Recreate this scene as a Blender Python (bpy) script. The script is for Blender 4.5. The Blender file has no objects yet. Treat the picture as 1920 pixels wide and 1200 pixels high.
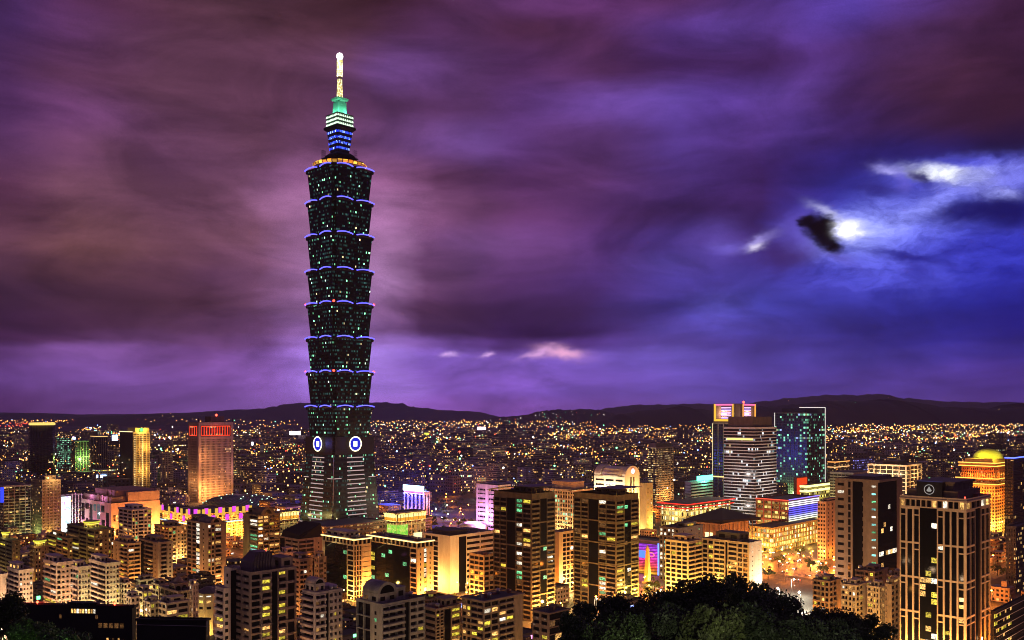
import bpy, math, random
from mathutils import Vector, Matrix
from math import radians, sin, cos, tan, atan, atan2, pi, sqrt, floor, hypot, exp

# ------------------------------------------------------------------ scene, camera
SC = bpy.context.scene
COL = SC.collection
F, EYE, HY = 1720.0, 140.0, 770.0      # focal length in photo pixels, eye height (m), horizon row
SC.render.engine = 'CYCLES'
cy = SC.cycles
cy.use_denoising = True
cy.use_light_tree = True
cy.max_bounces = 4
cy.diffuse_bounces = 2
cy.glossy_bounces = 2
cy.transmission_bounces = 2
cy.volume_bounces = 2
cy.transparent_max_bounces = 4
cy.sample_clamp_indirect = 1.5
cy.caustics_reflective = False
cy.pixel_filter_type = 'BLACKMAN_HARRIS'
cy.filter_width = 1.0
cy.caustics_refractive = False
SC.view_settings.view_transform = 'Standard'
SC.view_settings.look = 'None'
SC.view_settings.exposure = 0.0
SC.view_settings.gamma = 1.0

cam_d = bpy.data.cameras.new("camera")
cam = bpy.data.objects.new("camera", cam_d)
COL.objects.link(cam)
cam.location = (0, 0, EYE)
cam.rotation_euler = (pi / 2, 0, 0)
cam_d.sensor_width = 36.0
cam_d.lens = F / 1920 * 36.0
cam_d.shift_y = (HY - 600) / 1920.0
cam_d.clip_start = 0.5
cam_d.clip_end = 60000
SC.camera = cam

def lin(c):
    o = []
    for v in c[:3]:
        v = v / 255.0
        o.append(v / 12.92 if v <= 0.04045 else ((v + 0.055) / 1.055) ** 2.4)
    return tuple(o)

# ------------------------------------------------------------------ sky (world)
# cloud colours, with a glow round the tower and dark side edges painted in, read off by eye, rows of (azimuth column, sRGB)
SKY = {
 0:  [(0,70,38,92),(40,98,52,125),(160,105,50,100),(320,92,48,72),(400,82,45,62),(480,85,46,66),(640,88,45,60),(740,85,40,62),(850,105,52,105),(960,95,50,100),(1120,110,55,120),(1280,90,45,98),(1440,90,55,140),(1600,88,62,168),(1760,100,58,140),(1900,90,45,90)],
 60: [(0,72,40,105),(80,108,55,125),(160,112,58,115),(320,108,60,92),(480,95,52,72),(640,92,48,70),(760,85,42,90),(850,98,50,108),(1000,85,42,72),(1120,92,46,92),(1280,95,58,150),(1330,112,75,185),(1440,90,55,140),(1500,95,62,165),(1600,85,50,130),(1760,85,45,90),(1900,72,34,68)],
 130:[(0,72,36,90),(80,98,50,100),(160,100,52,85),(240,98,52,80),(320,108,60,90),(480,112,62,98),(640,112,62,105),(740,112,66,148),(850,102,56,122),(960,95,50,105),(1120,90,46,95),(1280,80,41,104),(1440,75,35,90),(1600,80,42,100),(1760,88,45,80),(1850,85,42,70),(1920,52,24,55)],
 200:[(0,75,38,95),(80,108,55,110),(200,124,66,130),(320,110,62,92),(480,102,56,85),(640,100,53,94),(740,90,48,95),(860,92,48,105),(1000,94,54,122),(1150,108,70,160),(1280,100,69,166),(1350,100,66,170),(1440,100,68,170),(1530,95,64,160),(1620,78,42,105),(1760,80,40,75),(1900,66,31,58)],
 265:[(0,80,42,95),(80,115,60,110),(160,112,60,105),(240,102,57,90),(320,115,64,110),(480,112,64,95),(640,125,70,120),(760,106,61,126),(900,112,68,154),(1000,98,55,118),(1130,92,52,115),(1280,87,56,142),(1440,80,45,120),(1600,60,35,110),(1760,40,22,80),(1900,32,16,54)],
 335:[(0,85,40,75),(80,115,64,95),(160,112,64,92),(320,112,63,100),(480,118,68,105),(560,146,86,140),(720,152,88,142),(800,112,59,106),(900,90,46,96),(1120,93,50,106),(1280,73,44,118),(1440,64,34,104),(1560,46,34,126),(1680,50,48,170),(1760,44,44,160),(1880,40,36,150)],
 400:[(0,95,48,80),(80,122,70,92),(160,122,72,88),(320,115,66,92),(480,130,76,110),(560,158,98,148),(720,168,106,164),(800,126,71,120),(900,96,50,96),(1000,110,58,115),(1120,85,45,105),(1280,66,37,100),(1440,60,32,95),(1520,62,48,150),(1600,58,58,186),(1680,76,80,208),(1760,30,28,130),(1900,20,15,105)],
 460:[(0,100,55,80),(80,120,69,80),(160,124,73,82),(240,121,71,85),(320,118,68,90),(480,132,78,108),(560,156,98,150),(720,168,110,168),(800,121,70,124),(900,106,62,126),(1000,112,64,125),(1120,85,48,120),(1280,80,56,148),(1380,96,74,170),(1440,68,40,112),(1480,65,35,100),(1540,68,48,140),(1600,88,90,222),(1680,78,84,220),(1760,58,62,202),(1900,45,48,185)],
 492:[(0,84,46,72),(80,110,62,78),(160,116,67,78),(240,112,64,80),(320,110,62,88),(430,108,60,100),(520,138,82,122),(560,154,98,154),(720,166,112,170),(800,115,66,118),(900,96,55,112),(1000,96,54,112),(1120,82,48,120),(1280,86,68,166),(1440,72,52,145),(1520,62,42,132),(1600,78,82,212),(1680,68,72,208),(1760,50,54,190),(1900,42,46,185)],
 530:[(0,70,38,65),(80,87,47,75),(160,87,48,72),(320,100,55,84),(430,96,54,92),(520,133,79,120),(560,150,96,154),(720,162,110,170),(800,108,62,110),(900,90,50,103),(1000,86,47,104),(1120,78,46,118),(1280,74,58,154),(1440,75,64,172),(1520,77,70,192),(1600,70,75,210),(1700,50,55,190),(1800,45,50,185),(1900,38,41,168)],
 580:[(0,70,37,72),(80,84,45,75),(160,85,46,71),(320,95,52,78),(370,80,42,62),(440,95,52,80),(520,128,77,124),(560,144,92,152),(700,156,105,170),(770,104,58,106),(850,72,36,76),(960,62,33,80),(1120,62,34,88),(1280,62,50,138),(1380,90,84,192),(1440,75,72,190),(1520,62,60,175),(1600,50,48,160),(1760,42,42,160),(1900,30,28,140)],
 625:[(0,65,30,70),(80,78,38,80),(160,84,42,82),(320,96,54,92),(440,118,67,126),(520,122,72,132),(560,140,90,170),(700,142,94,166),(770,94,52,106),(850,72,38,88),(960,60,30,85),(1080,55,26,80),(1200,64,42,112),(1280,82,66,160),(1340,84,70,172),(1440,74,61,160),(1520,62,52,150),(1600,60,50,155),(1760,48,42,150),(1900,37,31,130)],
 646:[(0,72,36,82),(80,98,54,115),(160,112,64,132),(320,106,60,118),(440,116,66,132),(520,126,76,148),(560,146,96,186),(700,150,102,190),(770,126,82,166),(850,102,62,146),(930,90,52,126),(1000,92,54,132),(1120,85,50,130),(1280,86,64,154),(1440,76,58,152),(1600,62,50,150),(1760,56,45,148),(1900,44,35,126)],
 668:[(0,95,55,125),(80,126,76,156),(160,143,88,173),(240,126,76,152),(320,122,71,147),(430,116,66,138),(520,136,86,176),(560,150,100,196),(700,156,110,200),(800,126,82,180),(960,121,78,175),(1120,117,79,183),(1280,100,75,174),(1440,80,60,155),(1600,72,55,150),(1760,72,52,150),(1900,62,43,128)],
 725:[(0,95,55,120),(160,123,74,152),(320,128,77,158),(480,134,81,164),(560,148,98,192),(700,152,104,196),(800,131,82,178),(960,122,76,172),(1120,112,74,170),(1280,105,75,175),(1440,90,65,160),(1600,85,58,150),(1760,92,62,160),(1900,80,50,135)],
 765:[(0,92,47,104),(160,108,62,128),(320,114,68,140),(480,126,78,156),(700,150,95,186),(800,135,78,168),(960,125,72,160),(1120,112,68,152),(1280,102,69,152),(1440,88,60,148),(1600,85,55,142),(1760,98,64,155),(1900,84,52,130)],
}
ROWS = sorted(SKY)
def row_at(r, x):
    L = SKY[r]
    if x <= L[0][0]: return L[0][1:]
    for a, b in zip(L, L[1:]):
        if x <= b[0]:
            t = (x - a[0]) / (b[0] - a[0])
            return tuple(a[k] + (b[k] - a[k]) * t for k in (1, 2, 3))
    return L[-1][1:]
def sky_at(x, y):
    if y <= ROWS[0]: return row_at(ROWS[0], x)
    for a, b in zip(ROWS, ROWS[1:]):
        if y <= b:
            t = (y - a) / (b - a)
            ca, cb = row_at(a, x), row_at(b, x)
            return tuple(ca[k] + (cb[k] - ca[k]) * t for k in range(3))
    return row_at(ROWS[-1], x)

def tone(c, x, y=0):
    g = .3 * c[0] + .5 * c[1] + .2 * c[2]
    k = .90 if x < 900 else .97
    low = min(1.0, max(0.0, (y - 630) / 40))
    k = k + (1 - k) * low; m = .93 + .07 * low
    con = (g / 72.0) ** .18
    q = tuple((v * k + g * (1 - k)) * m * con for v in c)
    return (q[0] * .975, q[1] * (1 + .08 * low), q[2] * (1 - .03 * (1 - low) * (x < 900)))
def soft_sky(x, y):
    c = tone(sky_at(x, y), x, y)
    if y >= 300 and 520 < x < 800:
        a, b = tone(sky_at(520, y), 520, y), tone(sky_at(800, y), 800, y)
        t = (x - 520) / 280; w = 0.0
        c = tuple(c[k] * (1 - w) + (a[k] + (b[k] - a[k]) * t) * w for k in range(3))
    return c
HAZE_D = 3.2e-5
HAZE_S = (0.50, 0.55, 0.42)             # share of the sky colour behind it that the haze itself glows with
def through_haze(c, e):
    path = min(16000.0, 420.0 / max(1e-4, sin(e)))
    T = exp(-HAZE_D * path)
    return tuple(max(.2 * v, min(2.4 * v, (v - (h * v + k) * (1 - T)) / T)) for v, h, k in zip(c, HAZE_S, (.010, .008, .004)))

class NT:
    """small helper for node trees"""
    def __init__(s, tree): s.t = tree; s.n = tree.nodes; s.l = tree.links
    def new(s, typ, **kw):
        n = s.n.new(typ)
        for k, v in kw.items(): setattr(n, k, v)
        return n
    def _in(s, sock, v):
        if v is None: return
        if isinstance(v, bpy.types.NodeSocket): s.l.new(v, sock)
        elif isinstance(v, (tuple, list)):
            sock.default_value = tuple(v) + ((1.0,) if len(v) == 3 and len(sock.default_value) == 4 else ())
        else: sock.default_value = v
    def math(s, op, a, b=None, c=None, clamp=False):
        n = s.new('ShaderNodeMath', operation=op, use_clamp=clamp)
        s._in(n.inputs[0], a); s._in(n.inputs[1], b); s._in(n.inputs[2], c)
        return n.outputs[0]
    def mix(s, fac, a, b, blend='MIX'):
        n = s.new('ShaderNodeMix', data_type='RGBA', blend_type=blend)
        s._in(n.inputs[0], fac); s._in(n.inputs[6], a); s._in(n.inputs[7], b)
        return n.outputs[2]
    def comb(s, x, y, z):
        n = s.new('ShaderNodeCombineXYZ')
        s._in(n.inputs[0], x); s._in(n.inputs[1], y); s._in(n.inputs[2], z)
        return n.outputs[0]
    def sep(s, v):
        n = s.new('ShaderNodeSeparateXYZ'); s._in(n.inputs[0], v); return n.outputs
    def noise(s, vec, scale, detail=4, rough=0.55, dist=0.0):
        n = s.new('ShaderNodeTexNoise'); s._in(n.inputs['Vector'], vec)
        n.inputs['Scale'].default_value = scale; n.inputs['Detail'].default_value = detail
        n.inputs['Roughness'].default_value = rough; n.inputs['Distortion'].default_value = dist
        return n.outputs
    def maprange(s, v, a, b, c=0.0, d=1.0, typ='LINEAR'):
        n = s.new('ShaderNodeMapRange', interpolation_type=typ, clamp=True)
        s._in(n.inputs[0], v)
        for i, q in enumerate((a, b, c, d)): s._in(n.inputs[1 + i], q)
        return n.outputs[0]
    def ramp(s, fac, stops, interp='LINEAR'):
        n = s.new('ShaderNodeValToRGB'); s._in(n.inputs[0], fac)
        r = n.color_ramp; r.interpolation = interp
        while len(r.elements) < len(stops): r.elements.new(0.5)
        for e, (p, c) in zip(r.elements, stops):
            e.position = p; e.color = tuple(c) + (1.0,)
        return n.outputs[0]

SKY_GAIN = 1.0
BACK_SKY = (0.075, 0.04, 0.10)
def build_world():
    w = bpy.data.worlds.new("World"); SC.world = w; w.use_nodes = True
    N = NT(w.node_tree); N.n.clear()
    out = N.new('ShaderNodeOutputWorld'); bg = N.new('ShaderNodeBackground')
    N.l.new(bg.outputs[0], out.inputs[0])
    d = N.new('ShaderNodeTexCoord').outputs['Generated']
    x, y, z = N.sep(d)
    az = N.math('ARCTAN2', x, y)
    el = N.math('ARCSINE', N.math('MINIMUM', N.math('MAXIMUM', z, -0.99), 0.99))
    # cloud-like turbulence bends the colour field
    pv = N.comb(N.math('MULTIPLY', az, 3.2), N.math('MULTIPLY', el, 9.0), 0.37)
    nw = N.noise(pv, 1.3, 5, 0.55)[1]
    nx, ny, nz = N.sep(nw)
    pf = N.comb(N.math('MULTIPLY', az, 14), N.math('MULTIPLY', el, 34), 4.1)
    fx, fy, fz = N.sep(N.noise(pf, 1.0, 4, 0.6)[1])
    azw = N.math('ADD', az, N.math('ADD', N.math('MULTIPLY', N.math('SUBTRACT', nx, 0.5), 0.10),
                                   N.math('MULTIPLY', N.math('SUBTRACT', fx, 0.5), 0.035)))
    elw = N.math('ADD', el, N.math('ADD', N.math('MULTIPLY', N.math('SUBTRACT', ny, 0.5), 0.030),
                                   N.math('MULTIPLY', N.math('SUBTRACT', fy, 0.5), 0.010)))
    AZ0, AZ1 = radians(-31), radians(31)
    t = N.maprange(azw, AZ0, AZ1)
    els = [atan((HY - r) / F) for r in ROWS][::-1]      # ascending elevation
    col = None
    for i, e in enumerate(els):
        stops = []
        for k in range(25):
            f = k / 24
            a = AZ0 + (AZ1 - AZ0) * f
            px = 960 + F * tan(a)
            py = HY - F * tan(e) / cos(a)
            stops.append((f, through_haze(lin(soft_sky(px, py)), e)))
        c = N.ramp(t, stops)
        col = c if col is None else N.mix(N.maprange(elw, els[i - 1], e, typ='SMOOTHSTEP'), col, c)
    # soft brightness streaks
    ps = N.comb(N.math('MULTIPLY', az, 2.2), N.math('MULTIPLY', el, 11.0), 7.7)
    st = N.noise(ps, 2.2, 6, 0.6, 0.4)[0]
    pl = N.comb(N.math('MULTIPLY', az, 6.0), N.math('MULTIPLY', el, 15.0), 1.7)
    lump = N.noise(pl, 1.0, 7, 0.58, 0.9)[0]
    gain = N.math('MULTIPLY', N.maprange(st, 0.30, 0.70, 0.78, 1.22), N.maprange(lump, 0.32, 0.68, 0.66, 1.32))
    col = N.mix(1.0, col, N.comb(gain, gain, gain), 'MULTIPLY')
    grain = N.maprange(N.noise(d, 900.0, 1, 0.5)[0], 0.2, 0.8, 0.9, 1.1)
    col = N.mix(1.0, col, N.comb(grain, grain, grain), 'MULTIPLY')
    # moon break in the clouds: soft patches of lit and dark cloud
    azm = N.math('ADD', az, N.math('MULTIPLY', N.math('SUBTRACT', fx, 0.5), 0.030))
    elm = N.math('ADD', el, N.math('MULTIPLY', N.math('SUBTRACT', fy, 0.5), 0.016))
    pq = N.comb(N.math('MULTIPLY', az, 60), N.math('MULTIPLY', el, 110), 2.0)
    qx, qy, qz = N.sep(N.noise(pq, 1.0, 3, 0.6)[1])
    azm = N.math('ADD', azm, N.math('MULTIPLY', N.math('SUBTRACT', qx, 0.5), 0.016))
    elm = N.math('ADD', elm, N.math('MULTIPLY', N.math('SUBTRACT', qy, 0.5), 0.009))
    pr = N.comb(N.math('MULTIPLY', azm, 22), N.math('MULTIPLY', elm, 52), 9.0)
    rag = N.maprange(N.noise(pr, 1.0, 6, 0.68, 0.6)[0], 0.32, 0.68, 0.45, 1.7)
    def blob(px, py, sx, sy, rgb, amp, rot=0.0, power=1.0, gain=1.0, raw=False, ragged=False, warp=1.0):
        nonlocal col
        a0 = atan((px - 960) / F); e0 = atan((HY - py) / F * cos(a0))
        if warp == 1.0: ua, ue = azm, elm
        else:
            ua = N.math('ADD', az, N.math('MULTIPLY', N.math('SUBTRACT', azm, az), warp)); ue = N.math('ADD', el, N.math('MULTIPLY', N.math('SUBTRACT', elm, el), warp))
        du = N.math('SUBTRACT', ua, a0); dv = N.math('SUBTRACT', ue, e0)
        c, s_ = cos(radians(rot)), sin(radians(rot))
        u = N.math('ADD', N.math('MULTIPLY', du, c * F / sx), N.math('MULTIPLY', dv, s_ * F / sx))
        v = N.math('ADD', N.math('MULTIPLY', du, -s_ * F / sy), N.math('MULTIPLY', dv, c * F / sy))
        r2 = N.math('ADD', N.math('MULTIPLY', u, u), N.math('MULTIPLY', v, v))
        if power != 1.0: r2 = N.math('POWER', r2, power)
        g = N.math('MULTIPLY', N.math('POWER', 2.71828, N.math('MULTIPLY', r2, -1.0)), amp)
        cc = tuple(q * gain for q in lin(rgb))
        if ragged: cc = N.mix(1.0, cc, N.comb(rag, rag, N.math('POWER', rag, 0.7)), 'MULTIPLY')
        col = N.mix(g, col, cc)
    MOON(blob)
    # unseen sky above and behind the viewpoint, an even colour added for ambient light
    back = N.math('MAXIMUM', N.maprange(N.math('ABSOLUTE', az), 0.75, 1.6, typ='SMOOTHSTEP'), N.maprange(el, 0.5, 0.9, typ='SMOOTHSTEP'))
    col = N.mix(back, col, tuple(q * 1.0 for q in BACK_SKY))
    bg.inputs[1].default_value = SKY_GAIN
    N.l.new(col, bg.inputs[0])
    w.cycles.sampling_method = 'MANUAL'; w.cycles.sample_map_resolution = 512

def MOON(blob):
    blob(1700, 440, 170, 75, (76, 80, 215), 0.80, 8, power=1.5, ragged=True)
    blob(1860, 470, 110, 60, (56, 60, 200), 0.65, 0, ragged=True)
    blob(1590, 500, 110, 50, (70, 66, 200), 0.65, -8, ragged=True)
    blob(1690, 425, 115, 40, (112, 118, 242), 0.9, 16, ragged=True, gain=1.15)
    blob(1640, 490, 90, 42, (92, 96, 228), 0.65, -12, ragged=True)
    blob(1815, 392, 95, 27, (16, 12, 98), 0.9, 2, power=1.6)
    blob(1890, 400, 60, 30, (12, 9, 84), 0.8, 0, power=1.6)
    blob(1650, 352, 70, 16, (36, 26, 104), 0.75, -3)
    blob(1800, 326, 110, 24, (88, 90, 226), 0.9, -2, power=1.6, ragged=True)
    blob(1772, 328, 52, 11, (236, 240, 255), 1.0, -13, gain=1.15, power=1.3, ragged=True)
    blob(1832, 333, 40, 9, (205, 210, 255), 0.9, 6, ragged=True)
    blob(1880, 330, 44, 22, (128, 130, 245), 0.8, 0, ragged=True)
    blob(1872, 358, 34, 8, (160, 164, 252), 0.7, -12, ragged=True)
    blob(1724, 330, 20, 9, (20, 13, 84), 0.95, -35)
    blob(1674, 322, 26, 7, (175, 170, 252), 0.9, -14)
    blob(1694, 342, 10, 18, (104, 96, 212), 0.65, 0)
    blob(1768, 370, 48, 9, (130, 134, 248), 0.8, 28, ragged=True)
    blob(1705, 402, 64, 14, (134, 140, 250), 0.75, 20, ragged=True)
    blob(1478, 478, 62, 32, (58, 32, 94), 0.8, 0, power=1.4)
    blob(1512, 436, 44, 36, (100, 84, 198), 0.8, 0, power=1.5)
    blob(1562, 476, 40, 10, (98, 84, 196), 0.7, -30)
    blob(1562, 406, 36, 7, (205, 205, 252), 0.9, -26)
    blob(1612, 434, 62, 32, (150, 158, 252), 0.9, 12, ragged=True)
    blob(1532, 430, 30, 22, (0, 0, 4), 1.0, -24, power=2.2, warp=1.0)
    blob(1548, 448, 26, 20, (0, 0, 4), 1.0, -30, power=2.0, warp=1.0)
    blob(1560, 462, 19, 13, (0, 0, 4), 1.0, -35, power=1.7, warp=1.0)
    blob(1512, 418, 14, 9, (0, 0, 4), .95, 10, power=2, warp=1.0)
    blob(1550, 420, 20, 13, (0, 0, 4), 1.0, 10, power=1.8, warp=1.0)
    blob(1566, 424, 8, 6, (0, 0, 4), .8, 20, power=1.5, warp=1.0)
    blob(1592, 432, 19, 13, (255, 255, 255), 1.0, 0, gain=1.8, power=1.1, warp=1.0)
    blob(1700, 480, 66, 9, (28, 26, 128), 0.85, -14)
    blob(1708, 502, 30, 17, (40, 38, 152), 0.7, -40)
    blob(1790, 470, 50, 12, (36, 36, 150), 0.6, 8)
    blob(1420, 455, 30, 8, (170, 156, 240), 0.8, 22)
    blob(1417, 465, 13, 6, (232, 222, 255), 0.95, 20)
    blob(1362, 466, 26, 11, (118, 100, 212), 0.75, 0)
    blob(1052, 659, 40, 10, (222, 160, 198), 0.9, -8, gain=1.5)
    blob(1008, 660, 26, 6, (200, 150, 205), 0.85, 18, gain=1.5)
    blob(912, 664, 10, 5, (205, 160, 220), 0.85, 18, gain=1.5)
    blob(845, 663, 16, 4, (200, 160, 225), 0.8, 4, gain=1.5)
build_world()

# the moon: one weak cold sun lamp from the break in the clouds
sun_d = bpy.data.lights.new("moon", 'SUN'); sun_d.energy = 0.04; sun_d.angle = radians(3); sun_d.color = (0.62, 0.66, 1.0)
sun = bpy.data.objects.new("moon", sun_d); COL.objects.link(sun)
_a = atan((1592 - 960) / F); _e = atan((HY - 433) / F * cos(_a))
_dir = Vector((sin(_a) * cos(_e), cos(_a) * cos(_e), sin(_e)))
sun.rotation_euler = _dir.to_track_quat('Z', 'Y').to_euler()
# ------------------------------------------------------------------ materials
MATS = {}
def bsdf_mat(name):
    m = bpy.data.materials.new(name); m.use_nodes = True
    N = NT(m.node_tree)
    return m, N, N.n['Principled BSDF']

def wall(rgb, rough=0.85, stain=0.35, scale=0.25):
    """painted / tiled / concrete wall with uneven weathering"""
    key = ('wall', rgb, rough, stain)
    if key in MATS: return MATS[key]
    m, N, b = bsdf_mat('wall')
    tc = N.new('ShaderNodeTexCoord').outputs['Object']
    x, y, z = N.sep(tc)
    n1 = N.noise(N.comb(x, y, N.math('MULTIPLY', z, 0.35)), scale, 5, 0.65)[0]
    n2 = N.noise(tc, 2.5, 2, 0.5)[0]
    g = N.math('MULTIPLY', N.maprange(n1, 0.3, 0.7, 1 - stain, 1 + stain * 0.5), N.maprange(n2, 0.3, 0.7, 0.9, 1.1))
    c = N.mix(1.0, rgb, N.comb(g, g, g), 'MULTIPLY')
    N._in(b.inputs['Base Color'], c); b.inputs['Roughness'].default_value = rough
    MATS[key] = m
    return m

def plain(name, rgb, rough=0.6, metal=0.0, spec=0.5):
    key = (name, rgb, rough)
    if key in MATS: return MATS[key]
    m, N, b = bsdf_mat(name)
    tc = N.new('ShaderNodeTexCoord').outputs['Object']
    n1 = N.noise(tc, 0.8, 4, 0.6)[0]
    g = N.maprange(n1, 0.3, 0.7, 0.8, 1.15)
    N._in(b.inputs['Base Color'], N.mix(1.0, rgb, N.comb(g, g, g), 'MULTIPLY'))
    b.inputs['Roughness'].default_value = rough; b.inputs['Metallic'].default_value = metal
    b.inputs['Specular IOR Level'].default_value = spec
    MATS[key] = m
    return m

def emit(rgb, s=3.0, sample=False, name='lamp'):
    key = ('emit', rgb, s, sample)
    if key in MATS: return MATS[key]
    m = bpy.data.materials.new(name); m.use_nodes = True
    N = NT(m.node_tree); N.n.clear()
    o = N.new('ShaderNodeOutputMaterial'); e = N.new('ShaderNodeEmission')
    e.inputs[0].default_value = tuple(rgb) + (1,); e.inputs[1].default_value = s
    N.l.new(e.outputs[0], o.inputs[0])
    m.cycles.emission_sampling = 'FRONT' if sample else 'NONE'
    MATS[key] = m
    return m

def pane_mat(name, rgb, s):
    """a lit room behind its pane: uneven light, curtains and dark corners"""
    key = ('pane', rgb, s)
    if key in MATS: return MATS[key]
    m, N, b = bsdf_mat(name)
    b.inputs['Base Color'].default_value = (0.02, 0.022, 0.025, 1); b.inputs['Roughness'].default_value = 0.2
    tc = N.new('ShaderNodeTexCoord').outputs['Object']
    oi = N.new('ShaderNodeObjectInfo').outputs['Random']
    x, y, z = N.sep(tc)
    v = N.comb(N.math('ADD', x, N.math('MULTIPLY', oi, 91.0)), N.math('ADD', y, N.math('MULTIPLY', oi, 37.0)), z)
    n1 = N.noise(v, 3.0, 2, 0.6)[0]
    g = N.math('MULTIPLY', N.maprange(n1, 0.36, 0.62, 0.12, 1.2), N.maprange(oi, 0.0, 1.0, 0.35, 1.15))
    b.inputs['Emission Color'].default_value = tuple(rgb) + (1,)
    N._in(b.inputs['Emission Strength'], N.math('MULTIPLY', g, s))
    m.cycles.emission_sampling = 'NONE'
    MATS[key] = m
    return m

GLASS = plain('dark_glass', (0.004, 0.005, 0.006), 0.06, 0.0, 0.06)
GLASSG = plain('green_glass', (0.006, 0.014, 0.013), 0.15)
STATES = {
 'dark': plain('window_glass', (0.005, 0.005, 0.007), 0.08, 0.0, 0.12),
 'dim': pane_mat('dim_room', (0.55, 0.25, 0.08), 0.35),
 'warm': pane_mat('warm_room', (1.0, 0.52, 0.14), 1.9),
 'yell': pane_mat('yellow_room', (0.85, 0.66, 0.06), 1.5),
 'green': pane_mat('green_room', (0.22, 1.0, 0.42), 1.1),
 'white': pane_mat('white_room', (1.0, 0.90, 0.70), 2.2),
 'cyan': pane_mat('cyan_room', (0.30, 0.95, 0.85), 1.6),
}
PAL_HOME = [('warm', 4), ('yell', 5), ('white', 2), ('green', 1), ('dim', 5)]
PAL_OFF = [('green', 5), ('white', 3), ('warm', 1), ('cyan', 2), ('dim', 2)]
PAL_WARM = [('warm', 5), ('yell', 4), ('dim', 4), ('white', 1)]

def facade(wallc, bay, fh, ww, wh, p, pal, s=1.5, rowp=0.03, rough=0.8, glass=(0.008, 0.008, 0.011), name='facade', spec=0.35):
    """far walls whose single windows are only a pixel or two: grid of dark and lit windows, metres from the UVs"""
    key = ('fac', wallc, bay, fh, ww, wh, p, tuple(pal), s, rowp)
    if key in MATS: return MATS[key]
    m, N, b = bsdf_mat(name)
    uv = N.new('ShaderNodeUVMap').outputs[0]
    u, v, _ = N.sep(uv)
    oi = N.new('ShaderNodeObjectInfo').outputs['Random']
    geo = N.new('ShaderNodeNewGeometry').outputs['Normal']
    nz = N.math('ABSOLUTE', N.sep(geo)[2])
    side = N.math('LESS_THAN', nz, 0.6)
    cu, cv = N.math('DIVIDE', u, bay), N.math('DIVIDE', v, fh)
    fu, fv = N.math('FRACT', cu), N.math('FRACT', cv)
    iu, iv = N.math('FLOOR', cu), N.math('FLOOR', cv)
    ins = N.math('MULTIPLY', N.math('LESS_THAN', N.math('ABSOLUTE', N.math('SUBTRACT', fu, 0.5)), ww / 2),
                 N.math('LESS_THAN', N.math('ABSOLUTE', N.math('SUBTRACT', fv, 0.5)), wh / 2))
    ins = N.math('MULTIPLY', ins, side)
    w1 = N.new('ShaderNodeTexWhiteNoise', noise_dimensions='3D')
    N._in(w1.inputs[0], N.comb(iu, iv, N.math('MULTIPLY', oi, 97.0)))
    w2 = N.new('ShaderNodeTexWhiteNoise', noise_dimensions='3D')
    N._in(w2.inputs[0], N.comb(N.math('FLOOR', N.math('DIVIDE', iu, 7.0)), iv, N.math('MULTIPLY', oi, 51.0)))
    rowlit = N.math('MULTIPLY', N.math('LESS_THAN', w2.outputs[0], rowp), 0.7)
    lit = N.math('MULTIPLY', ins, N.math('LESS_THAN', w1.outputs[0], N.math('ADD', rowlit, p)))
    cr, cg, cb = N.sep(w1.outputs[1])
    tot = sum(q for _, q in pal); acc = 0; stops = []
    for c, q in pal:
        stops.append((acc / tot, c)); acc += q
    ec = N.ramp(cr, stops, 'CONSTANT')
    tc = N.new('ShaderNodeTexCoord').outputs['Object']
    n1 = N.noise(tc, 0.15, 4, 0.6)[0]
    g = N.maprange(n1, 0.3, 0.7, 0.65, 1.2)
    N._in(b.inputs['Base Color'], N.mix(ins, N.mix(1.0, wallc, N.comb(g, g, g), 'MULTIPLY'), glass))
    N._in(b.inputs['Roughness'], N.maprange(ins, 0, 1, rough, 0.2))
    b.inputs['Specular IOR Level'].default_value = spec
    N._in(b.inputs['Emission Color'], ec)
    N._in(b.inputs['Emission Strength'], N.math('MULTIPLY', lit, N.math('MULTIPLY', N.math('ADD', N.math('MULTIPLY', cg, cg), 0.15), s)))
    m.cycles.emission_sampling = 'NONE'
    MATS[key] = m
    return m
FP_MIX = [((1, .55, .16), 5), ((1, .85, .6), 3), ((.45, 1, .55), 2), ((.9, .75, .1), 3), ((.6, .75, 1), 2)]
FP_OFF = [((.35, 1, .6), 5), ((.8, 1, .85), 3), ((1, .8, .4), 2), ((.4, .7, 1), 1)]
FP_TOWER = [((.28, 1, .52), 2.2), ((.7, 1, .78), .7), ((1, .8, .4), .4), ((.4, .7, 1), .3), ((.012, .040, .036), 50), ((.008, .024, .026), 40)]
FP_WARM = [((1, .6, .2), 5), ((1, .8, .45), 4), ((.9, .75, .15), 3)]

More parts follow.
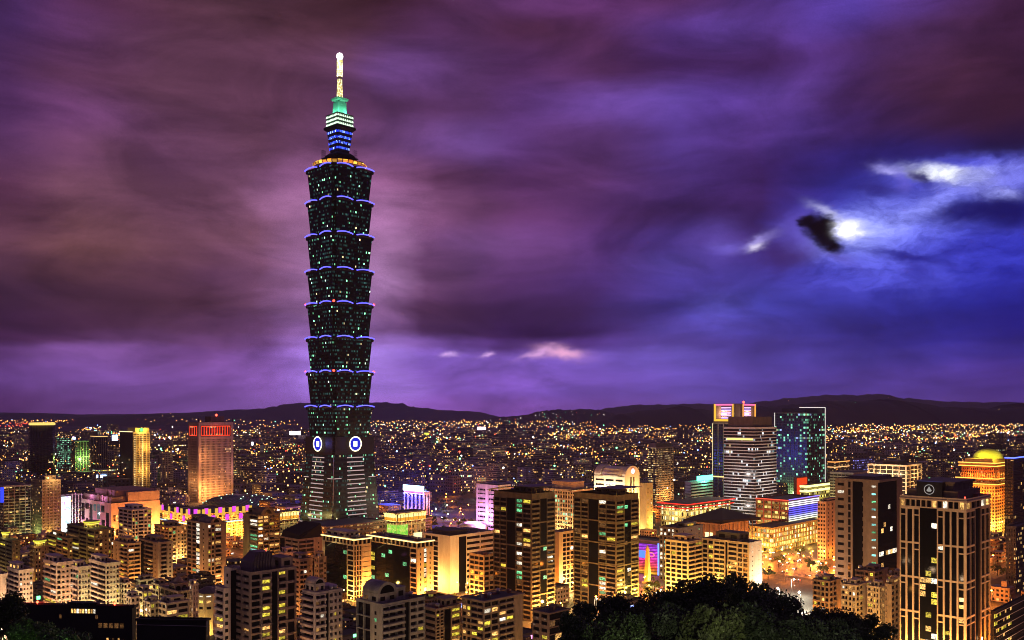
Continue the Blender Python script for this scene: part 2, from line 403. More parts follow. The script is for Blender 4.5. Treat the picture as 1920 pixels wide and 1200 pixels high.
# ------------------------------------------------------------------ mesh builder
class MB:
    def __init__(s): s.v = []; s.f = []; s.uv = []; s.m = []; s.sm = []
    def face(s, idx, uvs, m=0, smooth=False):
        s.f.append(tuple(idx)); s.uv.extend(uvs); s.m.append(m); s.sm.append(smooth)
    def box(s, x0, x1, y0, y1, z0, z1, m=0, mt=None):
        b = len(s.v); mt = m if mt is None else mt
        s.v += [(x0,y0,z0),(x1,y0,z0),(x1,y1,z0),(x0,y1,z0),(x0,y0,z1),(x1,y0,z1),(x1,y1,z1),(x0,y1,z1)]
        X = [(x0,z0),(x1,z0),(x1,z1),(x0,z1)]; Yv = [(y0,z0),(y1,z0),(y1,z1),(y0,z1)]
        T = [(x0,y0),(x1,y0),(x1,y1),(x0,y1)]
        s.face((b,b+1,b+5,b+4), X, m); s.face((b+1,b+2,b+6,b+5), Yv, m)
        s.face((b+2,b+3,b+7,b+6), [(x1,z0),(x0,z0),(x0,z1),(x1,z1)], m)
        s.face((b+3,b,b+4,b+7), [(y1,z0),(y0,z0),(y0,z1),(y1,z1)], m)
        s.face((b+4,b+5,b+6,b+7), T, mt); s.face((b+3,b+2,b+1,b), T[::-1], m)
    def loft(s, rings, m=0, smooth=False, cap=True, capm=None, closed=True):
        """rings: lists of equally many (x,y,z)"""
        n = len(rings[0]); base = []
        for r in rings:
            base.append(len(s.v)); s.v += [tuple(p) for p in r]
        per = [0.0]
        r0 = rings[0]
        for i in range(n):
            a, b2 = r0[i], r0[(i + 1) % n]
            per.append(per[-1] + hypot(b2[0] - a[0], b2[1] - a[1]))
        for k in range(len(rings) - 1):
            for i in range(n if closed else n - 1):
                j = (i + 1) % n
                s.face((base[k]+i, base[k]+j, base[k+1]+j, base[k+1]+i),
                       [(per[i], rings[k][i][2]), (per[i+1], rings[k][j][2]), (per[i+1], rings[k+1][j][2]), (per[i], rings[k+1][i][2])], m, smooth)
        if cap:
            cm = m if capm is None else capm
            s.face([base[-1]+i for i in range(n)], [(p[0], p[1]) for p in rings[-1]], cm)
            s.face([base[0]+i for i in range(n)][::-1], [(p[0], p[1]) for p in rings[0]][::-1], cm)
    def prism(s, pts, z0, z1, m=0, capm=None):
        s.loft([[(x, y, z0) for x, y in pts], [(x, y, z1) for x, y in pts]], m, capm=capm)
    def lathe(s, prof, n=16, cx=0, cy=0, m=0, smooth=True):
        s.loft([[(cx + r * cos(2*pi*i/n), cy + r * sin(2*pi*i/n), z) for i in range(n)] for r, z in prof], m, smooth)
    def tube(s, path, r, n=6, m=0):
        rings = []
        for i, p in enumerate(path):
            p = Vector(p)
            d = (Vector(path[min(i+1, len(path)-1)]) - Vector(path[max(i-1, 0)])).normalized()
            a = d.orthogonal().normalized() if abs(d.z) > 0.9 else d.cross(Vector((0, 0, 1))).normalized()
            b2 = d.cross(a).normalized()
            rings.append([tuple(p + (a * cos(2*pi*k/n) + b2 * sin(2*pi*k/n)) * r) for k in range(n)])
        s.loft(rings, m, True)
    def bar(s, p, q, w, m=0):
        s.tube([p, q], w, 4, m)
    def build(s, name, mats, parent=None, loc=(0,0,0), rz=0.0, kind=None, label=None):
        me = bpy.data.meshes.new(name)
        me.from_pydata(s.v, [], s.f)
        if not isinstance(mats, (list, tuple)): mats = [mats]
        for q in mats: me.materials.append(q)
        me.polygons.foreach_set('material_index', s.m)
        me.polygons.foreach_set('use_smooth', s.sm)
        ul = me.uv_layers.new(name='UVMap')
        flat = [c for p in s.uv for c in p]
        ul.data.foreach_set('uv', flat)
        me.update()
        o = bpy.data.objects.new(name, me); COL.objects.link(o)
        o.location = loc; o.rotation_euler = (0, 0, rz)
        if parent: o.parent = parent
        if kind: o['kind'] = kind
        if label: o['label'] = label
        return o

def tag(o, label, cat, group=None):
    o['label'] = label; o['category'] = cat
    if group: o['group'] = group
    return o
def thing(name, label, cat, loc=(0,0,0), rz=0.0, group=None):
    o = bpy.data.objects.new(name, None); COL.objects.link(o)
    o.location = loc; o.rotation_euler = (0, 0, rz); o.empty_display_size = 1
    return tag(o, label, cat, group)
def struct(o):
    o['kind'] = 'structure'; return o

ANG = radians(44)
def PX(px, Y): return (px - 960) / F * Y
def ZT(py, Y): return EYE + (HY - py) / F * Y
def pix(p):
    return 960 + F * p[0] / p[1], HY + F * (EYE - p[2]) / p[1]

# unit panes shared by every window
PANE = {}
def pane_mesh(axis, st):
    k = (axis, st)
    if k not in PANE:
        b = MB()
        if axis == 'R': b.box(0, 1, 0, 0.1, 0, 1)
        else: b.box(0, 0.1, 0, 1, 0, 1)
        o = b.build('window', STATES[st]); PANE[k] = o.data
        bpy.data.objects.remove(o)
    return PANE[k]
def pick(rng, p, pal):
    if rng.random() >= p: return 'dark'
    t = rng.random() * sum(q for _, q in pal)
    for k, q in pal:
        t -= q
        if t <= 0: return k
    return pal[-1][0]

FOOT = []     # occupied circles on the ground (x, y, r)
class Bld:
    """a building standing corner-on: right face along local +x, left face along local +y"""
    def __init__(s, name, label, cat, xl, xc, xr, yt, Y, wallm, core=None, group=None, ang=ANG, ci=0.7, seed=0, roofm=None):
        s.rng = random.Random(seed * 7919 + int(xc * 13 + Y))
        C = (PX(xc, Y), Y); ul, ur = (xl - 960) / F, (xr - 960) / F
        s.wl = (C[0] - ul * C[1]) / (cos(ang) + ul * sin(ang))
        s.wr = (ur * C[1] - C[0]) / (sin(ang) - ur * cos(ang))
        s.h = ZT(yt, Y); s.C = C; s.rz = pi / 2 - ang; s.ci = ci
        s.root = thing(name, label, cat, (C[0], C[1], 0), s.rz, group)
        s.wm = wallm; s.w = MB(); s.g = MB(); s.ac = MB(); s.wins = []; s.core = core
        s.roofm = roofm or plain('roof', (0.05, 0.045, 0.05), 0.9)
        c, sn = cos(s.rz), sin(s.rz)
        s.tw = lambda x, y, z: (C[0] + x * c - y * sn, C[1] + x * sn + y * c, z)
        mx, my, _ = s.tw(s.wr / 2, s.wl / 2, 0)
        FOOT.append((mx, my, hypot(s.wr, s.wl) / 2 + 3))
        s.corebox = MB(); s.corebox.box(ci, s.wr - 0.01, ci, s.wl - 0.01, 0, s.h)
        s.parapet_h = 1.2
    def W(s, face): return s.wr if face == 'R' else s.wl
    def fbox(s, mb, face, u0, u1, z0, z1, n0, n1, m=0):
        if face == 'R': mb.box(u0, u1, -n1, -n0, z0, z1, m)
        else: mb.box(-n1, -n0, u0, u1, z0, z1, m)
    def pane(s, face, u0, u1, z0, z1, st, n=None):
        n = -s.ci if n is None else n
        p = s.tw((u0 + u1) / 2, 0, z1) if face == 'R' else s.tw(0, (u0 + u1) / 2, z1)
        a, b = pix(p)
        if b > 1215 or a < -25 or a > 1945: return
        s.wins.append((face, u0, u1, z0, z1, st, n))
    def grid(s, face, u0, u1, z0, z1, nx, fh, pier=0.7, band=1.1, lit=0.12, pal=PAL_HOME, bn=-0.05, pn=0.0, split=1, rowlit=0.0):
        nz = max(1, int(round((z1 - z0) / fh))); fz = (z1 - z0) / nz; bw = (u1 - u0) / nx
        for i in range(nx + 1):
            c = u0 + i * bw; a, b = max(u0, c - pier / 2), min(u1, c + pier / 2)
            s.fbox(s.w, face, a, b, z0, z1, -s.ci, pn)
        for k in range(nz + 1):
            a = max(z0, z0 + k * fz - band * 0.35); b = min(z1 - 0.03, z0 + k * fz + band * 0.65)
            if b - a < 0.05: continue
            s.fbox(s.w, face, u0 + 0.01, u1 - 0.01, a, b, -s.ci, bn)
        for k in range(nz):
            row = s.rng.random() < rowlit
            for i in range(nx):
                a = u0 + i * bw + pier / 2 + 0.05; b = u0 + (i + 1) * bw - pier / 2 - 0.05
                za = z0 + k * fz + band * 0.65 + 0.02; zb = z0 + (k + 1) * fz - band * 0.35 - 0.02
                if b - a < 0.2 or zb - za < 0.2: continue
                if s.C[1] < 760 and band > .9 and s.rng.random() < .3:
                    u = a + s.rng.uniform(0, max(.1, b - a - 1.0)); s.fbox(s.ac, face, u, u + .95, za - .75, za - .1, 0.01, .45)
                d = (b - a) / split
                for q in range(split):
                    s.pane(face, a + q * d + 0.04, a + (q + 1) * d - 0.04, za, zb, pick(s.rng, 0.8 if row else lit, pal))
    def balc(s, face, u0, u1, z0, z1, nx, fh, ph=1.15, out=0.9, lit=0.2, pal=PAL_HOME, side=0.5):
        nz = max(1, int(round((z1 - z0) / fh))); fz = (z1 - z0) / nz; bw = (u1 - u0) / nx
        for c in (u0, u1 - side):
            s.fbox(s.w, face, c, c + side, z0, z1, -s.ci, 0.0)
        for k in range(nz):
            zb = z0 + k * fz
            s.fbox(s.w, face, u0 + side * 0.6, u1 - side * 0.6, zb, zb + ph, -s.ci + 0.02, out)
            for i in range(nx):
                s.pane(face, u0 + i * bw + side, u0 + (i + 1) * bw - side * 0.6, zb + ph + 0.02, zb + fz - 0.35, pick(s.rng, lit, pal))
                if i: s.fbox(s.w, face, u0 + i * bw - 0.15, u0 + i * bw + 0.15, zb + ph, zb + fz, -s.ci, -0.1)
        s.fbox(s.w, face, u0 + 0.02, u1 - 0.02, z1 - 0.5, z1 - 0.03, -s.ci, 0.3)
    def glass(s, face, u0, u1, z0, z1, nx, fh, lit=0.06, pal=PAL_OFF, mull=0.15, hb=0.25):
        s.fbox(s.g, face, u0, u1, z0, z1 - 0.02, -s.ci, -0.3)
        nz = max(1, int(round((z1 - z0) / fh))); fz = (z1 - z0) / nz; bw = (u1 - u0) / nx
        for k in range(nz):
            row = s.rng.random() < 0.06
            for i in range(nx):
                st = pick(s.rng, 0.5 if row else lit, pal)
                if st != 'dark':
                    s.pane(face, u0 + i * bw + 0.1, u0 + (i + 1) * bw - 0.1, z0 + k * fz + 0.5, z0 + (k + 1) * fz - 0.4, st, n=-0.3)
            if hb: s.fbox(s.g, face, u0 + 0.02, u1 - 0.02, z0 + k * fz, z0 + k * fz + hb, -0.31, -0.2)
    def blank(s, face, u0, u1, z0, z1, cols=0, fh=3.3, ww=1.2, wh=1.3, lit=0.1, pal=PAL_HOME, n=0.0):
        s.fbox(s.w, face, u0, u1, z0, z1, -s.ci, n)
        if cols:
            nz = max(1, int((z1 - z0) / fh)); bw = (u1 - u0) / cols
            for k in range(nz):
                for i in range(cols):
                    c = u0 + (i + 0.5) * bw
                    s.pane(face, c - ww / 2, c + ww / 2, z0 + k * fh + 1.0, z0 + k * fh + 1.0 + wh, pick(s.rng, lit, pal), n=n - 0.06)
    def face(s, face, secs, z0=0.0, z1=None):
        z1 = s.h if z1 is None else z1
        U0 = 0.0 if face == 'R' else s.ci
        U1 = s.W(face); u = U0
        tot = sum(q[0] for q in secs)
        for q in secs:
            u2 = u + (U1 - U0) * q[0] / tot
            getattr(s, q[1])(face, u, u2, z0, z1, **q[2])
            u = u2
    def slot(s, face, u0, u1, z0, z1, **k):
        s.fbox(s.g, face, u0, u1, z0, z1 - 0.02, -s.ci, -s.ci + 0.1)
    def parapet(s, h=1.2, t=0.45, over=0.0, m=None):
        z = s.h; mb = s.w; o = over
        mb.box(-o, s.wr + o, -o, t, z, z + h); mb.box(-o, t, t, s.wl + o, z, z + h)
        mb.box(s.wr - t + o, s.wr + o, t, s.wl + o, z, z + h); mb.box(t, s.wr - t + o, s.wl - t + o, s.wl + o, z, z + h)
    def penthouse(s, fx0, fx1, fy0, fy1, hh, win=2, wallm=None, z=0.0, name='penthouse', vault=False, eave=0.25):
        mb = MB(); x0, x1, y0, y1 = fx0 * s.wr, fx1 * s.wr, fy0 * s.wl, fy1 * s.wl
        z0 = s.h + z; mb.box(x0, x1, y0, y1, z0 + 0.01, z0 + hh)
        if eave: mb.box(x0 - eave, x1 + eave, y0 - eave, y1 + eave, z0 + hh, z0 + hh + 0.3)
        if vault:
            n = 10; r = (x1 - x0) / 2; cx = (x0 + x1) / 2; zt = z0 + hh + 0.3
            arc = [(cx - r * cos(pi * i / n), zt + r * 0.9 * sin(pi * i / n)) for i in range(n + 1)]
            mb.loft([[(a, y0, b) for a, b in arc], [(a, y1, b) for a, b in arc]], 0, True)
            arc2 = [(cx - r * 0.75 * cos(pi * i / n), zt + r * 0.66 * sin(pi * i / n)) for i in range(n + 1)]
            mb.loft([[(a, y0 - 0.08, b) for a, b in arc2], [(a, y0 - 0.02, b) for a, b in arc2]], 1, False)
        o = mb.build(name, [wallm or s.wm, GLASS], s.root)
        for i in range(win):
            w = (x1 - x0) / win
            if w > 1.6:
                p = bpy.data.objects.new('window', pane_mesh('R', pick(s.rng, 0.15, PAL_HOME))); COL.objects.link(p); p.parent = o
                p.location = (x0 + w * i + w * 0.25, y0 - 0.06, z0 + hh * 0.35); p.scale = (w * 0.5, 1, hh * 0.4)
            w = (y1 - y0) / win
            if w > 1.6:
                p = bpy.data.objects.new('window', pane_mesh('L', pick(s.rng, 0.15, PAL_HOME))); COL.objects.link(p); p.parent = o
                p.location = (x0 - 0.06, y0 + w * i + w * 0.25, z0 + hh * 0.35); p.scale = (1, w * 0.5, hh * 0.4)
        return o
    def tank(s, fx, fy, r=1.1, hh=2.2, z=0.0):
        mb = MB(); zz = s.h + z
        mb.lathe([(r, zz + 0.6), (r, zz + 0.6 + hh), (r * 0.5, zz + 1.0 + hh)], 10, fx * s.wr, fy * s.wl)
        for a in (0.8, 2.4, 3.9, 5.5):
            x, y = fx * s.wr + r * 0.7 * cos(a), fy * s.wl + r * 0.7 * sin(a)
            mb.bar((x, y, zz), (x, y, zz + 0.7), 0.08)
        return mb.build('water_tank', plain('steel', (0.45, 0.43, 0.42), 0.35, 0.8), s.root)
    def clutter(s):
        rng = s.rng; mt = s.wm; z = s.h + .12
        for _ in range(rng.randint(2, 4)):
            w, d, hh = rng.uniform(1, 3), rng.uniform(1, 3), rng.uniform(.8, 2.4)
            if s.wr < 7 or s.wl < 7: break
            x, y = rng.uniform(.8, s.wr - w - .8), rng.uniform(.8, s.wl - d - .8)
            mb = MB(); mb.box(x, x + w, y, y + d, z, z + hh); mb.box(x - .15, x + w + .15, y - .15, y + d + .15, z + hh, z + hh + .12)
            mb.build('rooftop_shed', rng.choice((mt, plain('steel', (0.45, 0.43, 0.42), 0.35, 0.8), plain('red_sheet', (.2, .05, .04), .6))), s.root)
        for _ in range(rng.randint(0, 2)):
            x, y, hh = rng.uniform(1, s.wr - 1), rng.uniform(1, s.wl - 1), rng.uniform(3, 6)
            mb = MB(); mb.bar((x, y, z), (x, y, z + hh), .06)
            for q in range(3): mb.bar((x - .7 + q * .1, y, z + hh - .3 - q * .5), (x + .7 - q * .1, y, z + hh - .3 - q * .5), .04)
            mb.build('antenna', plain('steel', (0.45, 0.43, 0.42), 0.35, 0.8), s.root)
    def done(s, roof=True, maxw=100):
        r = s.root
        if s.ac.v: s.ac.build('air_conditioners', plain('ac_case', (.35, .33, .31), .6), r, kind='stuff')
        if roof and s.C[1] < 760: s.clutter()
        if s.core: s.corebox.build('core', s.core, r)
        else:
            b = len(s.w.v); s.w.v += s.corebox.v
            s.w.f += [tuple(i + b for i in q) for q in s.corebox.f]; s.w.uv += s.corebox.uv; s.w.m += s.corebox.m; s.w.sm += s.corebox.sm
        s.w.build('wall', s.wm, r)
        if s.g.v: s.g.build('curtain_wall', GLASS, r)
        if roof:
            mb = MB(); mb.box(0.5, s.wr - 0.5, 0.5, s.wl - 0.5, s.h + 0.01, s.h + 0.12); mb.build('roof', s.roofm, r)
        ws = sorted(s.wins, key=lambda q: (q[5] == 'dark', -q[4]))
        ws_obj = ws[:maxw]; rest = ws[maxw:]
        for f, u0, u1, z0, z1, st, n in ws_obj:
            o = bpy.data.objects.new('window', pane_mesh(f, st)); COL.objects.link(o); o.parent = r
            if f == 'R': o.location = (u0, -n - 0.1, z0); o.scale = (u1 - u0, 1, z1 - z0)
            else: o.location = (-n - 0.1, u0, z0); o.scale = (1, u1 - u0, z1 - z0)
        if rest:
            keys = list(STATES); mb = MB()
            for f, u0, u1, z0, z1, st, n in rest:
                s.fbox(mb, f, u0, u1, z0, z1, n, n + 0.1, keys.index(st))
            mb.build('windows', [STATES[k] for k in keys], r, kind='stuff')
        return s

# ------------------------------------------------------------------ lamps
ORANGE, AMBER, YELLOW, WHITE = (1.0, 0.25, 0.025), (1.0, 0.43, 0.09), (1.0, 0.60, 0.12), (1.0, 0.85, 0.6)
LAMP_MESH = {}
LAMPS = []
LAMP_GAIN = 1.9
def lamp_meshes(col, hh):
    k = (col, hh)
    if k not in LAMP_MESH:
        b = MB(); b.lathe([(0.11, 0), (0.07, hh)], 6); b.tube([(0, 0, hh), (0.5, 0, hh + 0.35), (1.5, 0, hh + 0.45)], 0.05, 5)
        p = b.build('pole', plain('pole', (0.12, 0.12, 0.12), 0.5)); pm = p.data; bpy.data.objects.remove(p)
        b = MB(); b.lathe([(0.12, -0.28), (0.36, -0.12), (0.36, 0.05), (0.15, 0.22)], 8, 1.6, 0)
        g = b.build('lamp_head', emit(col, 55.0, name='lamp')); gm = g.data; bpy.data.objects.remove(g)
        LAMP_MESH[k] = (pm, gm)
    return LAMP_MESH[k]
def street_lamp(x, y, col=ORANGE, power=0.0, label='', group='orange street lamps', hh=9.0, z=0.0, rz=None, rad=1.0, head=1.0):
    r = thing('street_lamp', label or 'tall street lamp with one glowing orange head over the roads', 'street lamp', (x, y, z),
              (x * 7.3 + y * 3.1) % 6.28 if rz is None else rz, group)
    pm, gm = lamp_meshes(col, hh)
    p = bpy.data.objects.new('pole', pm); COL.objects.link(p); p.parent = r
    g = bpy.data.objects.new('lamp_head', gm); COL.objects.link(g); g.parent = r; g.location = (0, 0, hh + 0.3)
    if head != 1.0: g.scale = (1, head, head)
    if power:
        key = (col, power, rad)
        if key not in LAMP_MESH:
            L = bpy.data.lights.new('street_light', 'POINT'); L.energy = power * LAMP_GAIN; L.color = col; L.shadow_soft_size = rad
            LAMP_MESH[key] = L
        lo = bpy.data.objects.new('street_light', LAMP_MESH[key]); COL.objects.link(lo); lo.parent = r
        lo.location = (1.6, 0, hh - 1.2 if rad < 1.2 else hh - 1.6)
    LAMPS.append((x, y))
    return r
def glow(b, specs):
    """lamps along the street below a building: (face, fraction along it, distance out, power, colour, height)"""
    tints = ((1, .27, .03), (1, .40, .08), (1, .52, .10), (1, .66, .2), (1, .80, .5), (.95, .85, .3))
    for f, fr, d, pw, col, hh in specs:
        if b.rng.random() < .5: col = b.rng.choice(tints)
        p = b.tw(fr * b.wr, -d, 0) if f == 'R' else b.tw(-d, fr * b.wl, 0)
        street_lamp(p[0], p[1], col, pw, hh=hh)
# ------------------------------------------------------------------ the tall tower
def notched(h, d, z):
    return [(h, -h+d, z), (h, h-d, z), (h-d, h-d, z), (h-d, h, z), (-h+d, h, z), (-h+d, h-d, z), (-h, h-d, z), (-h, -h+d, z),
            (-h+d, -h+d, z), (-h+d, -h, z), (h-d, -h, z), (h-d, -h+d, z)]
def sq(h, z): return [(h, -h, z), (h, h, z), (-h, h, z), (-h, -h, z)]
def big_tower():
    Yc = 989.0
    zt = lambda y: EYE + (HY - y) / F * Yc
    rz = pi / 2 - ANG
    root = thing('skyscraper', 'very tall dark tower of flaring glass modules with blue eave lights and glowing spire', 'skyscraper', (-185.7, Yc, 0), rz)
    FOOT.append((-185.7, Yc, 48))
    tg = facade((0.006, 0.010, 0.011), 1.5, 4.1, 0.84, 0.46, 0.34, FP_TOWER, 3.2, 0.03, 0.25, glass=(0.003, 0.006, 0.007), name='tower_glass', spec=0.12)
    bg_ = facade((0.014, 0.018, 0.022), 1.8, 4.3, 0.84, 0.46, 0.26, FP_TOWER, 2.6, 0.02, 0.25, glass=(0.006, 0.008, 0.011), name='base_glass', spec=0.15)
    dark = plain('dark_metal', (0.010, 0.010, 0.012), 0.5, 0.0, 0.15)
    blue = emit((0.10, 0.09, 1.0), 3.0, name='blue_light')
    red = emit((1.0, 0.05, 0.03), 6.0, name='red_light')
    # side runs a face: fn(u along face, out, z) -> local
    def on(face, u, out, z): return (u, -out, z) if face == 'R' else (-out, u, z)
    # lower shaft that narrows upwards
    b = MB(); b.loft([notched(32.3, 1.0, 0), notched(26.0, 1.0, zt(850))], 0); base = b.build('base_shaft', bg_, root)
    zs = [zt(y) for y in range(856, 985, 8)]
    lit = emit((1.0, 0.72, 0.70), 0.55, name='strip_light')
    for f in 'RL':
        for z in zs:
            h = 32.3 + (26.0 - 32.3) * z / zt(850)
            b = MB(); c = 0.40 * h
            if f == 'R': b.box(-c + 1, c + 1, -h - 0.35, -h + 0.4, z - 0.45, z + 0.45)
            else: b.box(-h - 0.35, -h + 0.4, -c + 1, c + 1, z - 0.45, z + 0.45)
            b.build('strip_light', lit, base)
        for y in (893, 976):
            z = zt(y); h = 32.3 + (26.0 - 32.3) * z / zt(850)
            for a, c in ((-h + 1.2, -h + 10), (h - 10, h - 1.2)):
                b = MB()
                if f == 'R': b.box(a, c, -h - 0.35, -h + 0.4, z - 0.4, z + 0.4)
                else: b.box(-h - 0.35, -h + 0.4, a, c, z - 0.4, z + 0.4)
                b.build('corner_strip', lit, base)
    b = MB(); b.bar((-31.2, -31.2, 2), (-26.1, -26.1, zt(850)), 0.35); b.build('corner_rib', plain('rib', (0.35, 0.33, 0.35), 0.5), base)
    # belt with the coin emblems
    zb0, zb1 = zt(850), zt(818)
    b = MB(); b.loft([notched(26.9, 2.2, zb0 + 0.02), notched(26.9, 2.2, zb1)], 0)
    for k in range(4):
        z = zb0 + 2 + k * (zb1 - zb0 - 3) / 4
        b.loft([sq(27.2 - k * 0.04, z), sq(27.2 - k * 0.04, z + 0.6)], 0)
    belt = b.build('belt', dark, root)
    ringm, discm, sqm = emit((1.0, 0.86, 0.55), 2.6, name='ring_light'), emit((0.02, 0.03, 0.75), 0.9, name='blue_disc'), emit((0.85, 0.88, 1.0), 2.5, name='white_square')
    zc = zt(831)
    for f in 'RL':
        emb = bpy.data.objects.new('coin_emblem', None); COL.objects.link(emb); emb.parent = root
        n = 28; R = 7.4; b = MB(); rings = []
        for i in range(n + 1):
            t = 2 * pi * i / n
            rings.append([on(f, (R + 0.65 * cos(q)) * cos(t), 28.3 + 0.65 * sin(q), zc + (R + 0.65 * cos(q)) * sin(t)) for q in (0, 1.57, 3.14, 4.71)])
        b.loft(rings, 0, True, cap=False); b.build('ring', ringm, emb)
        b = MB()
        p0 = [on(f, (R - 0.6) * cos(2*pi*i/n), 27.5, zc + (R - 0.6) * sin(2*pi*i/n)) for i in range(n)]
        p1 = [on(f, (R - 0.6) * cos(2*pi*i/n), 27.9, zc + (R - 0.6) * sin(2*pi*i/n)) for i in range(n)]
        b.loft([p0, p1], 0); b.build('disc', discm, emb)
        b = MB(); a = 2.3
        if f == 'R': b.box(-a, a, -28.3, -27.92, zc - a * 1.2, zc + a * 1.2)
        else: b.box(-28.3, -27.92, -a, a, zc - a * 1.2, zc + a * 1.2)
        b.build('square', sqm, emb)
    # eight flaring modules
    tops = [763, 699, 636, 573, 511, 446, 383, 322]
    zprev = zb1
    for k, y in enumerate(tops):
        z1 = zt(y)
        hb, ht, d = 23.2, 25.9, 3.0
        if k == 0: hb = 23.6
        b = MB(); b.loft([notched(hb, d, zprev + 0.02), notched(ht, d, z1 - 1.5)], 0)
        mod = b.build('module', tg, root)
        b = MB(); b.loft([notched(hb + 0.5, d, zprev + 0.3), notched(hb + 0.5, d, zprev + 1.2)], 0)
        b.loft([notched(ht + 0.2, d, z1 - 1.48), notched(ht + 1.3, d, z1)], 0)
        for f in 'RL':       # rounded ornament in the middle of each eave
            b.loft([[on(f, 1.5 * cos(2*pi*i/10), o_, z1 - 0.6 + 1.7 * sin(2*pi*i/10)) for i in range(10)] for o_ in (ht + 0.9, ht + 1.9)], 0)
        for cx, cy_ in ((-1, -1), (1, -1), (-1, 1)):     # curled ends at the corners
            b.lathe([(1.2, z1 - 3.2), (1.7, z1 - 2.0), (1.5, z1 - 0.2), (0.7, z1 + 0.9)], 8, cx * (ht - 1.2), cy_ * (ht - 1.2))
        ev = b.build('eave', dark, mod)
        for f in 'RL':
            for u0, u1 in ((-ht + d + 0.3, -2.4), (2.4, ht - 0.4)):
                path = []
                for i in range(11):
                    t = i / 10; u = u0 + (u1 - u0) * t
                    bulge = 1 - (2 * t - 1) ** 2
                    path.append(on(f, u, ht + 1.3 + 0.7 * bulge, z1 + 0.1 + 1.5 * bulge))
                bb = MB(); bb.tube(path, 0.62, 6); bb.build('eave_light', blue, mod)
        if y in (573, 699):
            for px_, py_ in ((-ht, -ht), (ht, -ht), (-ht, ht)):
                bb = MB(); bb.lathe([(0.1, z1 - 0.4), (1.3, z1 + 0.3), (1.3, z1 + 1.5), (0.1, z1 + 2.2)], 8, px_, py_)
                bb.build('warning_light', red, mod)
        zprev = z1
    # lit observation ring
    z = zprev
    b = MB(); b.lathe([(20, z + 0.1), (25.0, z + 1.0), (28.6, z + 4.6), (28.8, z + 6.4), (22, z + 7.2)], 36)
    ring = b.build('glowing_ring', facade((0.5, 0.3, 0.1), 4.0, 3.2, 0.8, 0.98, 0.93, [((1, .33, .02), 4), ((1, .5, .06), 3), ((.9, .2, .02), 2)], 2.2, 0, name='ring_glow'), root)
    b = MB()
    b.loft([sq(17.0, z + 5.2), sq(16.0, z + 9.5)], 0); b.loft([sq(17.6, z + 9.5), sq(17.6, z + 10.6)], 0)
    b.loft([sq(13.6, z + 10.6), sq(11.0, z + 16.5)], 0); b.loft([sq(14.2, z + 13.2), sq(14.2, z + 14.0)], 0)
    b.loft([sq(11.4, z + 16.5), sq(8.0, z + 19.6)], 0)
    st = b.build('stepped_block', dark, root)
    for cx, cy_ in ((12, -12), (-12, 12)):
        b = MB()
        for i in range(4):
            for j in range(2):
                b.bar((cx + i * 1.3 - 2, cy_ + j * 2, z + 14), (cx + i * 1.3 - 2, cy_ + j * 2, z + 23), 0.16)
        for q in range(4): b.bar((cx - 2, cy_, z + 15.5 + q * 2.3), (cx + 2, cy_, z + 15.5 + q * 2.3), 0.14)
        b.build('antenna_rack', dark, root)
    # blue tier
    z0, z1 = zt(287), zt(247)
    b = MB(); b.loft([notched(7.6, 1.0, z0), notched(10.2, 1.0, z1)], 0); bt = b.build('blue_tier', plain('tier_glass', (0.01, 0.012, 0.05), 0.2), root)
    bl = facade((0.01, 0.01, 0.25), 1.2, 2.4, 0.85, 0.95, 0.9, [((.02, .05, 1), 4), ((.10, .2, 1), 3), ((.35, .5, 1), 2)], 3.2, 0, name='blue_band')
    for q in range(4):
        za = z0 + 2.2 + q * 5.6; h = 7.6 + 2.6 * (za - z0) / (z1 - z0) + 0.25
        for f in 'RL':
            for a, c in ((-h + 1, -h * 0.36), (-h * 0.30, h * 0.30), (h * 0.36, h - 1)):
                b = MB()
                if f == 'R': b.box(a, c, -h - 0.3, -h + 0.8, za, za + 2.6)
                else: b.box(-h - 0.3, -h + 0.8, a, c, za, za + 2.6)
                b.build('light_band', bl, bt)
    b = MB(); b.loft([sq(10.6, z1), sq(12.3, z1 + 1.6), sq(12.3, z1 + 3.6), sq(11.2, z1 + 4.6)], 0); b.build('cornice', dark, root)
    z0, z1 = zt(240), zt(217)
    b = MB(); b.loft([sq(9.8, z0), sq(10.4, z1)], 0)
    crown = b.build('crown_tier', plain('crown_green', (0.05, 0.12, 0.09), 0.5), root)
    dot = emit((0.72, 1.0, 0.72), 1.6, name='crown_lamp')
    for q in range(3):
        for f in 'RL':
            b = MB()
            for i in range(9):
                u = -9.4 + i * 2.35; za = z0 + 0.9 + q * 4.3
                pts = [on(f, u - 0.8, 10.9, za), on(f, u + 0.8, 10.9, za), on(f, u + 0.25, 10.6, za + 2.2), on(f, u - 0.25, 10.6, za + 2.2)]
                pts2 = [on(f, u - 0.8, 10.0, za), on(f, u + 0.8, 10.0, za), on(f, u + 0.25, 10.0, za + 2.2), on(f, u - 0.25, 10.0, za + 2.2)]
                b.loft([pts2, pts], 0)
            b.build('lamp_row', dot, crown)
    z0, z1 = zt(216), zt(193)
    gm = plain('green_copper', (0.10, 0.42, 0.30), 0.45)
    b = MB(); b.loft([sq(5.4, z0), sq(4.9, z1)], 0); b.loft([sq(6.6, z0), sq(6.6, z0 + 1.0)], 0); neck = b.build('neck', gm, root)
    b = MB()
    fl = [(4.6, z1), (5.2, z1 + 1.2), (7.0, z1 + 2.2), (7.6, z1 + 3.8), (5.2, z1 + 4.2)]
    b.loft([notched(h, 1.4, q) for h, q in fl], 0); b.build('flared_cap', gm, root)
    z0, z1, z2, z3 = zt(187), zt(145), zt(112), zt(104)
    sp = facade((0.5, 0.42, 0.25), 0.7, 1.5, 0.8, 0.7, 0.95, [((1, .80, .30), 3), ((1, .9, .5), 3), ((1, .7, .2), 2)], 4.5, 0, name='spire_glow')
